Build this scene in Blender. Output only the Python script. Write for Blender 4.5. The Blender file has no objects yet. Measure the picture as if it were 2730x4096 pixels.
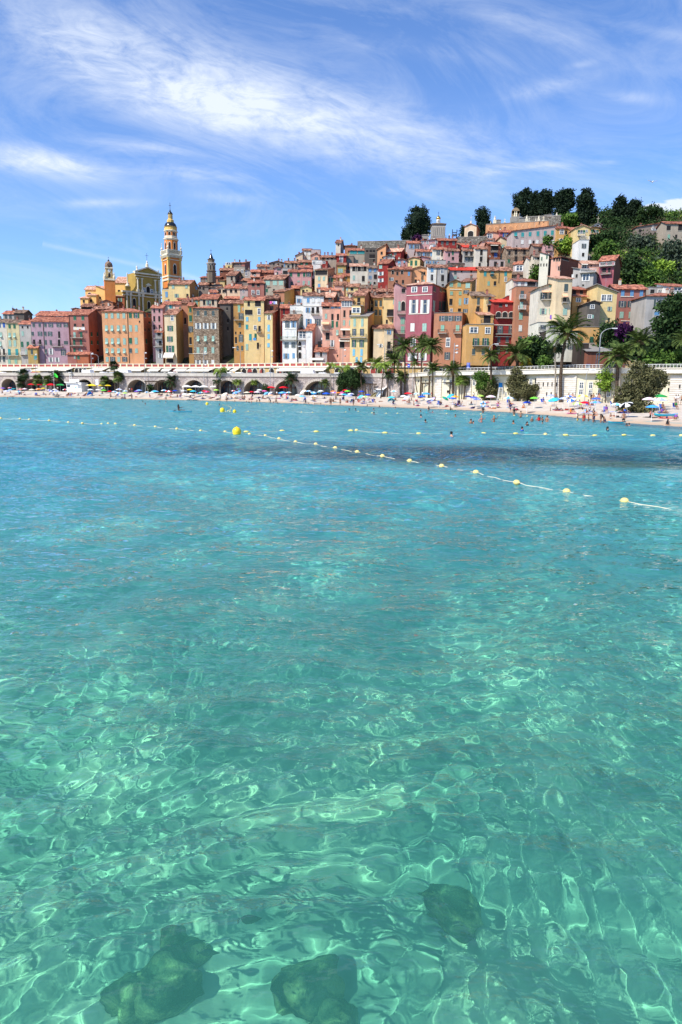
import bpy, math, random
import numpy as np
from mathutils import Vector, Matrix
S = bpy.context.scene
COL = S.collection
# ---------------------------------------------------------------- camera
F = 2730.0; CH = 3.4; PITCH = math.atan(488/F); ROLL = 0.013
cp, sp = math.cos(PITCH), math.sin(PITCH)
FH = F/cp
cam = bpy.data.cameras.new('camera'); cam_o = bpy.data.objects.new('camera', cam); COL.objects.link(cam_o); S.camera = cam_o
cam.sensor_width = 36; cam.sensor_fit = 'HORIZONTAL'; cam.lens = 36*F/2730; cam.clip_start = .1; cam.clip_end = 20000
cam_o.location = (0, 0, CH)
cam_o.matrix_world = Matrix.Translation((0,0,CH)) @ Matrix.Rotation(math.pi/2-PITCH, 4, 'X') @ Matrix.Rotation(ROLL, 4, 'Z')
# ---------------------------------------------------------------- world and sun
LD = Vector((0.62, 0.50, -0.88)).normalized()      # the way the sunlight travels
EL = math.asin(-LD.z)
def pdir(px, py):
    u = px-1365; v = 2048-py
    u, v = u-ROLL*v, v+ROLL*u
    a, b = u/F, v/F
    return Vector((a, cp+b*sp, -sp+b*cp))
W = bpy.data.worlds.new('World'); S.world = W; W.use_nodes = True
nt = W.node_tree; N = nt.nodes; LK = nt.links
def wn(t, **k):
    n = N.new(t)
    for a, b in k.items(): setattr(n, a, b)
    return n
def wm(op, a, b=None, c=None):
    n = wn('ShaderNodeMath', operation=op)
    for i, x in enumerate((a, b, c)):
        if x is None: continue
        if isinstance(x, (int, float)): n.inputs[i].default_value = x
        else: LK.new(x, n.inputs[i])
    return n.outputs[0]
sky = wn('ShaderNodeTexSky', sky_type='NISHITA', sun_disc=False)
sky.sun_elevation = EL; sky.sun_rotation = math.atan2(-LD.x, -LD.y); sky.altitude = 0
sky.air_density = 1.0; sky.dust_density = .15; sky.ozone_density = 2.5
bg = N['Background']; bg.inputs[1].default_value = .12
tc = wn('ShaderNodeTexCoord'); sx = wn('ShaderNodeSeparateXYZ'); LK.new(tc.outputs['Generated'], sx.inputs[0])
yy = wm('MAXIMUM', sx.outputs[1], .05)
U = wm('DIVIDE', sx.outputs[0], yy); V = wm('DIVIDE', sx.outputs[2], yy)
front = wm('GREATER_THAN', sx.outputs[1], .05)
def noise2(angle, su, sv, scale, detail, rough, dist, seed):
    cb = wn('ShaderNodeCombineXYZ'); LK.new(U, cb.inputs[0]); LK.new(V, cb.inputs[1]); cb.inputs[2].default_value = seed
    r = wn('ShaderNodeVectorRotate', rotation_type='Z_AXIS'); LK.new(cb.outputs[0], r.inputs['Vector']); r.inputs['Angle'].default_value = angle
    mp = wn('ShaderNodeMapping'); mp.inputs['Scale'].default_value = (su, sv, 1); LK.new(r.outputs[0], mp.inputs[0])
    nz = wn('ShaderNodeTexNoise'); nz.inputs['Scale'].default_value = scale; nz.inputs['Detail'].default_value = detail
    nz.inputs['Roughness'].default_value = rough; nz.inputs['Distortion'].default_value = dist; LK.new(mp.outputs[0], nz.inputs['Vector'])
    return nz.outputs[0]
n_big = noise2(.28, 1.0, 2.6, 3.4, 10, .68, 1.1, 3.1)
n_fine = noise2(.12, 1.2, 3.4, 11, 8, .66, 1.6, 8.2)
def uv(px, py):
    d = pdir(px, py); return d.x/d.y, d.z/d.y
# drifting high cloud: centre, half sizes (pixels of the photo's frame turned into directions), slope in degrees, density
CL = [(560,240,480,180,20,.62),(860,440,560,120,11,.60),(300,190,280,110,18,.5),(1150,330,500,90,16,.3),(190,650,330,62,7,1.1),(560,590,230,36,4,.60),(790,690,230,40,5,.55),
 (1500,540,850,150,14,.60),(1150,480,420,70,14,.38),(2080,90,420,60,17,.34),(1560,180,420,40,6,.20),(2190,350,190,34,-12,.50),(2540,390,130,26,5,.42),(2230,662,120,18,-2,.62),
 (1980,680,110,22,-10,.42),(400,812,170,18,-2,.62),(900,790,130,24,5,.45),(1640,770,140,30,0,.25),(2640,130,200,26,10,.28),(2330,255,60,16,-10,.45),(2430,650,36,10,0,.4)]
dens = None
for (px, py, rx, ry, dg, a) in CL:
    cu, cv = uv(px, py); eu, ev = uv(px+rx, py); su = abs(eu-cu); fu, fv = uv(px, py-ry); sv = abs(fv-cv)
    t = -math.radians(dg); du = wm('SUBTRACT', U, cu); dv = wm('SUBTRACT', V, cv)
    x = wm('ADD', wm('MULTIPLY', du, math.cos(t)), wm('MULTIPLY', dv, math.sin(t)))
    y = wm('SUBTRACT', wm('MULTIPLY', dv, math.cos(t)), wm('MULTIPLY', du, math.sin(t)))
    x = wm('DIVIDE', x, su); y = wm('DIVIDE', y, sv)
    g = wm('EXPONENT', wm('MULTIPLY', wm('ADD', wm('MULTIPLY', x, x), wm('MULTIPLY', y, y)), -1.1))
    g = wm('MULTIPLY', g, a)
    dens = g if dens is None else wm('ADD', dens, g)
nz = wm('ADD', wm('MULTIPLY', n_big, 1.7), wm('MULTIPLY', n_fine, 1.15))
nz = wm('SUBTRACT', nz, .98)
nzc = wn('ShaderNodeClamp'); LK.new(nz, nzc.inputs[0]); nzc.inputs[2].default_value = 1.4
den = wm('MULTIPLY', dens, nzc.outputs[0])
# faint veil everywhere and the straight vapour trail over the church
veil = wm('MULTIPLY', wm('MAXIMUM', wm('SUBTRACT', n_big, .45), 0.0), .85)
den = wm('ADD', den, veil)
(u0, v0), (u1, v1) = uv(170, 975), uv(815, 1118)
L = math.hypot(u1-u0, v1-v0); ex, ey = (u1-u0)/L, (v1-v0)/L
du = wm('SUBTRACT', U, u0); dv = wm('SUBTRACT', V, v0)
al = wm('ADD', wm('MULTIPLY', du, ex), wm('MULTIPLY', dv, ey)); ac = wm('SUBTRACT', wm('MULTIPLY', dv, ex), wm('MULTIPLY', du, ey))
tr = wm('EXPONENT', wm('MULTIPLY', wm('POWER', wm('DIVIDE', wm('ABSOLUTE', ac), .0032), 2.0), -1.0))
tr = wm('MULTIPLY', tr, wm('MULTIPLY', wm('GREATER_THAN', al, 0.0), wm('LESS_THAN', al, L)))
den = wm('ADD', den, wm('MULTIPLY', tr, wm('MULTIPLY', n_fine, .42)))
# two low cumulus heads behind the hill
for (px, py, rx, ry) in ((2640,850,105,48),(2735,838,120,58),(2385,905,55,42)):
    cu, cv = uv(px, py); su = abs(uv(px+rx, py)[0]-cu); sv = abs(uv(px, py-ry)[1]-cv)
    x = wm('DIVIDE', wm('SUBTRACT', U, cu), su); y = wm('DIVIDE', wm('SUBTRACT', V, cv), sv)
    g = wm('SUBTRACT', 1.0, wm('SQRT', wm('ADD', wm('MULTIPLY', x, x), wm('MULTIPLY', y, y))))
    g = wm('ADD', g, wm('MULTIPLY', wm('SUBTRACT', n_fine, .5), 1.1))
    gc = wn('ShaderNodeClamp'); LK.new(wm('MULTIPLY', g, 5.0), gc.inputs[0])
    den = wm('MAXIMUM', den, gc.outputs[0])
den = wm('MULTIPLY', den, front)
dc = wn('ShaderNodeClamp'); LK.new(den, dc.inputs[0]); dc.inputs[2].default_value = .93
hsv = wn('ShaderNodeHueSaturation'); hsv.inputs['Saturation'].default_value = 1.0; LK.new(sky.outputs[0], hsv.inputs['Color'])
tint = wn('ShaderNodeMix', data_type='RGBA', blend_type='MULTIPLY'); tint.inputs['Factor'].default_value = 1
LK.new(hsv.outputs[0], tint.inputs['A']); tint.inputs['B'].default_value = (.77, .97, 1.30, 1)
SKYTINT = tint.inputs['B']
mx = wn('ShaderNodeMix', data_type='RGBA'); LK.new(dc.outputs[0], mx.inputs['Factor']); LK.new(tint.outputs['Result'], mx.inputs['A'])
mx.inputs['B'].default_value = (5.6, 6.1, 6.9, 1); CLOUDC = mx.inputs['B']
LK.new(mx.outputs['Result'], bg.inputs[0])
sun = bpy.data.lights.new('sun', 'SUN'); sun.energy = 4.6; sun.angle = math.radians(.5); sun.color = (1, .945, .86)
sun_o = bpy.data.objects.new('sun', sun); COL.objects.link(sun_o); sun_o.rotation_euler = LD.to_track_quat('-Z', 'Y').to_euler(); sun_o.location = (-60, -40, 120)
sun.cycles.is_caustics_light = True
S.view_settings.view_transform = 'Standard'; S.view_settings.look = 'None'; S.view_settings.gamma = 1; S.view_settings.exposure = 0.45
S.cycles.use_denoising = True; S.cycles.max_bounces = 8; S.cycles.transparent_max_bounces = 8
S.cycles.diffuse_bounces = 2; S.cycles.glossy_bounces = 3; S.cycles.sample_clamp_indirect = 6
random.seed(11)
rng = np.random.default_rng(5)
# ---------------------------------------------------------------- helpers
def lin(c): return c/12.92 if c <= .04045 else ((c+.055)/1.055)**2.4
def hexc(h, k=1.0):
    r, g, b = (int(h[i:i+2], 16)/255 for i in (0, 2, 4)); return (lin(r)*k, lin(g)*k, lin(b)*k)
def world_at(px, py, Y):
    d = pdir(px, py); return Vector((d.x*Y/d.y, Y, CH+d.z*Y/d.y))
def hor(px): return 1560+ROLL*(px-1365)
def px_of(x, Y): return 1365+x*FH/Y
def interp(t):
    xs = [a for a, b in t]; ys = [b for a, b in t]
    return lambda p: float(np.interp(p, xs, ys))
shoreY = interp([(-200,222),(0,215),(400,211),(800,198),(970,191),(1200,171),(1310,161),(1500,150),(1700,139),(2000,122),(2200,106),(2490,82),(2730,74),(3000,68)])
wallY = interp([(-400,270),(0,255),(400,232),(800,217),(1200,204),(1500,196),(1650,186),(1740,166),(2000,150),(2300,133),(2730,124),(3200,118)])
terrY = interp([(-400,282),(0,271),(400,251),(800,240),(1200,217),(1500,207),(1800,202),(2100,200),(2160,186),(2300,176),(2730,166),(3200,160)])
frontY = interp([(-400,292),(0,281),(400,262),(800,250),(1200,228),(1500,217),(1800,211),(2100,207),(2160,192),(2300,182),(2730,172),(3200,166)])
skyPy = interp([(-400,1345),(0,1335),(450,1300),(560,1240),(850,1130),(950,1115),(1200,1070),(1400,1010),(1500,985),(1900,960),(2100,885),(2300,885),(2400,880),(2730,890),(3200,900)])
ROAD, DECK, SL = 7.0, 10.5, .55
def cap(px):
    s = (hor(px)-skyPy(px))/FH; Yf = frontY(px); Y = (SL*Yf-(DECK-CH))/(SL-s); return DECK+SL*(Y-Yf)
def terrain(x, Y):
    px = px_of(x, Y)
    px = max(-400, min(3200, px))
    Yf = frontY(px)
    z = DECK+SL*max(0, Y-Yf-2)
    c = cap(px)
    return min(z, c) if z < c-4 else c-4*math.exp(-(z-c+4)/4) if z < c+30 else c
class MB:
    def __init__(s): s.v = []; s.f = []; s.m = []
    def add(s, vs, fs, m=0):
        o = len(s.v); s.v += [tuple(v) for v in vs]; s.f += [tuple(i+o for i in f) for f in fs]; s.m += [m]*len(fs)
    def box(s, c, sz, m=0, rz=0, rx=0):
        hx, hy, hz = (q/2 for q in sz); R = Matrix.Rotation(rz, 3, 'Z') @ Matrix.Rotation(rx, 3, 'X'); c = Vector(c)
        vs = [c+R@Vector((a*hx, b*hy, d*hz)) for a in (-1,1) for b in (-1,1) for d in (-1,1)]
        s.add(vs, [(0,1,3,2),(4,6,7,5),(0,4,5,1),(2,3,7,6),(0,2,6,4),(1,5,7,3)], m)
    def hexa(s, v8, m=0):   # bottom 4 then top 4
        s.add(v8, [(3,2,1,0),(4,5,6,7),(0,1,5,4),(1,2,6,5),(2,3,7,6),(3,0,4,7)], m)
    def tube(s, p0, p1, r0, r1=None, n=8, m=0, caps=True):
        r1 = r0 if r1 is None else r1; p0, p1 = Vector(p0), Vector(p1); d = (p1-p0)
        if d.length < 1e-6: return
        q = d.to_track_quat('Z', 'Y').to_matrix(); vs = []
        for p, r in ((p0, r0), (p1, r1)):
            for i in range(n): a = 2*math.pi*i/n; vs.append(p+q@Vector((r*math.cos(a), r*math.sin(a), 0)))
        fs = [(i, (i+1)%n, n+(i+1)%n, n+i) for i in range(n)]
        if caps: fs += [tuple(range(n-1, -1, -1)), tuple(range(n, 2*n))]
        s.add(vs, fs, m)
    def path(s, pts, rs, n=8, m=0):
        for i in range(len(pts)-1): s.tube(pts[i], pts[i+1], rs[i], rs[i+1], n, m)
    def lathe(s, c, prof, n=16, m=0, rz=0, sq=None):
        c = Vector(c); vs = []; k = len(prof)
        for (r, z) in prof:
            for i in range(n): a = 2*math.pi*(i+.5)/n+rz; vs.append(c+Vector((r*math.cos(a), r*math.sin(a), z)))
        fs = [(j*n+i, j*n+(i+1)%n, (j+1)*n+(i+1)%n, (j+1)*n+i) for j in range(k-1) for i in range(n)]
        fs += [tuple(range(n-1, -1, -1)), tuple((k-1)*n+i for i in range(n))]
        s.add(vs, fs, m)
    def ball(s, c, r, n=10, m=0, sz=(1,1,1)):
        prof = [(max(.001, math.sin(math.pi*j/n)), -math.cos(math.pi*j/n)) for j in range(n+1)]
        c = Vector(c); vs = []; q = n+2
        for (a_, z) in prof:
            for i in range(q): a = 2*math.pi*i/q; vs.append(c+Vector((r*sz[0]*a_*math.cos(a), r*sz[1]*a_*math.sin(a), r*sz[2]*z)))
        s.add(vs, [(j*q+i, j*q+(i+1)%q, (j+1)*q+(i+1)%q, (j+1)*q+i) for j in range(n) for i in range(q)], m)
    def mesh(s, name, mats, smooth=False):
        me = bpy.data.meshes.new(name); me.from_pydata([tuple(v) for v in s.v], [], s.f)
        for m in (mats if isinstance(mats, (list, tuple)) else [mats]): me.materials.append(m)
        if any(s.m): me.polygons.foreach_set('material_index', s.m)
        if smooth: me.polygons.foreach_set('use_smooth', [True]*len(s.f))
        me.update(); return me
    def build(s, name, mats, parent=None, smooth=False):
        return link(name, s.mesh(name, mats, smooth), parent)
def link(name, me, parent=None, loc=None, rz=0, scale=None):
    o = bpy.data.objects.new(name, me); COL.objects.link(o)
    if parent is not None: o.parent = parent
    if loc is not None: o.location = loc
    if rz: o.rotation_euler = (0, 0, rz)
    if scale is not None: o.scale = scale
    return o
def empty(name, loc=(0,0,0), rz=0):
    o = bpy.data.objects.new(name, None); COL.objects.link(o); o.location = loc; o.rotation_euler = (0,0,rz); o.empty_display_size = .1; return o
PLACED = []
def tag(o, label, cat, group=None, px=None):
    o['label'] = label; o['category'] = cat
    if group: o['group'] = group
    if px is not None: PLACED.append((label, px, o))
    return o
def struct(o, kind='structure', label=None, cat=None):
    o['kind'] = kind
    if label: o['label'] = label; o['category'] = cat
    return o
ORD = ['first','second','third','fourth','fifth','sixth','seventh','eighth','ninth','tenth','eleventh','twelfth','13th','14th','15th','16th','17th','18th','19th','20th','21st','22nd','23rd','24th','25th']
def finish_labels():
    g = {}
    for l, px, o in PLACED: g.setdefault(l, []).append((px, o))
    for l, v in g.items():
        if len(v) < 2: continue
        v.sort(key=lambda t: t[0])
        for i, (px, o) in enumerate(v):
            o['label'] = l+(', leftmost of %d' % len(v) if i == 0 else ', rightmost of %d' % len(v) if i == len(v)-1 else ', %s of %d from left' % (ORD[i] if i < 25 else '%dth' % (i+1), len(v)))
            if len(o['label'].split()) > 16: o['label'] = o['label'].replace(' of %d from left' % len(v), ' from left').replace(' of %d' % len(v), '')
LAND = [(-100,75,'the leftmost cream house'),(75,125,'the pale yellow house'),(125,270,'the lilac pink house'),(270,405,'the salmon house'),(405,600,'the orange apartment block'),(600,760,'the narrow beige house'),
 (760,910,'the rubble stone house'),(910,1125,'the tall yellow houses'),(1125,1290,'the white house'),(1290,1400,'the salmon houses'),(1400,1500,'the yellow balcony house'),(1500,1580,'the beige cottage'),
 (1580,1735,'the deep pink house'),(1735,1850,'the brown house'),(1850,1980,'the ochre houses'),(1980,2065,'the crimson house'),(2065,2155,'the tall terracotta house'),(2155,2240,'the cream gabled house'),(2240,2320,'the leaning palm'),
 (2320,2420,'the wall windows'),(2420,2620,'the big bushy tree'),(2620,2900,'the far right wall')]
def near(px):
    for a, b, n in LAND:
        if a <= px < b: return n
    return 'the cream wall'
# ---------------------------------------------------------------- materials
MATS = {}
def newmat(name):
    m = bpy.data.materials.new(name); m.use_nodes = True; return m, m.node_tree.nodes, m.node_tree.links, m.node_tree.nodes['Principled BSDF']
def setspec(p, v):
    p.inputs['Specular IOR Level'].default_value = v
def plain(name, col, rough=.7, spec=.3, metal=0, var=.12, scale=3.0):
    if name in MATS: return MATS[name]
    m, n, l, p = newmat(name); p.inputs['Roughness'].default_value = rough; p.inputs['Metallic'].default_value = metal; setspec(p, spec)
    tc = n.new('ShaderNodeTexCoord'); z = n.new('ShaderNodeTexNoise'); z.inputs['Scale'].default_value = scale; z.inputs['Detail'].default_value = 4; l.new(tc.outputs['Object'], z.inputs['Vector'])
    mr = n.new('ShaderNodeMapRange'); mr.inputs['From Min'].default_value = .3; mr.inputs['From Max'].default_value = .7; mr.inputs['To Min'].default_value = 1-var; mr.inputs['To Max'].default_value = 1+var; l.new(z.outputs[0], mr.inputs[0])
    h = n.new('ShaderNodeHueSaturation'); h.inputs['Color'].default_value = (*col, 1); l.new(mr.outputs[0], h.inputs['Value']); l.new(h.outputs[0], p.inputs['Base Color'])
    MATS[name] = m; return m
def stucco(key, col, dirt=.5):
    name = 'stucco_'+key
    if name in MATS: return MATS[name]
    m, n, l, p = newmat(name); p.inputs['Roughness'].default_value = .92; setspec(p, .15)
    tc = n.new('ShaderNodeTexCoord'); oi = n.new('ShaderNodeObjectInfo'); ad = n.new('ShaderNodeVectorMath'); ad.operation = 'ADD'
    cb = n.new('ShaderNodeVectorMath'); cb.operation = 'SCALE'; cb.inputs[0].default_value = (37, 19, 53); l.new(oi.outputs['Random'], cb.inputs['Scale'])
    l.new(tc.outputs['Object'], ad.inputs[0]); l.new(cb.outputs[0], ad.inputs[1])
    def nzz(sc, det, mp):
        q = n.new('ShaderNodeMapping'); q.inputs['Scale'].default_value = mp; l.new(ad.outputs[0], q.inputs[0])
        z = n.new('ShaderNodeTexNoise'); z.inputs['Scale'].default_value = sc; z.inputs['Detail'].default_value = det; z.inputs['Roughness'].default_value = .62; l.new(q.outputs[0], z.inputs['Vector']); return z.outputs[0]
    a = nzz(.35, 7, (1,1,1)); b = nzz(.9, 6, (1,1,.16)); c = nzz(2.2, 8, (1,1,.7))
    def mr(x, f0, f1, t0, t1):
        q = n.new('ShaderNodeMapRange'); l.new(x, q.inputs[0])
        for i, v in zip(('From Min','From Max','To Min','To Max'), (f0, f1, t0, t1)): q.inputs[i].default_value = v
        return q.outputs[0]
    def mul(x, y):
        q = n.new('ShaderNodeMath'); q.operation = 'MULTIPLY'; l.new(x, q.inputs[0]); l.new(y, q.inputs[1]); return q.outputs[0]
    v = mul(mul(mr(a, .35, .65, .90, 1.07), mr(b, .50, .72, 1.0, 1-.32*dirt)), mr(c, .56, .75, 1.0, 1-.30*dirt))
    h = n.new('ShaderNodeHueSaturation'); h.inputs['Color'].default_value = (*col, 1); l.new(v, h.inputs['Value'])
    h.inputs['Saturation'].default_value = 1.0; l.new(mr(c, .5, .8, 1.0, 1-.25*dirt), h.inputs['Saturation'])
    l.new(h.outputs[0], p.inputs['Base Color'])
    bm = n.new('ShaderNodeBump'); bm.inputs['Strength'].default_value = .35; bm.inputs['Distance'].default_value = .05; l.new(c, bm.inputs['Height']); l.new(bm.outputs[0], p.inputs['Normal'])
    MATS[name] = m; return m
def rubble(name, c1, c2, joint, scale=1.7, stretch=(1,1,1.3)):
    if name in MATS: return MATS[name]
    m, n, l, p = newmat(name); p.inputs['Roughness'].default_value = .95; setspec(p, .1)
    tc = n.new('ShaderNodeTexCoord'); q = n.new('ShaderNodeMapping'); q.inputs['Scale'].default_value = stretch; l.new(tc.outputs['Object'], q.inputs[0])
    v = n.new('ShaderNodeTexVoronoi'); v.inputs['Scale'].default_value = scale; l.new(q.outputs[0], v.inputs['Vector'])
    e = n.new('ShaderNodeTexVoronoi'); e.feature = 'DISTANCE_TO_EDGE'; e.inputs['Scale'].default_value = scale; l.new(q.outputs[0], e.inputs['Vector'])
    sp_ = n.new('ShaderNodeSeparateColor'); l.new(v.outputs['Color'], sp_.inputs[0])
    mx = n.new('ShaderNodeMix'); mx.data_type = 'RGBA'; mx.inputs['A'].default_value = (*c1, 1); mx.inputs['B'].default_value = (*c2, 1); l.new(sp_.outputs[0], mx.inputs['Factor'])
    mr = n.new('ShaderNodeMapRange'); mr.inputs['From Max'].default_value = .09; l.new(e.outputs['Distance'], mr.inputs[0])
    m2 = n.new('ShaderNodeMix'); m2.data_type = 'RGBA'; m2.inputs['A'].default_value = (*joint, 1); l.new(mx.outputs['Result'], m2.inputs['B']); l.new(mr.outputs[0], m2.inputs['Factor'])
    z = n.new('ShaderNodeTexNoise'); z.inputs['Scale'].default_value = .6; z.inputs['Detail'].default_value = 6; l.new(tc.outputs['Object'], z.inputs['Vector'])
    r2 = n.new('ShaderNodeMapRange'); r2.inputs['From Min'].default_value = .3; r2.inputs['From Max'].default_value = .7; r2.inputs['To Min'].default_value = .72; r2.inputs['To Max'].default_value = 1.12; l.new(z.outputs[0], r2.inputs[0])
    h = n.new('ShaderNodeHueSaturation'); l.new(m2.outputs['Result'], h.inputs['Color']); l.new(r2.outputs[0], h.inputs['Value']); l.new(h.outputs[0], p.inputs['Base Color'])
    b = n.new('ShaderNodeBump'); b.inputs['Strength'].default_value = .6; b.inputs['Distance'].default_value = .08; l.new(mr.outputs[0], b.inputs['Height']); l.new(b.outputs[0], p.inputs['Normal'])
    MATS[name] = m; return m
def tiles(name, c1, c2, c3):
    if name in MATS: return MATS[name]
    m, n, l, p = newmat(name); p.inputs['Roughness'].default_value = .85; setspec(p, .2)
    tc = n.new('ShaderNodeTexCoord'); oi = n.new('ShaderNodeObjectInfo')
    v = n.new('ShaderNodeTexVoronoi'); v.inputs['Scale'].default_value = 2.3; l.new(tc.outputs['Object'], v.inputs['Vector']); sc = n.new('ShaderNodeSeparateColor'); l.new(v.outputs['Color'], sc.inputs[0])
    z = n.new('ShaderNodeTexNoise'); z.inputs['Scale'].default_value = .7; z.inputs['Detail'].default_value = 6; l.new(tc.outputs['Object'], z.inputs['Vector'])
    z2 = n.new('ShaderNodeMath'); z2.operation = 'ADD'; l.new(z.outputs[0], z2.inputs[0])
    z3 = n.new('ShaderNodeMath'); z3.operation = 'MULTIPLY_ADD'; l.new(sc.outputs[0], z3.inputs[0]); z3.inputs[1].default_value = .45; z3.inputs[2].default_value = -.22; l.new(z3.outputs[0], z2.inputs[1])
    cr = n.new('ShaderNodeValToRGB'); cr.color_ramp.elements[0].position = .32; cr.color_ramp.elements[0].color = (*c1, 1); cr.color_ramp.elements[1].position = .72; cr.color_ramp.elements[1].color = (*c3, 1)
    e = cr.color_ramp.elements.new(.5); e.color = (*c2, 1); l.new(z2.outputs[0], cr.inputs[0])
    h = n.new('ShaderNodeHueSaturation'); l.new(cr.outputs[0], h.inputs['Color']); mr = n.new('ShaderNodeMapRange'); mr.inputs['To Min'].default_value = .8; mr.inputs['To Max'].default_value = 1.15; l.new(oi.outputs['Random'], mr.inputs[0]); l.new(mr.outputs[0], h.inputs['Value'])
    l.new(h.outputs[0], p.inputs['Base Color'])
    wv = n.new('ShaderNodeTexWave'); wv.bands_direction = 'X'; wv.inputs['Scale'].default_value = 1.4; l.new(tc.outputs['Object'], wv.inputs['Vector'])
    b = n.new('ShaderNodeBump'); b.inputs['Strength'].default_value = .5; b.inputs['Distance'].default_value = .08; l.new(wv.outputs[0], b.inputs['Height']); l.new(b.outputs[0], p.inputs['Normal'])
    MATS[name] = m; return m
K = .92
PAL = dict(cr='E2D6BE', iv='E3D3B4', py='DCC98E', ye='F3D07E', yo='E2A84C', oc='C8903C', og='F1A462', do='C96A36', sa='F0AC8C', pk='D89E9A', lp='BF98A4', dp='B65C66', rd='A3271F',
 br='B9705F', gr='BDB6AC', gb='9C8878', wh='F3EFE4', be='EDCF9C', pe='ECCBA0', tc='C68056', dg='6E655B', pg='C9B3AA', ic='E9E2C8', rb='96573C', dk='4A3F38', yg='C9A44A', gn='B7A68E')
def desat(c, f=.82, g=.89): y = .3*c[0]+.6*c[1]+.1*c[2]; return tuple((y+(q-y)*f)*g for q in c)
WALLM = {k: stucco(k, desat(hexc(v, K)), .95 if k in ('gb','dg','gr','dk','cr','pg') else .75) for k, v in PAL.items()}
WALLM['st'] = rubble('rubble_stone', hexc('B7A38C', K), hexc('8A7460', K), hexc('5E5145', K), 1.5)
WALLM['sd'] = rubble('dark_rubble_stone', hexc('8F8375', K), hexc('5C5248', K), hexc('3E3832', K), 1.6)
ROOFM = {'r': tiles('red_tiles', hexc('664036', K), hexc('A5614A', K), hexc('C6876C', K)), 'b': tiles('old_brown_tiles', hexc('473229', K), hexc('8A5A46', K), hexc('BE8E74', K)),
 'p': tiles('pale_weathered_tiles', hexc('9A6A54', K), hexc('D09A80', K), hexc('E6C0A4', K)), 'k': tiles('dull_grey_brown_tiles', hexc('4E4038', K), hexc('7E6656', K), hexc('A08872', K)),
 'x': tiles('scarlet_metal_roof', hexc('B03020', K), hexc('C84030', K), hexc('D85848', K)), 'g': plain('grey_slab', hexc('8C8780', K), .9)}
SHUT = dict(l='9DBFB0', g='2F6A50', b='6E9FC4', n='4F5E5E', t='3E9C9C', w='E4E4DC', c='8CB8A0', u='3E66B0', y='7FC0D8', d='26342E')
SHM = {k: plain('painted_shutter_'+k, hexc(v, K), .6) for k, v in SHUT.items()}
M_glass = plain('window_glass', (.045, .06, .085), .12, .6, var=.35, scale=.8)
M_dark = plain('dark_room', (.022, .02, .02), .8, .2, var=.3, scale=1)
M_wframe = plain('white_frame', hexc('EDEAE0', K), .6)
M_trim = plain('pale_trim', hexc('E3DAC6', K), .8)
M_iron = plain('dark_iron', (.03, .03, .032), .5, .4)
M_grey = plain('galvanised_grey', (.30, .31, .32), .5, .4)
M_white = plain('white_paint', (.80, .79, .76), .6)
M_canvas = plain('cream_canvas', hexc('EAE2D0', .8), .85)
M_conc = plain('pale_concrete', hexc('BCB4A8', K), .9, .2, scale=1.2)
M_peach = plain('peach_canvas', hexc('F0B890', K), .85)
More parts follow.
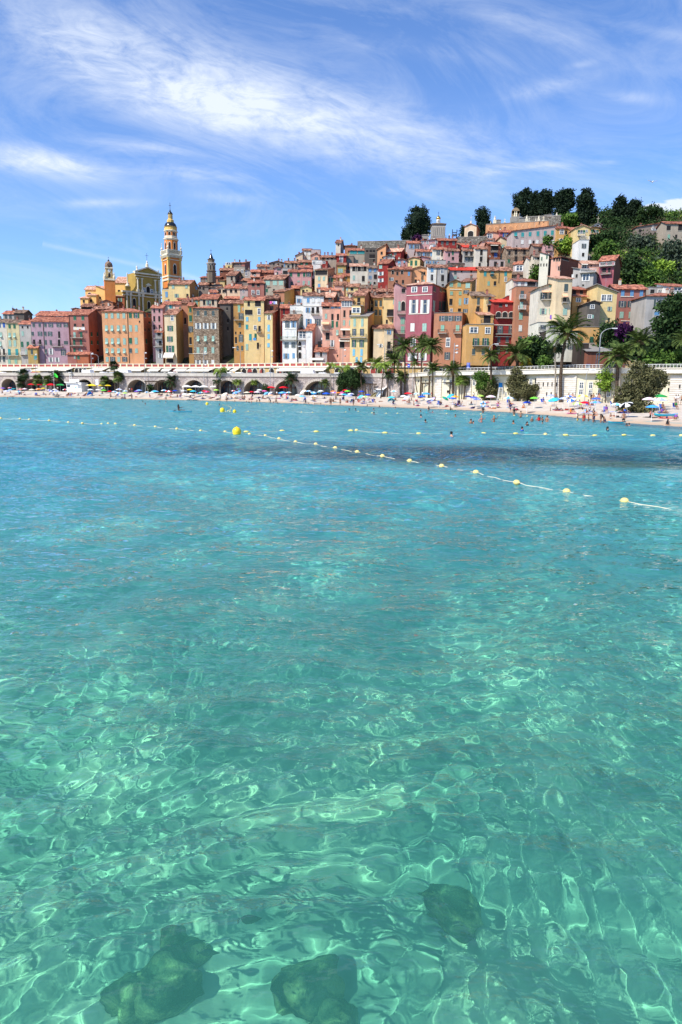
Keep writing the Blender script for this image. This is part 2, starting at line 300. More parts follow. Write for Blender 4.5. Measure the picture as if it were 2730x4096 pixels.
# ---------------------------------------------------------------- windows and houses
REG = dict(A=(0,980,3.136), B=(450,780,3.136), C=(450,1130,3.136), D=(900,1000,3.136), E=(1350,900,3.136), F=(1800,720,3.136), G=(2230,720,3.136), I=(1350,1100,3.136), J=(1800,1100,3.136), K=(2230,1100,3.136),
 P0=(0,1380,3.92), P4=(400,1380,3.92), P8=(800,1380,3.92), P12=(1200,1380,3.92), P16=(1600,1380,3.92), P20=(2000,1380,3.92), P23=(2330,1380,3.92), S=(0,0,1))
CUR = REG['S']
def R(k):
    global CUR; CUR = REG[k]
def PX(x, y): return CUR[0]+x/CUR[2], CUR[1]+y/CUR[2]
WM = {}
def wmesh(kind, key=''):
    k = (kind, key)
    if k in WM: return WM[k]
    b = MB()
    if kind in 'dco a':   # dark opening with thin reveal and sill
        b.box((0,-.015,0), (1,.03,1), 0)
        b.box((0,-.05,-.53), (1.16,.1,.05), 1)
        if kind == 'o':
            for s in (-1,1): b.box((s*.36,-.05,0), (.06,.04,.96), 1)
            b.box((0,-.05,.2), (.72,.03,.03), 1)
        me = b.mesh('window', [M_glass if kind in 'o' else M_dark, M_trim])
    elif kind == 'w':
        b.box((0,-.015,0), (1,.03,1), 0)
        for s in (-1,1): b.box((s*.5,-.05,0), (.15,.1,1.12), 1); b.box((0,-.052,s*.5), (1.1,.1,.1), 1)
        b.box((0,-.045,0), (.09,.05,1), 1); b.box((0,-.047,.12), (1,.04,.05), 1)
        me = b.mesh('window', [M_glass, M_wframe])
    elif kind == 'r':     # arched opening
        n = 10; pts = [(-.5,-.5)]+[(.5*math.cos(math.pi-math.pi*i/n), .22+.28*math.sin(math.pi*i/n)) for i in range(n+1)]+[(.5,-.5)]
        b.add([(x,-.02,z) for x, z in pts], [tuple(range(len(pts)))], 0)
        for i in range(len(pts)-1):
            (x0, z0), (x1, z1) = pts[i], pts[i+1]; q = 1.14
            b.hexa([(x0,-.09,z0),(x1,-.09,z1),(x1,0,z1),(x0,0,z0),(x0*q,-.09,z0*q+.02),(x1*q,-.09,z1*q+.02),(x1*q,0,z1*q+.02),(x0*q,0,z0*q+.02)], 1)
        me = b.mesh('window', [M_dark, M_trim])
    elif kind == 'leaf':  # a half-width shutter leaf, slatted
        b.box((0,-.035,0), (.5,.05,1), 0)
        for i in range(7): b.box((0,-.066,-.42+i*.14), (.36,.02,.05), 0, rx=.3)
        me = b.mesh('shutter', SHM[key])
    elif kind == 'closed':
        for s in (-1,1):
            b.box((s*.253,-.06,0), (.482,.05,.98), 0)
            for i in range(7): b.box((s*.253,-.092,-.42+i*.14), (.34,.02,.05), 0, rx=.3)
        me = b.mesh('shutter', SHM[key])
    elif kind == 'flap':  # closed above, lower flaps pushed out
        for s in (-1,1):
            b.box((s*.253,-.06,.16), (.482,.05,.66), 0)
            for i in range(5): b.box((s*.253,-.092,-.1+i*.13), (.34,.02,.05), 0, rx=.3)
            x0, x1 = s*.253-.235, s*.253+.235
            b.hexa([(x0,-.58,-.46),(x1,-.58,-.46),(x1,-.54,-.48),(x0,-.54,-.48),(x0,-.08,-.14),(x1,-.08,-.14),(x1,-.03,-.16),(x0,-.03,-.16)], 0)
        me = b.mesh('shutter', SHM[key])
    WM[k] = me; return me
SIZE = dict(c=(27,56), a=(32,62), o=(27,56), d=(28,45), w=(34,48), b=(28,72), r=(36,56))
class House:
    def __init__(s, desc, x0, x1, yt, col, x2=None, roof='g', rc='b', rot=0, hh=10, f=None, Y=None, wins='', sc=None, cat='house', name='house', base=None, dmin=7.5, ch=None, sl=.40, group=None, rise=None, pxabs=False):
        s.root = None
        (a0, t0), (a1, _) = PX(x0, yt), PX(x1, yt); a2 = PX(x2, yt)[0] if x2 is not None else None
        pc = (a0+a1)/2
        if f is not None: Y = frontY(pc)+f
        if Y is None:
            Yf = frontY(pc); q = (hor(pc)-t0)/FH; Y = max(Yf+1.0, (SL*Yf-(DECK-CH)-hh)/(SL-q))
        s.Y = Y
        th = math.radians(rot)
        A = world_at(a0, t0, Y); ze = A.z
        def solve(P, d, px):
            a = ((px-1365)-ROLL*(2048-t0))/F
            # P.x+t d.x = a*((P.y+t d.y)cp-(ze-CH)sp)
            den = d.x-a*d.y*cp; num = a*(P.y*cp-(ze-CH)*sp)-P.x
            return num/den if abs(den) > 1e-6 else -1
        def setup(th):
            t = Vector((math.cos(th), -math.sin(th), 0)); b = Vector((math.sin(th), math.cos(th), 0))
            w = solve(A, t, a1); d = None
            if a2 is not None: d = solve(A+t*w, b, a2)
            return t, b, w, d
        t, b, w, d = setup(th)
        if a2 is not None:
            k = 0
            while (d is None or d < 0 or d > 13.5) and k < 30 and th < math.radians(50): th += math.radians(2); t, b, w, d = setup(th); k += 1
            if d < 0 or d > 16: d = 10
        else: d = max(dmin, min(11, w*.9)) if dmin > 0 else -dmin
        s.A, s.t, s.b, s.w, s.d, s.th, s.a1, s.ze = A, t, b, w, d, th, a1, ze
        zb = min(terrain((A+t*i+b*j).x, (A+t*i+b*j).y) for i in (0, w) for j in (0, d*.6))-.8
        if f is not None or base == 'deck': zb = DECK
        elif base is not None: zb = base
        zb = min(zb, ze-3)
        org = A+t*(w/2)+b*(d/2); org.z = zb; s.org = org; s.zb = zb
        root = s.root = empty(name, org); s.rz = -th
        def P(i, j, z): q = A+t*i+b*j; return (q.x-org.x, q.y-org.y, z-zb)
        s.P = P
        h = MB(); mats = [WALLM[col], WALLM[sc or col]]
        if rise is None: rise = {'g': d/2*sl, 'm': d*sl*.55, 'e': w/2*sl*.95, 'h': min(d, w)/2*sl, 's': w*.3, 'z': w*.3, 'f': 0}[roof]
        r = rise
        # walls
        top = {'g': [ze]*4, 'h': [ze]*4, 'f': [ze+.5]*4, 'e': [ze]*4, 'm': [ze, ze, ze+r, ze+r], 's': [ze+r, ze, ze, ze+r], 'z': [ze, ze+r, ze+r, ze]}[roof]
        c = [(0,0),(w,0),(w,d),(0,d)]
        lo = [P(i, j, zb) for i, j in c]; hi = [P(c[k][0], c[k][1], top[k]) for k in range(4)]
        h.add(lo+hi, [(0,1,5,4)], 0); h.add(lo+hi, [(1,2,6,5),(3,0,4,7)], 1); h.add(lo+hi, [(2,3,7,6)], 0)
        if roof == 'g':
            h.add([P(w,0,ze),P(w,d,ze),P(w,d/2,ze+r)], [(0,1,2)], 1); h.add([P(0,d,ze),P(0,0,ze),P(0,d/2,ze+r)], [(0,1,2)], 1)
        if roof == 'e':
            h.add([P(0,0,ze),P(w,0,ze),P(w/2,0,ze+r)], [(0,1,2)], 0); h.add([P(w,d,ze),P(0,d,ze),P(w/2,d,ze+r)], [(0,1,2)], 0)
        if roof == 'f': h.add([P(0,0,ze),P(w,0,ze),P(w,d,ze),P(0,d,ze)], [(0,1,2,3)], 1)
        h.build('wall', mats, root)
        # roof
        q = MB(); o = .42; T = .16; k_ = .015
        def slab(p0, p1, p2, p3):   # lower edge p0->p1, upper edge p2->p3 (p3 above p0)
            up = (0,0,T); q.hexa([p0, p1, p2, p3]+[tuple(Vector(p)+Vector(up)) for p in (p0, p1, p2, p3)], 0)
        if roof == 'g':
            dz = o*r/(d/2); y0 = ze-dz+k_; y1 = ze+r+k_
            slab(P(-o,-o,y0),P(w+o,-o,y0),P(w+o,d/2,y1),P(-o,d/2,y1)); slab(P(w+o,d+o,y0),P(-o,d+o,y0),P(-o,d/2+.004,y1+.003),P(w+o,d/2+.004,y1+.003))
        elif roof == 'm':
            dz = o*r/d; slab(P(-o,-o,ze-dz+k_),P(w+o,-o,ze-dz+k_),P(w+o,d+o,ze+r+dz+k_),P(-o,d+o,ze+r+dz+k_))
        elif roof == 'e':
            dz = o*r/(w/2); y0 = ze-dz+k_; y1 = ze+r+k_
            slab(P(-o,d+o,y0),P(-o,-o,y0),P(w/2,-o,y1),P(w/2,d+o,y1)); slab(P(w+o,-o,y0),P(w+o,d+o,y0),P(w/2+.004,d+o,y1+.003),P(w/2+.004,-o,y1+.003))
        elif roof in 'sz':
            a_, b_ = (ze+r, ze) if roof == 's' else (ze, ze+r); g = r/w*o
            za, zb_ = (a_+g, b_-g) if roof == 's' else (a_-g, b_+g)
            slab(P(-o,-o,za+k_),P(w+o,-o,zb_+k_),P(w+o,d+o,zb_+k_),P(-o,d+o,za+k_))
        elif roof == 'h':
            y0 = ze+k_; e = [P(-o,-o,y0),P(w+o,-o,y0),P(w+o,d+o,y0),P(-o,d+o,y0)]; e2 = [tuple(Vector(p)+Vector((0,0,T))) for p in e]
            if w >= d: ra, rb = P(d/2,d/2,ze+r+T),P(w-d/2,d/2,ze+r+T); fs = [(4,5,9,8),(5,6,9),(6,7,8,9),(7,4,8)]
            else: ra, rb = P(w/2,w/2,ze+r+T),P(w/2,d-w/2,ze+r+T); fs = [(4,5,8),(5,6,9,8),(6,7,9),(7,4,8,9)]
            q.add(e+e2+[ra, rb], [(3,2,1,0),(0,1,5,4),(1,2,6,5),(2,3,7,6),(3,0,4,7)]+fs)
        elif roof == 'f':
            for (i0, j0, i1, j1) in ((-.1,-.1,w+.1,.15),(-.1,d-.15,w+.1,d+.1),(-.1,.15,.15,d-.15),(w-.15,.15,w+.1,d-.15)):
                q.hexa([P(i0,j0,ze+.502),P(i1,j0,ze+.502),P(i1,j1,ze+.502),P(i0,j1,ze+.502),P(i0,j0,ze+.62),P(i1,j0,ze+.62),P(i1,j1,ze+.62),P(i0,j1,ze+.62)])
        ro = q.build('roof', ROOFM['g' if roof == 'f' else rc], root)
        # chimneys
        nchim = ch if ch is not None else (random.choice((1,2,2,3)) if w > 4 else random.choice((0,1,1)))
        for _ in range(nchim):
            i = random.uniform(.15, .85)*w; j = random.uniform(.3, .7)*d
            zt = ze+{'g': r*(1-abs(j-d/2)/(d/2)), 'h': r*.7, 'm': r*j/d, 'e': r*(1-abs(i-w/2)/(w/2)), 's': r*(1-i/w), 'z': r*i/w, 'f': 0}[roof]
            m = MB(); cx = P(i, j, zt+.45); hh_ = random.uniform(1.2, 1.9)
            m.box(cx, (.55,.55,hh_), 0, rz=-th); m.box((cx[0],cx[1],cx[2]+hh_/2+.06), (.72,.72,.1), 1, rz=-th)
            for s_ in (-.14,.14): m.tube((cx[0]+s_,cx[1],cx[2]+hh_/2+.11), (cx[0]+s_,cx[1],cx[2]+hh_/2+.42), .11, .09, 6, 1)
            m.build('chimney', [WALLM[random.choice(('gb','cr','br','dg'))], ROOFM['r']], root)
        if random.random() < .4 and w > 3.5:
            i = random.uniform(.2, .8)*w; j = d*.5; p = Vector(P(i, j, ze+r)); m = MB(); m.tube(p, p+Vector((0,0,2.2)), .025, n=5)
            for k in range(4): m.tube(p+Vector((-.5+.08*k,0,1.5+.22*k)), p+Vector((.5-.08*k,.1,1.5+.22*k)), .014, n=4)
            m.build('roof_aerial', M_grey, root)
        tag(root, desc, cat, group, (a0+a1)/2)
        s.pos = []; s.parse(wins)
        if f is None and desc and w > 2.6 and cat == 'house' and roof != 'x': s.fill()
    def fill(s):      # the small openings between the ones listed
        g = random.Random(int(s.w*1000)); zt = s.ze-1.5
        for r_ in range(2):
            z = zt-2.9*r_
            if z < s.zb+1.4: break
            n = max(1, int(s.w/2.1))
            for i in range(n):
                x = s.w*(i+.5)/n+g.uniform(-.2,.2)
                if g.random() < .3 or any(abs(x-a) < 1.35 and abs(z-c) < 1.7 for a, c in s.pos): continue
                p = s.A+s.t*x; p.z = z; W_, H_ = g.uniform(.7,.95), g.uniform(1.1,1.55); k = g.choice('ddcco'); sh = g.choice('lgncbcn')
                o = link('window', wmesh({'c':'c','d':'d','o':'o'}[k]), s.root, s.loc(p-s.b*.004), s.rz, (W_, 1, H_))
                if k == 'c': link('shutter', wmesh('closed', sh), o)
                elif k == 'o':
                    for q in (-1, 1): l_ = link('shutter', wmesh('leaf', sh), o, (q*.78, -.02, 0)); l_.rotation_euler = (0, 0, -q*.12)
    def hit(s, zx, zy, side=None):
        px, py = PX(zx, zy); d = pdir(px, py)
        sd = (px > s.a1+.01) if side is None else side
        Q, n = (s.A, s.b) if not sd else (s.A+s.t*s.w, s.t)
        k = (Q-Vector((0,0,CH))).dot(n)/d.dot(n); return Vector((0,0,CH))+d*k, sd
    def loc(s, p): return (p.x-s.org.x, p.y-s.org.y, p.z-s.org.z)
    def win(s, zx, zy, st, sh='', size=None):
        w, h = size or SIZE[st]
        p, sd = s.hit(zx, zy); a, _ = s.hit(zx-w/2, zy, sd); b, _ = s.hit(zx+w/2, zy, sd); c, _ = s.hit(zx, zy-h/2, sd); e, _ = s.hit(zx, zy+h/2, sd)
        W_ = (b-a).length; H_ = abs(c.z-e.z)
        if p.z-H_/2 < s.zb+.1 or W_ > 12: return
        if not sd: s.pos.append(((p-s.A).dot(s.t), p.z))
        rz = s.rz+(math.pi/2 if sd else 0)
        out = Vector((math.sin(rz), -math.cos(rz), 0))
        kind = {'c': 'c', 'a': 'a', 'o': 'o', 'd': 'd', 'w': 'w', 'b': 'd', 'r': 'r'}[st]
        o = link('window', wmesh(kind), s.root, s.loc(p+out*.004), rz, (W_, 1, H_))
        sh = sh or 'l'
        if st == 'c': link('shutter', wmesh('closed', sh), o)
        elif st == 'a': link('shutter', wmesh('flap', sh), o)
        elif st == 'o':
            for q in (-1, 1):
                l = link('shutter', wmesh('leaf', sh), o, (q*.78, -.02, 0)); l.rotation_euler = (0, 0, -q*.12)
        return o
    def parse(s, txt):
        for it in txt.split(';'):
            tk = it.split()
            if not tk: continue
            if tk[0] == 'B':
                s.balcony(float(tk[1]), float(tk[2]), float(tk[3]), tk[4] if len(tk) > 4 else 'i')
            elif tk[0] == 'A': s.awning(*[float(v) for v in tk[1:5]], tk[5] if len(tk) > 5 else 'w')
            elif tk[0] == 'P': s.pipe(float(tk[1]), float(tk[2]), float(tk[3]))
            elif tk[0] == 'L': s.band(float(tk[1]), float(tk[2]), float(tk[3]))
            else:
                y = float(tk[0]); xs = [float(v) for v in tk[1].split(',')]; st = tk[2]; size = None
                if len(tk) > 3: a, b = tk[3].split('x'); size = (float(a), float(b))
                for x in xs: s.win(x, y, st[0], st[1:], size)
    def frame(s, p, sd): 
        rz = s.rz+(math.pi/2 if sd else 0); return Vector((math.cos(rz), math.sin(rz), 0)), Vector((math.sin(rz), -math.cos(rz), 0)), rz
    def balcony(s, x0, x1, y, k='i'):
        a, sd = s.hit(x0, y); b, _ = s.hit(x1, y, sd); t, o, rz = s.frame(a, sd); a.z = b.z = (a.z+b.z)/2; L_ = (b-a).length; c = (a+b)/2
        if c.z < s.zb+.5: return
        m = MB(); m.box(s.loc(c+o*.45), (L_,.9,.14), 0, rz=rz)
        for q in (-.4,.4): m.box(s.loc(c+t*L_*q+o*.3-Vector((0,0,.2))), (.14,.6,.26), 0, rz=rz)
        ob = m.build('balcony', M_conc, s.root)
        r = MB(); mm = {'i': M_iron, 'w': M_white, 'g': SHM['a'] if 'a' in SHM else SHM['g']}[k]
        pts = [a, a+o*.88, b+o*.88, b]
        for i in range(3):
            p, q = pts[i]+Vector((0,0,1.02)), pts[i+1]+Vector((0,0,1.02)); r.tube(s.loc(p), s.loc(q), .035, n=4)
            p2, q2 = pts[i]+Vector((0,0,.16)), pts[i+1]+Vector((0,0,.16)); r.tube(s.loc(p2), s.loc(q2), .025, n=4)
            n = max(2, int((q-p).length/.24))
            for j in range(n+1): u = p2.lerp(q2, j/n); r.box(s.loc(u+Vector((0,0,.43))), (.035,.035,.86), 0, rz=rz)
        r.build('railing', mm, ob)
    def awning(s, x0, x1, y0, y1, k='w'):
        a, sd = s.hit(x0, y0); b, _ = s.hit(x1, y0, sd); c, _ = s.hit(x0, y1, sd); t, o, rz = s.frame(a, sd); a.z = b.z = (a.z+b.z)/2; dz = min(2.0, a.z-c.z); pr = max(.9, dz*.95)
        if c.z < s.zb: return
        v = Vector((0,0,-dz*.8)); m = MB(); T = Vector((0,0,.04))
        p = [a+o*.01, b+o*.01, b+o*pr+v, a+o*pr+v]; q = [x+T for x in p]
        m.hexa([s.loc(x) for x in (p[3], p[2], p[1], p[0], q[3], q[2], q[1], q[0])])
        f0, f1 = a+o*pr+v, b+o*pr+v; w = Vector((0,0,-dz*.2))
        m.hexa([s.loc(x) for x in (f0+w, f1+w, f1+w-o*.03, f0+w-o*.03, f0, f1, f1-o*.03, f0-o*.03)])
        m.build('awning', M_canvas if k == 'w' else M_peach, s.root)
    def pipe(s, x, y0, y1):
        a, sd = s.hit(x, y0); b, _ = s.hit(x, y1, sd); t, o, rz = s.frame(a, sd); b.x, b.y = a.x, a.y; b.z = max(b.z, s.zb); m = MB(); m.tube(s.loc(a+o*.09), s.loc(b+o*.09), .1, n=6); m.build('drainpipe', plain('pipe_brown', hexc('5A4636', K), .6), s.root)
    def band(s, x0, x1, y):
        a, sd = s.hit(x0, y); b, _ = s.hit(x1, y, sd); t, o, rz = s.frame(a, sd); a.z = b.z = (a.z+b.z)/2; m = MB(); m.box(s.loc((a+b)/2+o*.06), ((b-a).length, .12, .18), 0, rz=rz); m.build('moulding', M_trim, s.root)
H = House
# ---------------------------------------------------------------- the town, from the zoomed photograph
R('A')
H('grey attic house with brown tiled roof at the far left skyline',35,175,862,'gr',dmin=8,x2=None,roof='g',rc='r',f=14,base='deck',wins='905 75,130 cn 30x55')
H('dark gable-ended house behind the grey house at far left',175,300,850,'dg',x2=405,roof='g',rc='k',f=13,base='deck')
H('cream house at the left edge with blue shutters on top floor',-60,80,965,'cr',f=0,rc='k',wins='1005 -5,50 cu 26x60;1125 10 al;1240 5 al;1340 -5,50 bn 24x80;1430 -5,50 cn 28x70;B -60 75 1385;P 82 970 1480')
H('pale yellow house with teal shutters and one long balcony',84,235,975,'py',f=0,rc='k',wins='1020 120,182 cg 28x52;1130 122,182 al 30x60;1232 125,188 cl 32x78;1342 118,212 ct 34x80;1460 118,200 cc 32x60;B 84 240 1388')
H('plain grey house with small white balcony beside the lilac house',240,384,990,'gr',f=0,rc='r',wins='1030 282,348 dn 20x30;1110 285 cl 28x60;1246 278,350 cg 28x70;1345 330 cl 20x60;B 262 340 1375 w')
H('lilac attic storey set back above the lilac house',450,856,882,'lp',f=8,rc='r',base='deck',wins='910 480,543,590,663 cn 30x40;908 750 ow 40x36',dmin=8)
H('large lilac pink house with diagonal shadows and dark balcony',387,857,957,'lp',f=0,rc='r',wins='1005 422,498,570 cn 28x45;1005 637,740,828 on 28x46;1112 410 cn 30x50;1112 502 on;1112 570 cn;1112 628 on;1125 743 bn 26x85;1222 430,505 dd 28x75;1222 575,638 cn 26x62;1228 743 bn 30x85;1225 828 cn 50x44;1335 578 an 24x60;1335 640 ow 26x75;1345 797 on 30x75;1438 640,718 ow 28x55;B 655 795 1275;B 410 445 1248;B 485 525 1248;P 540 965 1480')
H('small mustard annex house in front of the lilac house',345,465,1290,'yg',x2=550,f=-5,rc='r',wins='1340 400 cn 26x60;1412 445 ct 34x50')
H('tall salmon red house with washing and two balconies',862,1105,872,'br',x2=1280,sc='do',f=0,rc='r',wins='915 940,1040 cg 34x50;1003 942,1043 dd 30x36;1125 937 cl 28x65;1122 1020 cg 28x65;1220 932,1018 cg 28x65;1322 935 cg;1322 1010 on 24x55;B 895 1050 1165;B 890 1060 1265;950 1237 cg 22x55;1118 1148,1225 cg 22x50;1222 1150,1228 cg 22x50;1322 1230 dd 28x30;P 866 880 1370')
H('low terracotta annex with red roof below the salmon house',965,1110,1372,'do',f=-6,rc='r',wins='1410 985 cg 30x40',dmin=5)
H('small pink lean-to with red roof below the salmon house',845,960,1370,'br',f=-6,rc='r',dmin=4,wins='1410 940 cl 20x30')
R('C')
H('orange apartment block with rows of pale green shutters',-135,385,362,'og',x2=490,sc='do',roof='h',rc='r',f=0,ch=3,sl=.3,wins='415 -76,-4,72,144 cl 34x62;412 225 cg 36x66;412 300 og 34x62;490 341 dd 16x26;572 -74,-4,74,147 al 34x74;572 228,300 cl 34x78;735 -72,0,76 al 34x74;735 151 cl 34x78;730 228 cg 34x76;730 299 cl 36x80;855 -68,2,78,150 al 34x62;853 230 cn 30x56;853 302 cl 34x56;962 -65,80 cl 34x60;962 3,155 ov;P 187 370 1010;408 405,460 cn 24x52;500 465 dd 24x30;590 410,458 dd 14x34;735 425 cg 18x62'.replace(' ov',' on 30x60'))
H('narrow pink house in the gap beside the orange block',490,628,318,'pk',f=7,rc='r',base='deck',wins='355 525,590 dd 22x44;455 525,588 dd 24x70;560 525,592 dd 22x60')
H('slim grey house with stacked balconies beside the beige house',535,626,622,'gr',f=-1,rc='r',x2=652,sc='tc',wins='650 585 dd 40x36;760 600 dd 34x60;862 600 dd 26x56;920 600 ow 24x50;B 524 628 700;B 524 628 805')
H('narrow beige house with green shutters and big white awning',650,795,402,'be',x2=944,sc='yo',f=0,rc='b',ch=1,wins='445 750 w 34x62;574 725 og 34x66;708 722 og 34x66;832 725 og 48x82;A 655 780 880 948;980 720 dd 90x50;480 918 on 28x80')
H('cream house corner above the narrow beige house',630,752,275,'ic',f=12,rc='r',base='deck',wins='300 730 ct 30x52;310 650 cg 20x44')
H('salmon house with green door and yellow washing',762,866,272,'sa',f=13,rc='r',base='deck',wins='340 850 cg 26x60;340 780 dd 14x40')
H('tall blank ochre wall house behind the beige house',868,946,256,'tc',f=9,rc='b',base='deck',wins='480 915 dn 26x80')
H('shaded ochre house between beige house and rubble house',946,1010,290,'oc',f=5,rc='r',base='deck',wins='345 978 cg 28x50;450 980 cg 34x80;582 982 on 26x70;730 980 dd 30x90;850 982 dd 44x80')
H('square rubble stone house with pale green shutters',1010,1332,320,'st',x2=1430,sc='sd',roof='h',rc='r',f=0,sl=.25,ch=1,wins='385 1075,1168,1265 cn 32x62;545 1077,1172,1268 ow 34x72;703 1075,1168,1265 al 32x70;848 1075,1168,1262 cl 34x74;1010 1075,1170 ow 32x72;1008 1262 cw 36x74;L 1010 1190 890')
H('dark grey stone house squeezed behind the rubble house',1345,1482,262,'dg',f=11,rc='b',base='deck',wins='330 1440 dd 24x40;480 1450 dd 20x50;580 1450 dd 20x50')
H('cream pink house above the rubble house with two dark doors',1095,1312,205,'pe',x2=1400,sc='dg',roof='g',rc='r',hh=10,wins='250 1152,1262 bd 30x64')
H('ochre house with two green shutters and red roof',820,1092,212,'yo',roof='g',rc='r',hh=11,wins='252 980 cc 34x56;250 1055 cc 32x56')
R('D')
H('shaded mustard house beside the rubble house',108,238,668,'oc',f=3,rc='b',base='deck',wins='730 178 cc 30x90;740 228 w 14x30;830 205 on 30x76;940 188 cn 30x56;1040 137,195 dd 18x34;1105 203 on 28x90;1130 140 dd 26x80;1230 160,217 cn 26x60;B 118 240 880')
H('tall bright yellow house with loggia and blue shutters',238,490,628,'ye',f=0,rc='r',ch=2,wins='672 300 dd 30x60;668 415 dn 74x76;770 430 w 36x76;780 300 dd 94x64;865 280,432 cy 30x54;963 277 ct 30x58;972 381 w 34x52;990 435 bd 30x80;1092 320 ct 32x82;1085 385 cg 28x78;1215 278 cl 30x74;1200 415 by 26x80;P 492 640 1270;B 400 460 1030')
H('yellow house with orange side wall and sky blue shutters',498,598,792,'ye',x2=697,sc='do',f=-2,rc='b',roof='m',ch=0,wins='845 555 ow 24x56;978 550 cy 28x84;1083 550 cy 28x60;1192 548 cy 30x50;1310 662 dd 24x40')
H('brown loggia house with washing above the yellow houses',500,668,612,'rb',f=6,rc='b',base='deck',wins='640 605 dd 110x70;730 590 dd 40x60;730 655 dd 14x30')
H('ochre house with rust streaked side wall below the pink houses',608,748,522,'tc',x2=875,sc='yo',rc='b',roof='m',hh=12,wins='562 670 dd 24x18')
H('narrow deep red house between yellow and white houses',700,822,725,'rd',f=5,rc='r',base='deck',wins='770 742 dd 22x70;855 742 dd 24x30')
H('lower white house with green balcony and open shutters',722,906,882,'wh',x2=1000,f=-2,rc='b',wins='932 785 on 26x82;930 862 ob 26x78;1052 775,862 cw 30x80;1190 775,862 on 24x70;1330 770 ob 34x66;1325 863 cb 30x66;B 706 905 1130 g;P 906 890 1350;L 745 890 990')
H('white terrace house with striped screen above the lower white house',818,985,715,'wh',f=6,rc='g',roof='f',base='deck',wins='745 890 cw 130x50;832 888 ww 150x34;B 805 970 805')
H('large upper white house with balcony and arched corner',985,1240,572,'wh',f=4,rc='b',base='deck',ch=2,wins='628 1045 cb 32x62;625 1110,1178 cw 34x62;752 1042 ob 26x62;755 1105 bb 34x76;750 1165 bn 34x76;915 1052 ob 34x104;905 1166 on 34x82;B 1082 1185 808;L 985 1225 700')
H('white tower front with pink side and small red roof',1020,1098,1010,'wh',x2=1172,sc='pk',f=-3,rc='r',ch=0,wins='1055 1056 cw 28x66;1335 1000 cw 26x60')
H('white glazed porch house with arched door',925,1020,1018,'wh',f=-2,roof='m',rc='b',ch=0,wins='1062 975 wx 92x92;1172 1000 cw 26x76;1200 940 rd 40x110;1320 942 r 36x80;B 915 1020 1130 w'.replace('wx','w'))
H('small pale pink shop house with dark windows and red roof',1133,1285,1275,'pg',x2=1330,sc='tc',f=-6,rc='r',ch=0,wins='1300 1172 w 24x36;1305 1208 dn 24x70;1300 1245 w 24x36;A 1070 1240 1355 1382')
H('salmon house with orange awning beside the white house',1226,1456,700,'sa',f=-1,rc='r',wins='715 1272 dd 84x40;716 1398 ob 60x34;828 1270 cl 28x62;840 1350,1420 bd 28x80;930 1352 cg 28x90;930 1407 cg 26x70;A 1212 1312 902 935 p;B 1210 1310 1005;1035 1412 al 30x70;1080 1290 dd 50x90;1170 1348 ow 24x80;1190 1190 dd 44x90;B 1310 1370 1235;1325 1415 dd 16x26;P 1456 720 1400')
R('E')
H('salmon house with a row of white framed windows',45,198,945,'sa',f=-2,rc='b',wins='985 72,105,138,170 w 28x76;1112 90,165 bd 26x88;1225 86,160 cl 26x64;A 40 165 1300 1322;1355 85 dg 30x70;B 25 165 1425;A 20 155 1440 1462;1500 60 dd 60x80')
H('yellow house with two long balconies and tall pale shutters',165,385,1145,'ye',x2=462,sc='yo',f=-5,rc='g',roof='m',ch=1,wins='1222 218,314 cl 30x96;1342 213,310 on 24x84;1485 208,305 og 26x90;1597 208,305 cy 30x84;1690 243,300 cy 28x70;B 165 365 1412')
H('yellow loggia tower above the yellow balcony house',182,290,1028,'ye',x2=330,sc='yo',f=-4,roof='f',rc='g',ch=0,base='deck',wins='1068 238 w 100x62')
H('mustard upper house with blue door over the yellow house',205,345,888,'yo',x2=420,sc='tc',f=0,rc='b',base='deck',wins='940 270 bu 38x60;990 270 by 40x36;B 210 330 1010;1085 388 cg 18x70')
H('shaded yellow house with grey shutters at the street bend',458,582,912,'yo',f=9,rc='b',base='deck',wins='982 490,545 cn 32x74;1095 488,540 cn 30x70;820 430 dd 10x10')
H('bright yellow house with dark glazed balcony and yellow blind',582,730,905,'ye',f=5,rc='b',base='deck',wins='962 714 cl 30x62;1100 675 dg 100x90;B 622 728 1148;1212 622 dd 24x50;1198 706 cg 32x50;1035 575 dd 12x30')
H('ochre balcony house half hidden behind the yellow house',425,465,900,'oc',f=11,rc='b',base='deck',wins='960 435 dd 20x60;1070 432 dd 24x80')
H('weathered beige cottage with narrow dark door window',460,592,1300,'be',f=-3,rc='b',roof='m',ch=0,wins='1512 545 ow 24x44')
H('beige cottage with tall iron-barred window and red roof',592,706,1295,'be',f=-4,rc='b',roof='m',ch=0,wins='1345 650 ob 24x52;1510 648 dn 42x100;B 620 680 1558;1620 655 dd 80x80')
H('pale pink house with arched window and iron balcony',732,870,795,'pk',f=0,rc='b',roof='s',rise=1.6,ch=0,wins='822 830 dn 46x54;1015 828 rn 50x118;1015 780 cl 26x118;B 750 862 1118;1200 820 cc 50x84;1310 820 cc 46x84;B 705 850 1365;1455 775 cc 30x90;1610 808 w 34x60;1690 805 w 34x60')
H('deep pink mansion with two tall white-framed windows',870,1195,758,'dp',x2=1372,sc='dp',roof='h',rc='p',f=-6,sl=.33,ch=1,wins='808 968 w 64x64;806 1102 w 58x62;1022 960 ow 54x168;1022 1102 ow 54x168;1280 945 cw 50x98;1280 1095 cl 52x96;1470 952 w 60x90;1652 945 ow 56x96;1652 1072 ow 50x96;L 872 1192 876;L 895 1148 1112;805 1222,1300,1335,1358 cn 24x62;1012 1212 cl 24x135;1015 1290,1325,1353 cn 24x120')
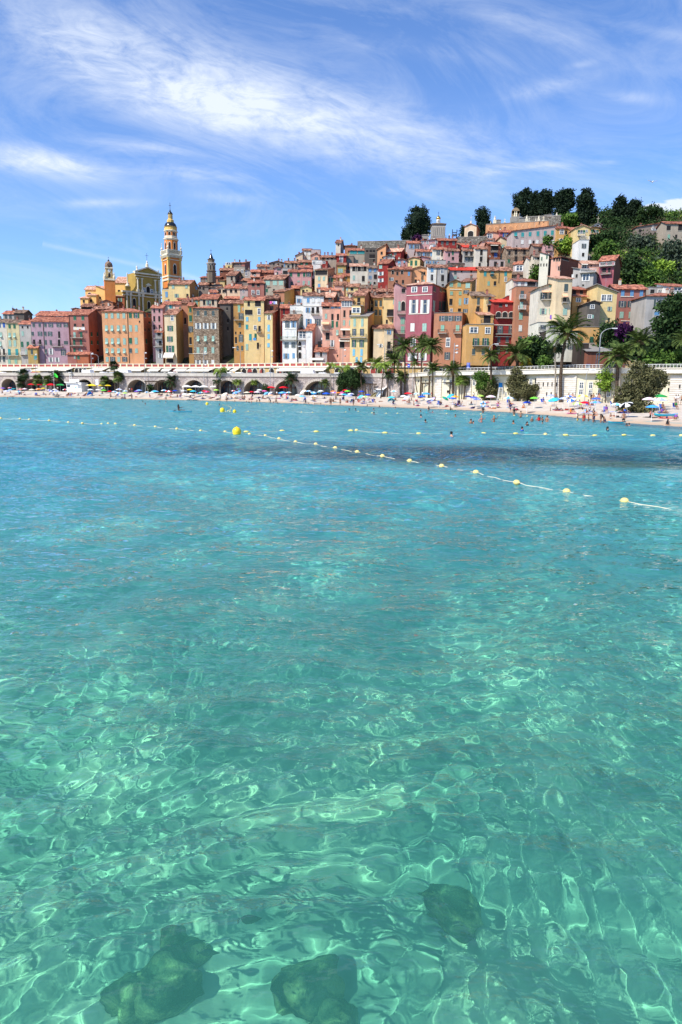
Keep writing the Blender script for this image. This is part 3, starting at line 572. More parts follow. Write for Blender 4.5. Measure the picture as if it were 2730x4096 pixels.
H('brown orange house with blue-grey shutters and iron balconies',1216,1571,1128,'tc',x2=1650,sc='rb',f=-12,rc='g',roof='f',ch=0,wins='1170 1325,1415,1515 on 44x62;1290 1322,1511 cc 44x70;B 1268 1378 1358;B 1465 1560 1358;1472 1390 w 48x108;1640 1380 on 34x90;1380 1612 cg 34x90')
R('J')
H('upper ochre house with attic windows left of twin ochre house',0,156,92,'yo',f=-2,rc='k',roof='e',ch=1,wins='120 20,120 cc 44x50;226 22,132 cc 36x44;336 15 dd 40x80;334 130 cl 34x84;440 20 w 30x40;440 125 dd 44x44;L 0 156 180')
H('upper ochre house with greenish attic shutter and dark side',157,276,84,'oc',x2=326,sc='oc',f=-6,rc='b',roof='m',ch=1,wins='128 228 cl 56x62;210 207 on 34x40;325 210 ob 30x76;447 202 on 34x44')
H('mustard house with tiled roof and tall dark balcony windows',276,440,258,'yo',f=-11,rc='k',ch=0,wins='327 360 cn 32x92;278 320 dd 14x22;430 355 dd 40x80;B 325 385 470;562 353 cg 50x98')
H('bright mustard house with narrow brown balcony beside crimson house',441,562,268,'ye',f=-12,rc='k',roof='m',ch=1,wins='320 503 cn 34x88;425 498 dd 42x74;B 462 535 370')
H('covered veranda house with green rails and pink tiled roof',386,556,500,'yo',f=-17,rc='p',roof='m',ch=0,wins='555 470 dg 86x96;B 392 545 612')
H('lower mustard house with blue picture window and green shutters',216,550,642,'yo',f=-19,rc='p',roof='f',ch=0,wins='688 302 w 96x72;695 478 w 62x78;840 328,448 og 38x98;B 285 490 888;960 300,420 cn 38x76')
H('crimson house with triple arches and long balconies',560,812,338,'rd',f=-16,rc='x',roof='m',ch=0,wins='378 640 dd 40x40;380 712 w 20x26;500 612,692,772 rd 60x78;L 560 808 625;688 632,772 on 34x98;B 565 800 742;L 565 800 772;808 617,722 cn 36x68;B 565 798 886;935 612 cn 36x80;935 720 cn 30x60;B 575 805 540')
H('scarlet sheet-clad roof room beside the crimson house',730,828,282,'rd',f=-11,rc='x',roof='f',ch=0,base='deck')
H('tall terracotta house with white balconies and roof loggia',835,1106,165,'tc',f=-15,rc='g',roof='f',ch=0,wins='245 908,1048 cn 40x98;B 870 950 298 w;B 1010 1085 298 w;375 900,1040 cl 40x78;B 860 950 432 w;B 998 1088 438 w;512 892,1036 cc 44x84;665 887 cw 42x74;668 1028 on 34x80;B 982 1080 742 w;800 882 cn 38x68;798 1022 cg 34x50;P 1107 180 800')
H('red-roofed attic loggia on top of the terracotta house',838,1088,75,'pg',f=-14,rc='r',roof='m',ch=1,base='deck',wins='118 1000 dn 90x70;118 875,955 cw 34x60;118 1062 dd 30x60')
H('cream stair wall house left of the terracotta house',784,835,78,'ic',f=-13,rc='p',roof='f',ch=0,wins='215 820 cn 12x50')
H('cream gabled house with peach awnings and iron balcony',1116,1372,160,'cr',f=-14,rc='k',roof='e',sl=.34,ch=0,wins='138 1268 cc 40x24;262 1178,1292 on 40x86;A 1155 1240 198 222 p;A 1248 1335 198 222 p;B 1145 1335 310;455 1172,1288 ol 40x72;655 1170,1285 on 32x56;L 1110 1420 610;B 1150 1450 690 w')
H('cream apartment house with white awnings under the gabled house',1112,1452,620,'ic',f=-22,rc='g',roof='f',ch=0,wins='655 1170,1285 on 32x56;B 1115 1450 712;A 1155 1235 722 760;A 1243 1318 722 760;A 1350 1440 722 768;785 1190,1285 dn 70x60;B 1118 1450 832 w;905 1330,1420 on 30x60;1085 1310,1400 ol 40x80')
R('K')
H('tall beige tower house with peach blind and tiled roof',5,194,45,'be',f=-14,rc='p',roof='m',ch=0,wins='158 112 cn 46x96;A 62 128 236 280 p;310 93 dd 44x54;B 52 130 345;458 98 cl 50x80')
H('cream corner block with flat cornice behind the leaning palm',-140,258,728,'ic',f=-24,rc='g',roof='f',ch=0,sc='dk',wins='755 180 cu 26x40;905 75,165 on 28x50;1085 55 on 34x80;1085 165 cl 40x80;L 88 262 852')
H('narrow yellow house with red attic roof beside beige tower',196,375,268,'yo',f=-8,rc='r',roof='m',ch=0,wins='312 267 w 58x50;438 275 cg 44x96;530 268 cn 50x70')
H('red tiled attic with open windows over the narrow yellow house',196,380,182,'rb',f=-5,rc='r',roof='m',ch=0,base='deck',wins='215 218,305 dd 38x52')
H('narrow grey stucco house with gable and white windows',378,546,348,'dg',f=-13,rc='k',roof='e',sl=.3,ch=0,wins='396 441 w 50x52;520 408 w 46x48;520 446 cl 26x44;655 394 dd 40x60')
H('lower yellow house under the grey stucco house',260,530,676,'yo',f=-15.5,rc='g',roof='f',ch=0,wins='800 305 cg 26x40;812 432 cg 44x80;B 400 460 858')
H('bright yellow house with sloping roof edge and barred window',508,756,212,'ye',f=-10,rc='g',roof='s',rise=1.6,ch=0,wins='285 590,650 w 68x76;422 657 ol 26x54;555 650 dd 22x40')
H('brick pink house with three rows of shutters',742,1120,172,'br',f=2,rc='r',ch=1,wins='228 822,938,1057 cb 42x72;362 818,930,1050 on 46x74;498 808,922,1040 cl 48x78;600 1032 r 60x54;L 800 1110 575;L 797 960 268;P 1105 190 590')
H('pale grey lilac house at the right edge with red roof',1126,1640,266,'gr',f=-6,rc='r',ch=3,roof='h',sl=.3,wins='350 1258 on 44x92;482 1250 cb 60x46;590 1370 cb 30x40')
H('white roof room with blue awning at the right edge',1415,1640,142,'wh',f=6,rc='r',roof='m',ch=0,wins='175 1510 w 100x40',base='deck')
H('glazed grey roof terrace room behind the grey lilac house',1150,1400,178,'gr',f=8,rc='g',roof='f',ch=0,wins='205 1195 dn 50x50;205 1290,1350 w 50x40')
R('B')
H('yellow villa with terrace in front of the bell tower',620,966,1200,'ye',x2=1080,sc='yo',roof='f',rc='g',hh=14,ch=0,wins='1245 680 cb 32x70;1240 797 ob 34x66;1238 862 on 30x66;1335 680 cb 30x30;L 620 966 1182')
H('set-back top storey of the yellow villa with brown roof',706,968,1118,'ye',x2=1078,sc='oc',roof='g',rc='b',hh=17,wins='1150 762 cl 32x44;1147 928 cl 30x40;1165 1052 cb 22x36')
H('dark stone house with red roof left of the small dark belfry',1104,1240,1035,'gb',roof='m',rc='r',hh=8)
H('ochre house with dark windows under the small belfry',1240,1350,1030,'tc',roof='m',rc='r',hh=8,wins='1070 1287,1337 dn 24x34')
H('small pale yellow rooftop house near the belfry',1420,1500,868,'ye',roof='f',rc='g',hh=9,wins='858 1458 w 60x26',ch=0)
H('brown house with tiled roof right of the belfry',1345,1520,942,'rb',roof='g',rc='b',hh=8,wins='958 1372 dd 20x24')
H('yellow lean-to house behind cream gable cottage',1350,1408,1068,'ye',roof='m',rc='b',hh=6,ch=0)
H('brown shaded house left of the cream gable cottage',1080,1204,1125,'gb',roof='g',rc='b',hh=10,wins='1165 1100 dd 30x30')
H('grey flat-fronted house with washing near the cottage',1165,1350,1150,'gn',roof='g',rc='k',hh=8,wins='1180 1190,1220 dd 26x24')
H('grey house with blue shutter under the cream gable cottage',1212,1315,1220,'gr',roof='g',rc='r',hh=9,wins='1240 1290 cu 22x34')
H('cream gable cottage with three dark windows',1312,1450,1172,'pe',roof='e',rc='r',hh=9,sl=.3,wins='1206 1345,1400 dn 38x42')
H('peach cottage right of the cream gable cottage',1450,1600,1150,'pe',roof='g',rc='r',hh=9,wins='1206 1490,1550 dn 30x40')
R('D')
H('small yellow top house on the left skyline',5,80,182,'ye',roof='f',rc='g',hh=7,ch=0,wins='170 42 w 60x20')
H('grey brown skyline house beside the yellow top house',82,208,162,'gb',roof='m',rc='b',hh=7,wins='175 115 dd 20x18')
H('salmon brown skyline house with chimney on its right',210,250,160,'br',x2=320,sc='br',roof='m',rc='b',hh=8,ch=1)
H('beige grey house with two light blue windows',112,250,222,'gn',roof='f',rc='g',hh=9,ch=0,wins='265 168,218 w 26x40')
H('narrow grey house with white window below skyline',252,325,256,'gr',roof='e',rc='k',hh=8,wins='290 270 w 26x60')
H('grey beige gabled house with dark side wall',20,128,318,'gn',x2=238,sc='dg',roof='g',rc='b',hh=10,wins='356 86 dd 26x52')
H('salmon house with satellite dish and blue window',328,440,272,'sa',roof='g',rc='r',hh=9,wins='292 365 dn 50x34;318 375 w 20x20')
H('long low grey skyline house with tiled roof',405,562,205,'gn',roof='g',rc='b',hh=8,wins='225 515 dn 18x40')
H('dark gabled skyline house in the middle left',562,760,162,'gb',roof='e',sl=.28,rc='k',hh=8,wins='178 615,672 dn 20x26')
H('reddish low house under the long grey skyline house',440,602,280,'rb',roof='g',rc='r',hh=7,wins='292 520 dd 20x16')
H('pink gabled house with dark doorway and awning',618,722,226,'pk',roof='e',rc='r',hh=9,wins='242 680 cn 50x22;300 652 cn 34x56')
H('grey terrace house with plants and glass awning',722,862,240,'gr',roof='f',rc='g',hh=8,ch=0,wins='280 760 dn 60x44;280 830 dd 40x40')
H('brown grey house row with dark windows below skyline',752,932,162,'gn',roof='g',rc='b',hh=9,wins='198 852,893 bn 22x56;190 748 cb 12x44')
H('cream house with two rows of white windows on the skyline',975,1085,5,'cr',roof='g',rc='b',hh=9,wins='45 1008,1062 cw 26x44;106 1006,1058 cw 26x36')
H('cream side house at the foot of the skyline cream house',893,976,66,'pe',roof='z',rise=1.2,rc='b',hh=9,wins='122 912 dd 22x20')
H('pinkish brown plain house on the skyline right of cream house',1086,1200,8,'pg',roof='f',rc='g',hh=9,ch=0)
H('small salmon gabled house with two windows',1085,1192,62,'sa',roof='e',rc='r',hh=9,wins='106 1148 on 20x36')
H('pale pink house with red roof and three dark windows',920,1090,220,'pk',roof='g',rc='r',hh=9,wins='238 1015 on 20x34')
H('dark shuttered brown house under the cream skyline house',930,1092,150,'rb',roof='g',rc='b',hh=8,wins='172 960,1025 cg 34x36')
H('white framed terrace room with glazed front',1095,1222,140,'wh',roof='f',rc='g',hh=8,ch=0,wins='158 1120 w 40x34;160 1175 cw 60x30')
H('dark red narrow house beside the glazed terrace room',1222,1290,150,'rd',roof='f',rc='g',hh=8,ch=0,wins='155 1243 w 34x26')
H('brown house with small yellow window near the top',1192,1266,92,'tc',roof='g',rc='b',hh=8,wins='112 1235 dd 30x22')
H('grey house with terracotta roof and dark windows near top',1266,1404,92,'gn',roof='g',rc='b',hh=8,wins='108 1290,1345 dd 26x22')
H('pale pink house with dark green shutters on the left',800,960,272,'pk',roof='g',rc='r',hh=11,wins='308 830,925 cg 32x50;392 925 cl 30x20')
H('pale pink house with dark green shutters on the right',961,1086,270,'pk',roof='g',rc='r',hh=11,wins='308 995 cg 28x54;306 1050 og 28x54;410 990,1055 cl 26x50')
H('beige house with dark roof loggia and orange side wall',1130,1290,250,'be',x2=1378,sc='og',roof='m',rc='b',hh=14,wins='285 1210 dd 150x56;356 1183,1243 cl 28x50;450 1183 cb 28x56')
H('teal terrace house with laundry beside the loggia house',1290,1360,350,'gn',roof='f',rc='g',hh=10,ch=0,wins='375 1310,1345 cg 24x50')
H('mustard house with red roof right of the laundry terrace',1362,1482,345,'yo',roof='g',rc='r',hh=10,wins='380 1475 dd 14x24')
H('ochre brown cottage with red roof near the crimson house',1482,1600,325,'oc',roof='g',rc='r',hh=9,wins='352 1525 cn 20x26')
H('wide grey cream house with three pale green blinds',490,742,368,'gn',x2=858,sc='dk',roof='g',rc='b',hh=12,wins='412 540,628,705 cl 50x54;505 528 cg 22x46')
H('low grey beige house with a single green shutter',544,706,462,'pg',roof='g',rc='b',hh=9,wins='485 632 cg 34x46',ch=0)
H('salmon red house with white lower windows',292,492,410,'br',roof='g',rc='r',hh=13,wins='434 355,420 dn 36x50;532 352,418 w 32x56;P 494 420 590')
H('pinkish grey house with white shutters and awning',188,290,482,'pg',roof='g',rc='b',hh=10,wins='516 232 w 24x30;590 238 cc 40x26')
H('peach house with drainpipe and dark windows at left',0,188,478,'pe',roof='g',rc='r',hh=10,wins='514 5,78,138 dn 32x42;P 20 480 600')
H('low brown roofed house in the left cluster',330,600,338,'rb',roof='g',rc='r',hh=6,wins='355 380,450 dd 20x14')
H('brown shack house with awning in the left cluster',100,292,382,'gb',roof='g',rc='b',hh=6,wins='395 165,250 dd 26x20')
H('rust brown low house with long red roof',0,180,608,'rb',x2=215,roof='g',rc='r',hh=7)
H('orange yellow gabled house below the pink houses',950,1092,470,'ye',roof='e',rc='r',hh=9,sl=.35,wins='505 1030 dd 20x14')
H('red roofed low house left of the orange gable',840,952,480,'rb',roof='g',rc='r',hh=7,wins='500 900 dd 60x20')
H('low brown roof house with skylight above white house',1068,1242,545,'gb',roof='g',rc='b',hh=6,wins='528 1160 dd 20x10')
H('white roof terrace room behind upper white house',892,1002,590,'wh',roof='f',rc='g',hh=9,ch=0,wins='635 932 ob 26x50')
H('rust house with grey window above the salmon house',1236,1370,592,'rb',x2=1420,roof='g',rc='p',hh=9,wins='622 1320 cn 34x46')
H('long low brown house under the mustard house',1180,1440,505,'gb',roof='g',rc='r',hh=8,wins='530 1290 w 20x20')
H('salmon corner house with small dark windows',1378,1500,438,'sa',roof='g',rc='b',hh=9,wins='435 1483 dd 14x24;490 1485 cl 14x34')
R('E')
H('cream gabled skyline house with brown side',-20,42,225,'cr',x2=82,sc='pg',roof='g',rc='b',hh=9,wins='250 15 dd 20x20')
H('ochre brown skyline house with hipped roof',95,242,262,'tc',roof='h',rc='b',hh=8,wins='292 162 cn 26x34')
H('crimson house with red roof and white framed door',-8,112,384,'rd',roof='g',rc='r',hh=11,wins='425 50 wd 40x84;488 45 w 50x12'.replace('wd','w'))
H('house with long teal glazed veranda',150,345,316,'gn',roof='g',rc='r',hh=10,wins='342 203,300 ct 84x40')
H('shadowy house with dark arcade beside the teal veranda',345,503,305,'dg',roof='f',rc='b',hh=10,ch=0,wins='328 375,420,460 dd 30x34;392 438 dd 70x50')
H('plain grey rendered wall house below the teal veranda',82,205,402,'gb',roof='f',rc='g',hh=8,ch=0)
H('low ochre grey house with two dark windows',118,345,365,'yg',roof='f',rc='b',hh=8,ch=0,wins='408 220,294 cn 30x40')
H('plain orange house with slanted roof edge below cemetery wall',505,610,303,'og',x2=655,sc='tc',roof='z',rise=1.8,rc='b',hh=12,ch=0)
H('red house with sloping tiled roof below cemetery wall',608,800,338,'rd',x2=858,roof='g',rc='p',hh=10,wins='358 727 cn 34x34')
H('whitewashed glazed terrace house in the centre',575,720,400,'gr',roof='e',sl=.3,rc='k',hh=9,wins='405 595 cw 30x30;402 705 cw 34x40',ch=0)
H('low white and brown rooftop house in the centre',540,730,455,'pe',roof='g',rc='r',hh=6,wins='465 640 dd 14x14')
H('pink gabled house with two turquoise shutters',733,880,445,'pk',roof='e',sl=.34,rc='b',hh=10,wins='480 777 cy 34x50;472 842 cy 20x46')
H('yellow gabled house with two dark green shutters',884,1040,428,'ye',x2=1110,sc='oc',roof='e',sl=.25,rc='r',hh=10,wins='475 930,988 cg 30x66')
H('cream house with arcade of dark arches under the roof',165,384,515,'cr',roof='g',rc='p',hh=14,wins='548 210,275,345 rd 46x60;548 240,315 rd 24x60;660 208 cl 28x58;672 327 dd 36x72')
H('weathered grey house with patched plaster',385,517,538,'gr',roof='g',rc='k',hh=13,wins='566 412,475 cb 30x44;655 412 ob 16x40;648 478 dn 40x60;728 416 cc 18x30;726 468 rb 30x36')
H('narrow crimson red house with two flower-box windows',516,640,488,'rd',x2=745,sc='rd',roof='g',rc='r',hh=15,wins='522 545 cl 38x44;608 545 ow 34x44;692 545 ow 34x44')
H('wide terracotta house with red roof and round green shutters',640,936,553,'tc',roof='g',rc='r',hh=13,wins='592 697,812 rl 30x48;678 690 w 28x34;676 662 cn 20x36')
H('dark stone barn house with gable and open doorway',872,1080,602,'sd',x2=1145,sc='tc',roof='e',sl=.34,rc='k',hh=10,wins='640 952 dd 40x90',ch=1)
H('peach house with rounded gable behind the stone barn',938,1145,548,'og',roof='e',sl=.3,rc='p',hh=12,ch=0)
H('small crimson terrace house with striped awning',708,878,665,'rd',roof='f',rc='g',hh=8,ch=0,wins='672 800 dd 130x44;A 728 865 645 672;B 708 840 720')
H('white house front with blue shutter in the centre right',1146,1252,528,'wh',roof='g',rc='b',hh=14,wins='560 1190 cb 34x54;657 1188 dd 30x76')
H('grey stone house with tall blue and dark windows',1252,1385,530,'gr',roof='g',rc='b',hh=14,wins='570 1318 wb 38x70;665 1322 dd 36x80;750 1325 dd 30x24;P 1250 540 740'.replace('wb','w'))
H('old rubble walled house with parapet on the right',1388,1600,492,'sd',roof='f',rc='g',hh=12,ch=0,wins='525 1430 cn 24x44')
H('pinkish grey house with small windows and red awning roof',1422,1600,562,'pg',roof='m',rc='x',hh=11,wins='598 1482 dn 28x40;655 1482 cc 36x36')
H('pinkish brown house with blue window under the cypress',885,1042,225,'pg',roof='g',rc='r',hh=11,wins='272 935 ob 30x48')
H('pale pink house with three blue windows below the mausoleum',1048,1268,195,'pk',roof='z',rise=.6,rc='r',hh=11,wins='216 1070,1132,1245 w 28x40')
H('crimson brown house with red roof below the bell frame',1268,1500,192,'rd',roof='g',rc='r',hh=11,wins='222 1318,1382,1460 cn 30x48')
H('long dark roofed house with a row of blue shutters',1000,1196,330,'pg',roof='g',rc='r',hh=10,wins='366 1035,1130 on 26x44;366 1085,1180 cb 22x44')
H('narrow white house with chimney beside dark roofed house',1170,1252,258,'wh',roof='f',rc='g',hh=10,ch=1,wins='272 1228 ob 24x40')
H('small pale yellow house with roses and open windows',1200,1372,303,'ic',roof='g',rc='r',hh=11,wins='345 1268 on 22x60;350 1315 dd 22x84;410 1265 cw 36x26')
H('rosy pink house with plain wall and green shutter',1360,1530,322,'pk',roof='g',rc='b',hh=12,wins='345 1450 cg 24x60;418 1452 dn 30x40;396 1530 dn 14x28')
H('small brown roofed house under the blue window house',862,992,365,'rb',roof='g',rc='r',hh=6,wins='378 935 dn 26x20')
H('pink low cottage with tiny dark window in the centre',978,1160,410,'pk',roof='e',rc='r',hh=8,sl=.2,wins='412 1045 dd 22x24')
H('grey white house with two blue windows under a tiled roof',1108,1362,455,'gr',roof='f',rc='g',hh=10,ch=0,wins='466 1145,1232 ob 30x28')
H('yellow cream cottage with two windows in the centre left',108,262,775,'ye',x2=310,roof='g',rc='b',hh=8,wins='805 125 cl 20x36;805 185 dn 36x34')
H('salmon cottage with tiny windows in the centre left',-40,108,735,'sa',roof='g',rc='b',hh=9,wins='740 72 dd 12x24;800 72 dd 12x34')
H('brown shack with white awnings under the grey patched house',285,495,785,'gb',roof='g',rc='k',hh=7,wins='800 320,430 dd 40x20')
H('grey long house with brown tiled roof left of the pink house',318,505,838,'gb',roof='g',rc='b',hh=8,wins='855 370,440 dd 26x26')
H('brown house with open rooftop windows left of the pink house',505,705,835,'rb',roof='g',rc='b',hh=9,wins='862 555,600 dn 30x28')
H('tumbled rubble roof house above the yellow house',130,320,860,'gb',roof='g',rc='k',hh=6)
H('low brown house on the slope left of the crimson one',0,110,500,'yg',roof='g',rc='b',hh=9,wins='570 40 cl 60x50')
H('small mustard hut under the ivy terrace',0,145,640,'oc',roof='m',rc='b',hh=6,ch=0,wins='655 115 dd 14x24')
R('F')
H('long salmon gabled house under the arcaded cemetery wall',465,628,668,'sa',roof='e',sl=.25,rc='r',hh=11,wins='702 503 w 60x52')
H('plum red house with deep blue window',636,786,652,'dp',roof='g',rc='r',hh=12,wins='688 700 ou 34x52')
H('low pink house with dark blue glazing',585,785,733,'dp',roof='g',rc='r',hh=8,wins='760 708 cu 80x36;762 605 dn 34x30')
H('long pale cream building with a row of teal shutters',790,1332,640,'pg',roof='z',rise=2.2,rc='r',hh=15,ch=1,wins='680 828 at 36x50;684 915 ct 34x56;678 1008 ct 34x56;672 1107 ct 32x62;668 1198 ct 34x62;660 1288 ct 34x60;775 912,1008,1098,1290 cw 34x50;788 1052 bd 26x60',dmin=-9)
H('mustard house with white tilted blinds beside the long building',1345,1502,605,'yo',roof='g',rc='r',hh=10,wins='650 1408 w 48x52;760 1398 w 44x48')
H('shadowed mustard house between two yellow villas',1516,1600,620,'oc',roof='g',rc='r',hh=9,ch=0,wins='670 1550 dn 50x70')
H('orange salmon gabled house with two white blinds',400,585,768,'sa',roof='e',sl=.22,rc='k',hh=10,wins='775 482,520 cw 26x30')
H('pink house with flat red roof below the chapel',175,360,842,'pk',roof='g',rc='x',hh=10,wins='858 240 cn 16x24')
H('small brown house directly below the chapel wall',115,272,815,'gb',roof='g',rc='r',hh=7,ch=0)
H('grey white house with balconies and dark openings',175,320,888,'gr',roof='g',rc='b',hh=12,wins='928 210,272 dd 32x56;995 212,270 on 26x60;B 178 300 958')
H('cream grey slab house with three stacked dark windows',328,478,862,'cr',roof='g',rc='b',hh=14,wins='908 398 dn 32x70;992 394 dn 34x66;1060 376 dn 28x44;P 475 870 1030')
H('brown house with dark terrace and white awning',488,640,802,'rb',roof='g',rc='r',hh=13,wins='850 562 dg 90x70;938 577 cu 40x54;955 504 w 16x16;A 510 605 812 826;B 512 600 905')
H('beige stone house with sloping roof and tilted shutter',640,772,775,'be',roof='s',rise=1.8,rc='b',hh=12,wins='832 668 al 36x46;930 664 cl 30x70;970 662 w 40x10')
H('large rubble stone house with tall brown shutters',720,1010,862,'st',roof='g',rc='b',hh=14,ch=1,wins='906 832,938 bn 32x64;990 832,934 bd 36x66;830 842 dd 14x24')
H('low grey brown house with wide dark roof',505,722,1015,'pg',roof='f',rc='k',hh=9,ch=0,wins='1055 575,656 dn 38x70')
H('small white hut with awning beside the dark roof',455,522,1045,'wh',roof='m',rc='g',hh=6,ch=0,wins='1056 475 w 30x20')
H('mustard house with turquoise shutters in upper right cluster',378,782,1132,'yo',roof='g',rc='b',hh=12,ch=1,wins='1175 445,535,702 ct 32x60;1245 702 w 30x54;B 500 555 1178;P 622 1140 1290')
H('pink house with large blue window below the rubble house',800,942,1058,'pg',x2=1000,sc='gb',roof='g',rc='r',hh=9,ch=0,wins='1105 875 w 84x66')
H('dark pink shed with long tiled roof',752,972,1185,'gb',roof='g',rc='k',hh=7,ch=0)
H('wide pinkish grey house with red sheet roof',5,348,1128,'pg',roof='g',rc='x',hh=11,wins='1162 70 cn 30x40;1148 150,270 dd 20x24;1220 70 cl 36x40;1220 268 dd 20x36')
H('dark covered terrace with white slatted canopy',290,552,1230,'dk',roof='f',rc='g',hh=7,ch=0)
H('small white gable house under the pink window house',760,945,1235,'wh',roof='e',sl=.25,rc='k',hh=8,wins='1240 832 dd 50x22')
H('grey brown house next to the pink balcony house',1062,1200,828,'gb',roof='g',rc='b',hh=9,ch=0)
H('pink house with roof terrace under the long building',1198,1300,822,'pk',roof='s',rise=1.0,rc='r',hh=9,ch=0,wins='842 1248 dd 30x20;B 1198 1290 885')
H('narrow cream house with dark upper windows',1000,1072,990,'cr',roof='g',rc='b',hh=12,wins='988 1020 dd 22x24;1078 1020,1045 bd 16x60')
H('cream shaded house behind the pale yellow house',1070,1132,962,'iv',roof='g',rc='k',hh=12,wins='978 1113 dd 28x40;1078 1113 dn 28x54;985 1052 dd 10x30')
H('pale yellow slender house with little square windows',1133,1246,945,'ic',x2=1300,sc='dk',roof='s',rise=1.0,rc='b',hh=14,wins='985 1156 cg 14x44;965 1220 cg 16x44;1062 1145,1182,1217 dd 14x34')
H('brown walled house with roof garden above the mustard house',330,560,1320,'sd',roof='g',rc='k',hh=4,ch=0)
H('tan house with shaded terrace and blue parasol',555,780,1350,'tc',roof='g',rc='k',hh=4,ch=0,wins='1385 690 dn 30x40')
R('G')
H('salmon house with glazed top floor and brown side wall',-73,48,985,'sa',x2=400,sc='rb',roof='h',rc='r',hh=16,sl=.25,ch=0,wins='995 -35,0,30 dd 24x40;985 100 dn 90x44;1105 20 dn 16x50;1102 38 dn 12x70')
H('white grey house with tall glazed door and roof terrace',200,462,1158,'gr',x2=526,sc='gr',roof='s',rise=1.2,rc='g',hh=13,ch=0,wins='1202 245 dn 26x44;1202 197 cw 26x40;1218 362 w 84x86;B 290 488 1162 w;1318 326 dd 26x20;1245 515 dd 20x40')
H('peach house with awning beside the white grey house',318,530,1048,'sa',roof='g',rc='p',hh=9,ch=0,wins='1085 340 w 60x40;1075 428 dn 20x20;A 300 378 1045 1068')
H('pink red house with two white balconies',532,722,1018,'dp',x2=800,sc='rb',roof='g',rc='r',hh=14,ch=0,wins='1040 580,660 dd 60x50;B 535 722 1080 w;1130 590 dn 50x60;1130 655 dn 30x60;B 550 680 1182')
H('white lower house with green shutter under the pink red house',528,702,1195,'wh',roof='f',rc='g',hh=8,ch=0,wins='1255 576 cg 28x80')
H('low cottage with rounded pale roof beside yellow house',378,505,1430,'pe',roof='e',sl=.3,rc='k',hh=6,ch=0)
H('yellow villa with gable and white balcony at the hilltop',235,410,596,'ye',roof='e',sl=.38,rc='p',hh=11,ch=1,wins='648 305 og 44x44;636 369 w 24x30;B 255 345 702 w;B 285 400 750 w')
H('smaller yellow villa wing with shallow gable',415,542,602,'yo',roof='e',sl=.24,rc='b',hh=8,ch=0,wins='640 470 og 46x34;B 392 515 690 w')
H('white terrace block in front of the yellow villa',282,400,768,'wh',roof='f',rc='g',hh=9,ch=0)
H('long low villa with tiled roof among the hilltop trees',1005,1290,585,'gb',roof='z',rise=1.4,rc='r',hh=5,ch=1,wins='615 1230 w 90x26;598 1200 w 14x50')
H('grey stone villa with dark windows at the right skyline',1372,1640,545,'gn',roof='g',rc='r',hh=9,ch=0,wins='600 1400 dn 50x60;595 1545 dn 50x80')
# ---------------------------------------------------------------- sea, sand, ground, quay
def cw(px, Y, z=0): return Vector(((px-1365)*Y/FH, Y, z))
def npmesh(name, V, m, n, mat, smooth=True):
    i = (np.arange(m-1)[:,None]*n+np.arange(n-1)[None,:]).ravel(); f = np.stack([i,i+1,i+n+1,i+n],1)
    me = bpy.data.meshes.new(name); me.vertices.add(len(V)); me.vertices.foreach_set('co', V.ravel().astype(np.float32))
    me.loops.add(f.size); me.loops.foreach_set('vertex_index', f.ravel().astype(np.int32))
    me.polygons.add(len(f)); me.polygons.foreach_set('loop_start', np.arange(len(f), dtype=np.int32)*4); me.polygons.foreach_set('loop_total', np.full(len(f), 4, dtype=np.int32))
    me.polygons.foreach_set('use_smooth', np.full(len(f), smooth)); me.update(); me.validate(); me.materials.append(mat); return link(name, me)
waves = []
for lam, amp, cnt in ((5.5,.014,4),(2.4,.012,6),(1.2,.0058,9),(.62,.0031,13),(.33,.0015,16),(.18,.0006,12)):
    for _ in range(cnt):
        l = lam*rng.uniform(.72, 1.35); a = rng.normal(-1.25, .62 if lam > .6 else 1.0); k = 2*math.pi/l
        waves.append((k*math.cos(a), k*math.sin(a), rng.uniform(0, 6.28), amp*rng.uniform(.5, 1.2)*l/lam))
def wave_z(X, Y):
    Xw = X+.42*np.sin(.63*Y+.37*X+1)+.25*np.sin(1.5*X-.55*Y)+.9*np.sin(.11*Y+.17*X); Yw = Y+.36*np.sin(.83*X-.47*Y)+.8*np.sin(.13*X+.09*Y+2)
    Z = np.zeros_like(X)
    for kx, ky, p, a in waves:
        lam = 2*math.pi/math.hypot(kx, ky); fade = np.clip((lam*260-Y)/(lam*160), 0, 1)
        s = np.sin(kx*Xw+ky*Yw+p); Z += a*(1+1.0*np.clip((Y-9)/22, 0, 1))*fade*(s+.22*(1-np.abs(s))*2-.22)
    pat = .72+.38*np.sin(.21*X+.05*Y+.6*np.sin(.09*Y))*np.sin(.07*Y-.12*X+1)+.22*np.sin(.5*X+.31*Y)
    calm = np.clip((shoreA(X, Y)-Y)/25, .25, 1)
    return Z*pat*calm
_px = np.linspace(-300, 3050, 120); _sy = np.array([shoreY(p) for p in _px])
def shoreA(X, Y): return np.interp(1365+X*FH/np.maximum(Y, .5), _px, _sy)
ys = [1.6]
while ys[-1] < 236: ys.append(ys[-1]*1.0048+.0015)
ys = np.array(ys); xa = np.linspace(-.72, .66, 560)
X = np.outer(ys+3.0, xa).ravel(); Y = np.repeat(ys, len(xa))
V = np.stack([X, Y, wave_z(X, Y)], 1)
m, n, l, p = newmat('clear_sea_water'); n.remove(p); out = n['Material Output']
refr = n.new('ShaderNodeBsdfRefraction'); refr.inputs['IOR'].default_value = 1.333; refr.inputs['Roughness'].default_value = 0; refr.inputs['Color'].default_value = (.62, 1.0, .88, 1)
glos = n.new('ShaderNodeBsdfGlossy'); glos.inputs['Roughness'].default_value = .02; glos.inputs['Color'].default_value = (1, 1, 1, 1)
dif = n.new('ShaderNodeBsdfDiffuse'); dif.inputs['Color'].default_value = (.13, .60, .48, 1)
fr = n.new('ShaderNodeFresnel'); fr.inputs['IOR'].default_value = 1.36
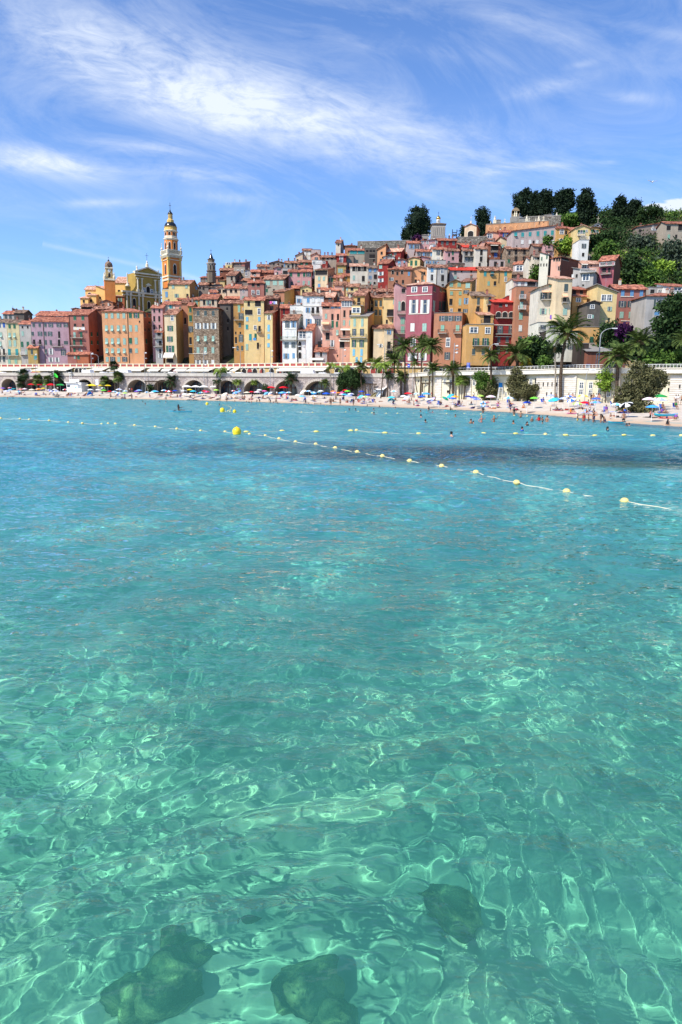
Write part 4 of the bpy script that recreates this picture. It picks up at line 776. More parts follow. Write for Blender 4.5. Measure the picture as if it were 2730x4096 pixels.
tc_ = n.new('ShaderNodeTexCoord')
mpn = n.new('ShaderNodeMapping'); mpn.inputs['Scale'].default_value = (.8, 1.7, 1); l.new(tc_.outputs['Object'], mpn.inputs[0])
z1 = n.new('ShaderNodeTexNoise'); z1.inputs['Scale'].default_value = .9; z1.inputs['Detail'].default_value = 5; z1.inputs['Roughness'].default_value = .6; l.new(mpn.outputs[0], z1.inputs['Vector'])
bmp = n.new('ShaderNodeBump'); mp2 = n.new('ShaderNodeMapping'); mp2.inputs['Scale'].default_value = (1.0, 1.5, 1); mp2.inputs['Rotation'].default_value = (0,0,.35); l.new(tc_.outputs['Object'], mp2.inputs[0])
z2 = n.new('ShaderNodeTexNoise'); z2.inputs['Scale'].default_value = 3.4; z2.inputs['Detail'].default_value = 3; l.new(mp2.outputs[0], z2.inputs['Vector'])
zs = n.new('ShaderNodeMath'); zs.operation = 'MULTIPLY_ADD'; l.new(z2.outputs[0], zs.inputs[0]); zs.inputs[1].default_value = .34; l.new(z1.outputs[0], zs.inputs[2])
cdn = n.new('ShaderNodeSeparateXYZ'); l.new(tc_.outputs['Object'], cdn.inputs[0]); bst = n.new('ShaderNodeMapRange'); bst.inputs['From Min'].default_value = 3; bst.inputs['From Max'].default_value = 45; bst.inputs['To Min'].default_value = .22; bst.inputs['To Max'].default_value = 1.0; l.new(cdn.outputs[1], bst.inputs[0])
bmp.inputs['Distance'].default_value = .5; l.new(bst.outputs[0], bmp.inputs['Strength']); l.new(zs.outputs[0], bmp.inputs['Height'])
l.new(bmp.outputs[0], fr.inputs['Normal']); l.new(bmp.outputs[0], glos.inputs['Normal'])
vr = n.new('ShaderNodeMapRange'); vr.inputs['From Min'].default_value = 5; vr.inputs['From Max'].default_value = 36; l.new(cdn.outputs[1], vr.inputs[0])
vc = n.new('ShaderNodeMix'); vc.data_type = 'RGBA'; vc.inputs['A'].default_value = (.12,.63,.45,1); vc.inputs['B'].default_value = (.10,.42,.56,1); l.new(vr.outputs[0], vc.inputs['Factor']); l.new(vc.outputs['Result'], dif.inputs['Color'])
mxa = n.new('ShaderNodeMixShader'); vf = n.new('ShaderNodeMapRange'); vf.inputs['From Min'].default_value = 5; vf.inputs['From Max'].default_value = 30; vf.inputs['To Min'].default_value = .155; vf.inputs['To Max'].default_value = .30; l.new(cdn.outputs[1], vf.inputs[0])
gb = []
for (f0, f1) in ((31.5, 35), (46, 40)):
    q_ = n.new('ShaderNodeMapRange'); q_.inputs['From Min'].default_value = f0; q_.inputs['From Max'].default_value = f1; gb.append(q_)
wz_ = n.new('ShaderNodeTexNoise'); wz_.inputs['Scale'].default_value = .09; wz_.inputs['Detail'].default_value = 5; l.new(tc_.outputs['Object'], wz_.inputs['Vector'])
def m2(op, a, b):
    q = n.new('ShaderNodeMath'); q.operation = op
    for i, x in enumerate((a, b)):
        if isinstance(x, (int, float)): q.inputs[i].default_value = x
        else: l.new(x, q.inputs[i])
    return q.outputs[0]
ywv = m2('ADD', m2('ADD', cdn.outputs[1], m2('MULTIPLY', cdn.outputs[0], .10)), m2('MULTIPLY', m2('SUBTRACT', wz_.outputs[0], .5), 14.0))
for q_ in gb: l.new(ywv, q_.inputs[0])
qx = n.new('ShaderNodeMapRange'); qx.inputs['From Min'].default_value = -14; qx.inputs['From Max'].default_value = 4; qx.inputs['To Min'].default_value = .45; l.new(cdn.outputs[0], qx.inputs[0])
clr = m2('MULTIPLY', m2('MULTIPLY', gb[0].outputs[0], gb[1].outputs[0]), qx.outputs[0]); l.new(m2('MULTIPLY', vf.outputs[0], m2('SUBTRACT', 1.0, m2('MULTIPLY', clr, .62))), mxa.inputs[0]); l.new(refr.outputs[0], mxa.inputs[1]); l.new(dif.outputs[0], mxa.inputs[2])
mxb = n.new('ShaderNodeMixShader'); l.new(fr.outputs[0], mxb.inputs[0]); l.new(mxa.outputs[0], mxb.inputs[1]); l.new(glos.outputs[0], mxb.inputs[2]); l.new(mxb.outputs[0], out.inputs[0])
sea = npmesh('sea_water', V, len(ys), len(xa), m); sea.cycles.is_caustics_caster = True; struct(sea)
# seabed
def bed_z(X, Y):
    D = .92+.66*(1+np.tanh((Y-11)/4.5))+.3*np.tanh((Y-25)/30)
    D = D+.09*np.sin(.9*X+.5*Y)*np.sin(.7*Y-.35*X)+.08*np.sin(2.3*X+1.1*Y+1)
    s = shoreA(X, Y)-Y
    return -np.minimum(D, np.maximum(s, -4)*.055+.10*np.minimum(1, np.abs(s)/3)*(s > 0))
by = np.concatenate([np.geomspace(.6, 40, 170), np.linspace(40.6, 245, 260)]); bx = np.linspace(-1.0, .95, 150)
X = np.outer(by+4, bx).ravel(); Y = np.repeat(by, len(bx)); V = np.stack([X, Y, bed_z(X, Y)], 1)
m, n, l, p = newmat('sandy_seabed'); p.inputs['Roughness'].default_value = 1; setspec(p, 0)
tc_ = n.new('ShaderNodeTexCoord'); sxy = n.new('ShaderNodeSeparateXYZ'); l.new(tc_.outputs['Object'], sxy.inputs[0])
def nm(op, a, b=None, c=None):
    q = n.new('ShaderNodeMath'); q.operation = op
    for i, x in enumerate((a, b, c)):
        if x is None: continue
        if isinstance(x, (int, float)): q.inputs[i].default_value = x
        else: l.new(x, q.inputs[i])
    return q.outputs[0]
def nn(sc, det, mp=(1,1,1), rough=.6, dist=0):
    q = n.new('ShaderNodeMapping'); q.inputs['Scale'].default_value = mp; l.new(tc_.outputs['Object'], q.inputs[0])
    z = n.new('ShaderNodeTexNoise'); z.inputs['Scale'].default_value = sc; z.inputs['Detail'].default_value = det; z.inputs['Roughness'].default_value = rough; z.inputs['Distortion'].default_value = dist; l.new(q.outputs[0], z.inputs['Vector']); return z.outputs[0]
def nmr(x, a, b, c=0, d=1):
    q = n.new('ShaderNodeMapRange'); l.new(x, q.inputs[0])
    for i, v in zip(('From Min','From Max','To Min','To Max'), (a, b, c, d)): q.inputs[i].default_value = v
    return q.outputs[0]
def nmix(f, a, b):
    q = n.new('ShaderNodeMix'); q.data_type = 'RGBA'; l.new(f, q.inputs['Factor'])
    for k_, v in (('A', a), ('B', b)):
        if isinstance(v, tuple): q.inputs[k_].default_value = (*v, 1)
        else: l.new(v, q.inputs[k_])
    return q.outputs['Result']
patch = nmr(nn(.55, 5, (1,.55,1), .6, .6), .42, .62)
fine = nmr(nn(3.2, 6), .35, .7)
sand = nmix(fine, (.62, .64, .42), (.80, .80, .56)); weed = nmix(fine, (.17, .30, .22), (.32, .44, .32))
SEABED = nmix(patch, weed, sand)
yv = sxy.outputs[1]; xv = sxy.outputs[0]
warp = nm('MULTIPLY', nm('SUBTRACT', nn(.09, 5, (.6,1,1)), .5), 16.0)
yw = nm('ADD', yv, warp)
yw2 = nm('ADD', yw, nm('MULTIPLY', xv, .10))
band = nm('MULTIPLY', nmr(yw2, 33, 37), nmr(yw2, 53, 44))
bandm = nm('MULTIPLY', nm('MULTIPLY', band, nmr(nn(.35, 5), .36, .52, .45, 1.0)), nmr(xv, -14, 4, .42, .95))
far = nmr(yv, 7, 26); c1 = nmix(far, SEABED, nmix(patch, (.30,.58,.68), (.50,.78,.84)))  # far bed paler and bluer: water tint and missing sunlight put into its colour
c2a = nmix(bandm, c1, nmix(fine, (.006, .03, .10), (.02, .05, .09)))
reef = nm('MULTIPLY', nm('MULTIPLY', nmr(yw2, 34.5, 36), nmr(yw2, 39.5, 37.5)), nmr(xv, 1, 5))
c2 = nmix(reef, c2a, nmix(fine, (.16,.11,.07), (.36,.28,.19)))
shal = nmr(nm('SUBTRACT', 2.2, nm('MULTIPLY', sxy.outputs[2], -1.0)), 1.0, 2.15)
c3 = nmix(nmr(sxy.outputs[2], -1.1, -.05), c2, (.34, .36, .30))
l.new(c3, p.inputs['Base Color'])
bed = npmesh('seabed', V, len(by), len(bx), m); bed.cycles.is_caustics_receiver = True; struct(bed)
# beach
def beach_z(px, t): return 1.75*max(0, t)**.85+.02 if t > 0 else t*1.2
def bpt(px, t): return cw(px, shoreY(px)+(wallY(px)+1.5-shoreY(px))*t)
pxs = np.linspace(-350, 3100, 230); ts = np.concatenate([[-.12,-.06,-.02], np.linspace(0, 1, 26)])
V = []
for t in ts:
    for q in pxs:
        v = bpt(q, t); lump = (.05*math.sin(v.x*1.3+v.y*.7)+.04*math.sin(v.x*.5-v.y*1.7))*min(1, max(0, t)*8); V.append((v.x, v.y, beach_z(q, t)+lump))
m, n, l, p = newmat('pale_beach_sand'); p.inputs['Roughness'].default_value = .95; setspec(p, .1)
tc_ = n.new('ShaderNodeTexCoord'); sxy = n.new('ShaderNodeSeparateXYZ'); l.new(tc_.outputs['Object'], sxy.inputs[0])
dry = nmix(nmr(nn(1.3, 7), .35, .68), (.48, .40, .31), (.64, .56, .47)); wet = (.50, .36, .24)
l.new(nmix(nmr(nm('ADD', sxy.outputs[2], nm('MULTIPLY', nn(.5, 4), .2)), .16, .62), wet, dry), p.inputs['Base Color'])
b_ = n.new('ShaderNodeBump'); b_.inputs['Strength'].default_value = .8; b_.inputs['Distance'].default_value = .12; l.new(nn(1.6, 8), b_.inputs['Height']); l.new(b_.outputs[0], p.inputs['Normal'])
beach = npmesh('beach_sand', np.array(V), len(ts), len(pxs), m); struct(beach)
def sand_at(px, py, up=0.0):      # the point of the beach a pixel shows (up: height above it)
    lo, hi = shoreY(px)-2, wallY(px)-.9
    def g(Y):
        t = (Y-shoreY(px))/(wallY(px)+1.5-shoreY(px)); return world_at(px, py, Y).z-beach_z(px, t)-up
    if g(lo) < 0 and g(hi) < 0: Y = lo
    elif g(lo) > 0 and g(hi) > 0: Y = hi
    else:
        s = g(lo) < 0
        for _ in range(30):
            mid = (lo+hi)/2
            if (g(mid) < 0) == s: lo = mid
            else: hi = mid
        Y = (lo+hi)/2
    v = world_at(px, py, Y); t = (Y-shoreY(px))/(wallY(px)+1.5-shoreY(px)); v.z = beach_z(px, t); return v
def sea_at(px, py):
    d = pdir(px, py); k = -CH/d.z; return Vector((d.x*k, d.y*k, 0))
# road, upper street, hill
m_asph = plain('asphalt', (.09, .088, .085), .95, .1, scale=1)
def strip(name, fa, fb, z, mat, zf=None):
    q = np.linspace(-450, 3200, 150); V = [(*cw(a, f(a)).xy, z) for f in (fa, fb) for a in q]; o = npmesh(name, np.array(V), 2, len(q), mat); return struct(o)
strip('road', lambda a: wallY(a)+.3, lambda a: terrY(a)+.1, ROAD, m_asph)
strip('upper_street', lambda a: terrY(a)+.05, lambda a: frontY(a)+6, DECK, plain('street_paving', hexc('A89C90', K), .95, .1, scale=.8))
V = []; q = np.linspace(-480, 3300, 160); off = np.concatenate([[0, 2], np.linspace(6, 60, 12), np.linspace(66, 420, 32)])
for o_ in off:
    for a in q:
        v = cw(a, frontY(max(-400, min(3200, a)))+o_); bump = .5*math.sin(v.x*.31+v.y*.17)+.35*math.sin(v.x*.11-v.y*.4); V.append((v.x, v.y, terrain(v.x, v.y)-.05+(bump*.6 if o_ > 6 else 0)))
m, n, l, p = newmat('hillside_ground'); p.inputs['Roughness'].default_value = 1; setspec(p, 0); tc_ = n.new('ShaderNodeTexCoord')
l.new(nmix(nmr(nn(.25, 7), .4, .6), (.035, .05, .018), (.14, .115, .08)), p.inputs['Base Color'])
struct(npmesh('hillside_terrain', np.array(V), len(off), len(q), m))
# quay wall with arches (left and middle)
M_stone = rubble('grey_wall_stone', hexc('C9BCB4', K), hexc('A3958E', K), hexc('8A7D76', K), 1.5, (1,1,1.6)); M_string = plain('dark_string_course', hexc('6E625C', K), .95)
M_vou = plain('voussoir_stone', hexc('BCB0A2', K), .9)
ARCH = [(29,29),(125,30),(230,31),(332,33),(433,35),(543,40),(645,38),(770,41),(900,44),(1012,42),(1139,46),(1264,54),(1385,42)]
quay = empty('quay_wall', cw(700, wallY(700), 1.2)); tag(quay, 'long grey stone quay wall with a row of dark arches behind the beach', 'wall')
O = quay.location
def qp(a, z, back=0.0):
    v = cw(a, wallY(a)); t = (cw(a+5, wallY(a+5))-cw(a-5, wallY(a-5))).normalized(); nrm = Vector((-t.y, t.x, 0)); return v+nrm*back+Vector((0,0,z))-O
wl = MB(); rg = []; TOP = 6.8
edges = [-420]
for c, w in ARCH: edges += [c-w, c+w]
edges.append(1655)
for i in range(0, len(edges), 2):
    a, b = edges[i], edges[i+1]; k = max(1, int((b-a)/40))
    for j in range(k):
        u0, u1 = a+(b-a)*j/k, a+(b-a)*(j+1)/k; wl.add([qp(u0,.8),qp(u1,.8),qp(u1,TOP),qp(u0,TOP)], [(0,1,2,3)])
inner = MB(); dark = MB()
for c, w in ARCH:
    r = w*wallY(c)/FH; crown = 5.9; zs = crown-r; nN = 18; ring = []
    for j in range(nN+1): a = math.pi-math.pi*j/nN; ring.append((c+w*math.cos(a), zs+r*math.sin(a)))
    for j in range(nN):
        (a0, z0), (a1, z1) = ring[j], ring[j+1]
        wl.add([qp(a0,z0),qp(a1,z1),qp(a1,TOP),qp(a0,TOP)], [(0,1,2,3)])
        inner.add([qp(a0,z0),qp(a1,z1),qp(a1,z1,3.5),qp(a0,z0,3.5)], [(3,2,1,0)])
    for a in (c-w, c+w): inner.add([qp(a,.8),qp(a,zs),qp(a,zs,3.5),qp(a,.8,3.5)], [(0,1,2,3)])
    pts = [(c-w,.8)]+ring+[(c+w,.8)]; sf = MB(); sf.add([qp(a,z,3.4) for a, z in pts], [tuple(range(len(pts)))], 0)
    for j in range(1, 6):   # glazing bars of the shop front in the arch
        a = c-w+2*w*j/6; h = zs+math.sqrt(max(0, 1-((a-c)/w)**2))*r; sf.box(qp(a,(h+.9)/2,3.3), (.09,.09,h-.9), 1)
    sf.box(qp(c,3.9,3.28), (1.85*r,.08,.14), 1, rz=math.atan2((qp(c+5,0)-qp(c-5,0)).y, (qp(c+5,0)-qp(c-5,0)).x))
    sf.build('arch_shop_front', [M_glass, plain('brown_joinery', hexc('6B4636', K), .7)], quay)
    ro = MB(); nV = 22
    for j in range(nV):
        a0, a1 = math.pi-math.pi*(j+.06)/nV, math.pi-math.pi*(j+.86)/nV; e = .62/r
        f = lambda a, s: (c+w*(1+s)*math.cos(a), zs+r*(1+s)*math.sin(a))
        P4_ = [f(a0,0), f(a1,0), f(a1,e), f(a0,e)]
        ro.hexa([qp(x,z,-.07) for x, z in P4_]+[qp(x,z,.02) for x, z in P4_])
    ro.build('arch_ring', M_vou, quay)
wl.build('wall_face', M_stone, quay); inner.build('arch_vault', plain('vault_plaster', hexc('8F8378', K), .95), quay)
def ribbon(name, a, b, z0, z1, back0, back1, mat, parent, P=None, step=30):
    P = P or qp; r_ = MB(); k = max(1, int((b-a)/step))
    for j in range(k):
        u0, u1 = a+(b-a)*j/k, a+(b-a)*(j+1)/k
        r_.hexa([P(u0,z0,back0),P(u1,z0,back0),P(u1,z0,back1),P(u0,z0,back1),P(u0,z1,back0),P(u1,z1,back0),P(u1,z1,back1),P(u0,z1,back1)])
    return r_.build(name, mat, parent)
ribbon('string_course', -420, 1655, 6.80, 7.06, -.12, .5, M_string, quay); ribbon('parapet', -420, 1655, 7.06, 8.0, 0, .45, M_conc, quay); ribbon('coping', -420, 1655, 8.0, 8.12, -.06, .52, plain('coping_stone', hexc('CCC4B8', K), .9), quay)
# promenade building (right)
prom = empty('promenade_building', cw(2200, wallY(2200), 1.2)); tag(prom, 'long cream white promenade building with windows and flat cornice above the beach', 'building'); O2 = prom.location
def pp(a, z, back=0.0):
    v = cw(a, wallY(a)); t = (cw(a+6, wallY(a+6))-cw(a-6, wallY(a-6))).normalized(); nrm = Vector((-t.y, t.x, 0)); return v+nrm*back+Vector((0,0,z))-O2
M_cream = stucco('promenade_cream', hexc('EEE4C4', .74), .15)
m, n, l, p = newmat('limestone_courses'); p.inputs['Roughness'].default_value = .9; tc_ = n.new('ShaderNodeTexCoord'); sxy = n.new('ShaderNodeSeparateXYZ'); l.new(tc_.outputs['Object'], sxy.inputs[0])
fz = nm('FRACT', nm('MULTIPLY', sxy.outputs[2], 2.6)); jn = nm('LESS_THAN', fz, .16)
l.new(nmix(jn, nmix(nmr(nn(1.5, 6, (.5,.5,2)), .4, .65), (.55,.50,.42), (.70,.66,.58)), (.30,.24,.18)), p.inputs['Base Color'])
b_ = n.new('ShaderNodeBump'); b_.inputs['Strength'].default_value = .7; b_.inputs['Distance'].default_value = .1; l.new(jn, b_.inputs['Height']); b_.invert = True; l.new(b_.outputs[0], p.inputs['Normal'])
M_lime = m
segs = [(1656,1738,0,M_cream),(1738,1762,-.25,M_lime),(1762,1860,0,M_cream),(1860,1882,-.25,M_lime),(1882,2141,0,M_cream),(2141,2300,-.3,M_lime),(2300,2672,0,M_cream),(2672,3200,-.3,M_lime)]
for a, b, bk, mt in segs: ribbon('wall', a, b, .8, 6.75, bk, 1.2, mt, prom, pp, 20)
ribbon('frieze', 1656, 3200, 6.75, 7.1, -.06, 1.2, plain('frieze_tan', hexc('C9BC98', K), .9), prom, pp); ribbon('cornice', 1656, 3200, 7.1, 7.95, -1.0, 1.3, plain('cornice_cream', hexc('E2DACA', .85), .8), prom, pp); ribbon('cornice_lip', 1656, 3200, 7.95, 8.1, -1.15, 1.3, M_trim, prom, pp)  # frieze between wall and cornice, one even tan
rail = MB()
q = np.arange(1656, 3100, 14)
for i, a in enumerate(q):
    rail.tube(pp(a,8.1,.6), pp(a,8.75,.6), .03, n=5)
    if i: 
        for zz, rr in ((8.75,.04),(8.45,.018)): rail.tube(pp(q[i-1],zz,.6), pp(a,zz,.6), rr, n=5)
rail.build('railing', M_white, prom)
def pwin(x, y, w, h, kind):
    Y = wallY(x); v = world_at(x, y, Y); t = (cw(x+6, wallY(x+6))-cw(x-6, wallY(x-6))).normalized(); rz = math.atan2(t.y, t.x); o = Vector((t.y, -t.x, 0)); bk = .32 if (2141 < x < 2300 or x > 2672) else .02
    c = cw(x, Y); c.z = v.z; link('window', wmesh(kind), prom, c+o*bk-O2, rz, (w*Y/FH*1.05, 1, h*Y/FH))
for x in (1668,1697,1722): pwin(x,1525,13,8,'d'); pwin(x,1535,12,12,'w')
pwin(1640,1531,15,22,'r')
for x, y, w, h, k in ((1773,1526,12,18,'w'),(1799,1530,14,22,'w'),(1891,1530,14,22,'w'),(1912,1530,12,20,'w'),(2117,1527,13,22,'w'),(2136,1523,9,20,'d'),(2020,1576,8,16,'w'),(2038,1576,8,16,'w'),(2187,1576,5,14,'d'),(2205,1576,5,14,'d'),
 (2171,1537,5,15,'d'),(2189,1537,5,15,'d'),(2206,1537,5,15,'d'),(2224,1537,5,15,'d'),(2319,1541,15,25,'w'),(2319,1568,15,18,'w'),(2356,1541,13,25,'w'),(2356,1572,13,24,'w'),(2393,1541,13,25,'w'),(2393,1572,13,24,'w'),
 (2431,1541,13,25,'w'),(2431,1574,13,25,'w'),(2668,1533,5,14,'d'),(2668,1558,5,14,'d'),(2712,1545,5,14,'d'),(1790,1566,18,10,'d')): pwin(x, y, w, h, k)
# shop arcade under the upper street
arc = empty('shop_arcade', cw(900, terrY(900), ROAD)); tag(arc, 'low cream yellow row of arcade shops carrying the upper street', 'shop row'); O3 = arc.location
def ap(a, z, back=0.0):
    v = cw(a, terrY(a)); t = (cw(a+8, terrY(a+8))-cw(a-8, terrY(a-8))).normalized(); nrm = Vector((-t.y, t.x, 0)); return v+nrm*back+Vector((0,0,z))-O3
ribbon('wall', -400, 2140, ROAD-.5, DECK-.3, 0, .6, stucco('arcade_cream', hexc('DDBB7C', .8), .6), arc, ap); ribbon('ledge', -400, 2140, DECK-.3, DECK, -.35, .6, M_trim, arc, ap)
def adoor(x, w, h, kind, mt=None):
    t = (ap(x+8,0)-ap(x-8,0)).normalized(); rz = math.atan2(t.y, t.x); o = link('shop_door', wmesh(kind), arc, ap(x, ROAD+h/2+.05, -.02), rz, (w, 1, h))
    if mt: o.data = o.data.copy(); o.data.materials[0] = mt
MR = plain('dull_red_door', hexc('9C4038', K), .7)
for x in (305,320,337,1045,1082,1139,972,1015,1112,1345,1400,1510,1700,1730,1760): adoor(x, 2.0, 2.9, 'r')
for x in (690,993,1040,1112,1428,1487,1515,1555): adoor(x+1.5, 2.0, 3.0, 'r', MR)
for x in (610,660,720,1180,1210,1240,1275,60,110,200,240,270,470,500,780,830,900): adoor(x, 3.2, 2.7, 'w')
ribbon('retaining_wall', 2140, 3150, ROAD-.5, DECK+.9, 0, .6, stucco('retaining_plaster', hexc('C9B48C', K), .8), arc, ap)
bal = empty('balustrade', cw(1000, terrY(1000), DECK)); tag(bal, 'cream balustrade with dull red panels along the upper street', 'balustrade')
O3b = O3; 
def lp_(a, z, back=0.0): return ap(a, z, back)+O3-bal.location
ribbon('infill_panel', -380, 2120, DECK+.15, DECK+.95, .1, .22, plain('red_panel', hexc('A8524A', K), .85, scale=.4), bal, lp_); ribbon('coping', -380, 2120, DECK+.95, DECK+1.15, -.02, .36, M_trim, bal, lp_); ribbon('plinth', -380, 2120, DECK, DECK+.15, -.02, .36, M_trim, bal, lp_)
pm = MB(); pm.box((0,0,.6), (.55,.5,1.2)); pmm = pm.mesh('pier', plain('pier_cream', hexc('E9D5B0', K), .85))
for a in np.arange(-20, 2120, 25): 
    t = (lp_(a+8,0)-lp_(a-8,0)).normalized(); link('pier', pmm, bal, lp_(a, DECK+.02, .16), math.atan2(t.y, t.x))
AWN = [(0,100),(154,292),(372,430),(446,582),(598,643),(653,686),(702,748),(757,858),(872,922),(932,956),(1116,1155),(1152,1308)]
for i, (a, b) in enumerate(AWN):
    y0, y1 = DECK-.42, DECK-1.35; pr = 3.6 if b-a > 55 else 2.4; mb = MB(); k = max(1, int((b-a)/20)); c = (a+b)/2; base = ap(c, 0)+O3; base.z = ROAD
    def g(x, z, bk): return ap(x, z, bk)+O3-base
    for j in range(k):
        u0, u1 = a+(b-a)*j/k, a+(b-a)*(j+1)/k; mb.hexa([g(u0,y1,-pr),g(u1,y1,-pr),g(u1,y0,-.02),g(u0,y0,-.02),g(u0,y1+.05,-pr),g(u1,y1+.05,-pr),g(u1,y0+.05,-.02),g(u0,y0+.05,-.02)])
        mb.hexa([g(u0,y1-.2,-pr),g(u1,y1-.2,-pr),g(u1,y1-.2,-pr+.03),g(u0,y1-.2,-pr+.03),g(u0,y1,-pr),g(u1,y1,-pr),g(u1,y1,-pr+.03),g(u0,y1,-pr+.03)])
    sh = empty('shop_awning', base); mb.build('canopy', M_canvas, sh); pz = MB()
    for x in (a+1, b-1): pz.tube(g(x, ROAD, -pr+.1), g(x, y1, -pr+.1), .04, n=5)
    pz.build('support_post', M_white, sh)
    tag(sh, ('wide' if b-a > 90 else 'short' if b-a < 50 else 'mid-sized')+' white shop awning below '+near(c), 'awning', 'white awnings of the arcade shops', c)
# vehicles on the quay road
def carmesh(kind):
    k = ('car', kind)
    if k in WM: return WM[k]
    L_, Wd, H1, H2 = (4.3, 1.75, .85, 1.45) if kind == 'car' else (5.0, 1.95, 1.05, 2.15)
    b = MB(); g = MB()
    def prof(pts, wd, m=0, tgt=b, taper=0):
        n_ = len(pts); vs = [(x, -wd/2+(taper if z > H1 else 0), z) for x, z in pts]+[(x, wd/2-(taper if z > H1 else 0), z) for x, z in pts]
        tgt.add(vs, [tuple(range(n_-1, -1, -1)), tuple(range(n_, 2*n_))]+[(i, (i+1)%n_, n_+(i+1)%n_, n_+i) for i in range(n_)], m)
    prof([(-L_/2,.3),(L_/2,.3),(L_/2,.62),(L_/2-.15,.8),(L_/2-1.0,H1+.02),(-L_/2+.1,H1),(-L_/2,.6)] if kind == 'car' else [(-L_/2,.3),(L_/2,.3),(L_/2,.8),(L_/2-.6,H1),(-L_/2,H1)], Wd)
    if kind == 'car': prof([(L_/2-1.0,H1-.02),(L_/2-1.75,H2),(-L_/2+.85,H2),(-L_/2+.2,H1-.02)], Wd-.06, 0, b, .14); gl = [(L_/2-1.15,H1+.02),(L_/2-1.8,H2-.07),(-L_/2+.95,H2-.07),(-L_/2+.4,H1+.02)]
    else: prof([(L_/2-.6,H1-.02),(L_/2-1.2,H2),(-L_/2,H2),(-L_/2,H1-.02)], Wd-.06, 0, b, .08); gl = [(L_/2-.75,H1+.05),(L_/2-1.3,H2-.2),(-L_/2+.3,H2-.2),(-L_/2+.3,H1+.05)]
    prof(gl, Wd-.04 if kind != 'car' else Wd-.03, 0, g, .135 if kind == 'car' else .07)
    w = MB(); w.tube((0,-.1,0),(0,.1,0),.32,n=16,m=0); w.tube((0,-.11,0),(0,.11,0),.18,n=10,m=1)
    r = (b.mesh('car_body', M_white), g.mesh('side_window', M_glass), w.mesh('wheel', [plain('tyre', (.02,.02,.02), .9), M_grey]), L_, Wd, H1); WM[k] = r; return r
CARC = {'white': M_white, 'black': plain('black_paint', (.015,.016,.018), .25, .6, var=.02), 'silver': plain('silver_paint', (.45,.46,.47), .3, .5, .4), 'dark grey': plain('grey_paint', (.09,.095,.1), .3, .5), 'red': plain('red_paint', (.45,.03,.02), .3, .5)}
def car(px, kind, colr, lane=4.5, label=None):
    bm, gm, wmz, L_, Wd, H1 = carmesh(kind); v = cw(px, wallY(px)+lane); v.z = ROAD+.004; t = (cw(px+6, wallY(px+6))-cw(px-6, wallY(px-6))).normalized()
    root = empty('parked_van' if kind == 'van' else 'parked_car', v, math.atan2(t.y, t.x)); bo = link('body', bm, root); bo.data = bm if colr == 'white' else bm.copy()
    if colr != 'white': bo.data.materials[0] = CARC[colr]
    link('side_window', gm, root)
    for sx_ in (-1,1):
        for sy_ in (-1,1): link('wheel', wmz, root, (sx_*(L_/2-.8), sy_*(Wd/2-.08), .32))
        k = ('lamp',); 
        if k not in WM: q_ = MB(); q_.box((0,0,0), (.06,.34,.14)); WM[k] = q_.mesh('headlight', plain('lamp_glass', (.6,.6,.6), .2, .5))
        link('headlight', WM[k], root, (L_/2+.01, sx_*(Wd/2-.3), .62))
    tag(root, f'{colr} {kind} on the quay road behind '+near(px)[4:]+' beach', kind, 'vehicles along the quay road', px)
for px, k, c in ((12,'car','white'),(100,'van','white'),(138,'car','red'),(185,'car','black'),(352,'van','white'),(415,'car','white'),(452,'car','silver'),(500,'van','white'),(560,'car','black'),(600,'car','dark grey'),(640,'car','black'),(688,'car','white'),(730,'car','black'),
 (775,'car','dark grey'),(822,'car','black'),(870,'car','white'),(918,'car','white'),(957,'car','white'),(1008,'car','black'),(1080,'car','silver'),(1170,'car','dark grey'),(1232,'van','white'),(1290,'car','white'),(1352,'car','white'),(1440,'car','silver'),(1560,'car','dark grey')): car(px, k, c)
# ---------------------------------------------------------------- churches, belfries, cemetery
def autoY(px, py, hh=10):
    Yf = frontY(px); q = (hor(px)-py)/FH; return max(Yf+1, (SL*Yf-(DECK-CH)-hh)/(SL-q))
def Zof(px, py, Y): return world_at(px, py, Y).z
M_or = stucco('belfry_orange', hexc('E08A48', .9), .5); M_yel = stucco('belfry_yellow', hexc('E8BE6C', .9), .5); M_tile = plain('black_glazed_tiles', (.012,.016,.018), .22, .7, var=.1); M_ochre_shade = stucco('church_ochre_shade', hexc('B4964E', .88), .7)  # church ochre set darker: the front's shade is put into its colour
M_wstone = stucco('white_church_stone', hexc('E8DCC0', .9), .5); M_gold = plain('gilded_dome', (.85,.55,.12), .25, .6, 1.0, var=.05); M_dkst = stucco('dark_belfry_stone', hexc('7A6C5C', .9), .8); M_gst = stucco('grey_tomb_stone', hexc('A09A90', .9), .9)
def cross(b, c, h, w=.08, m=0):
    c = Vector(c); b.box(c+Vector((0,0,h/2)), (w,w,h), m); b.box(c+Vector((0,0,h*.68)), (h*.45,w*.99,w*.99), m)
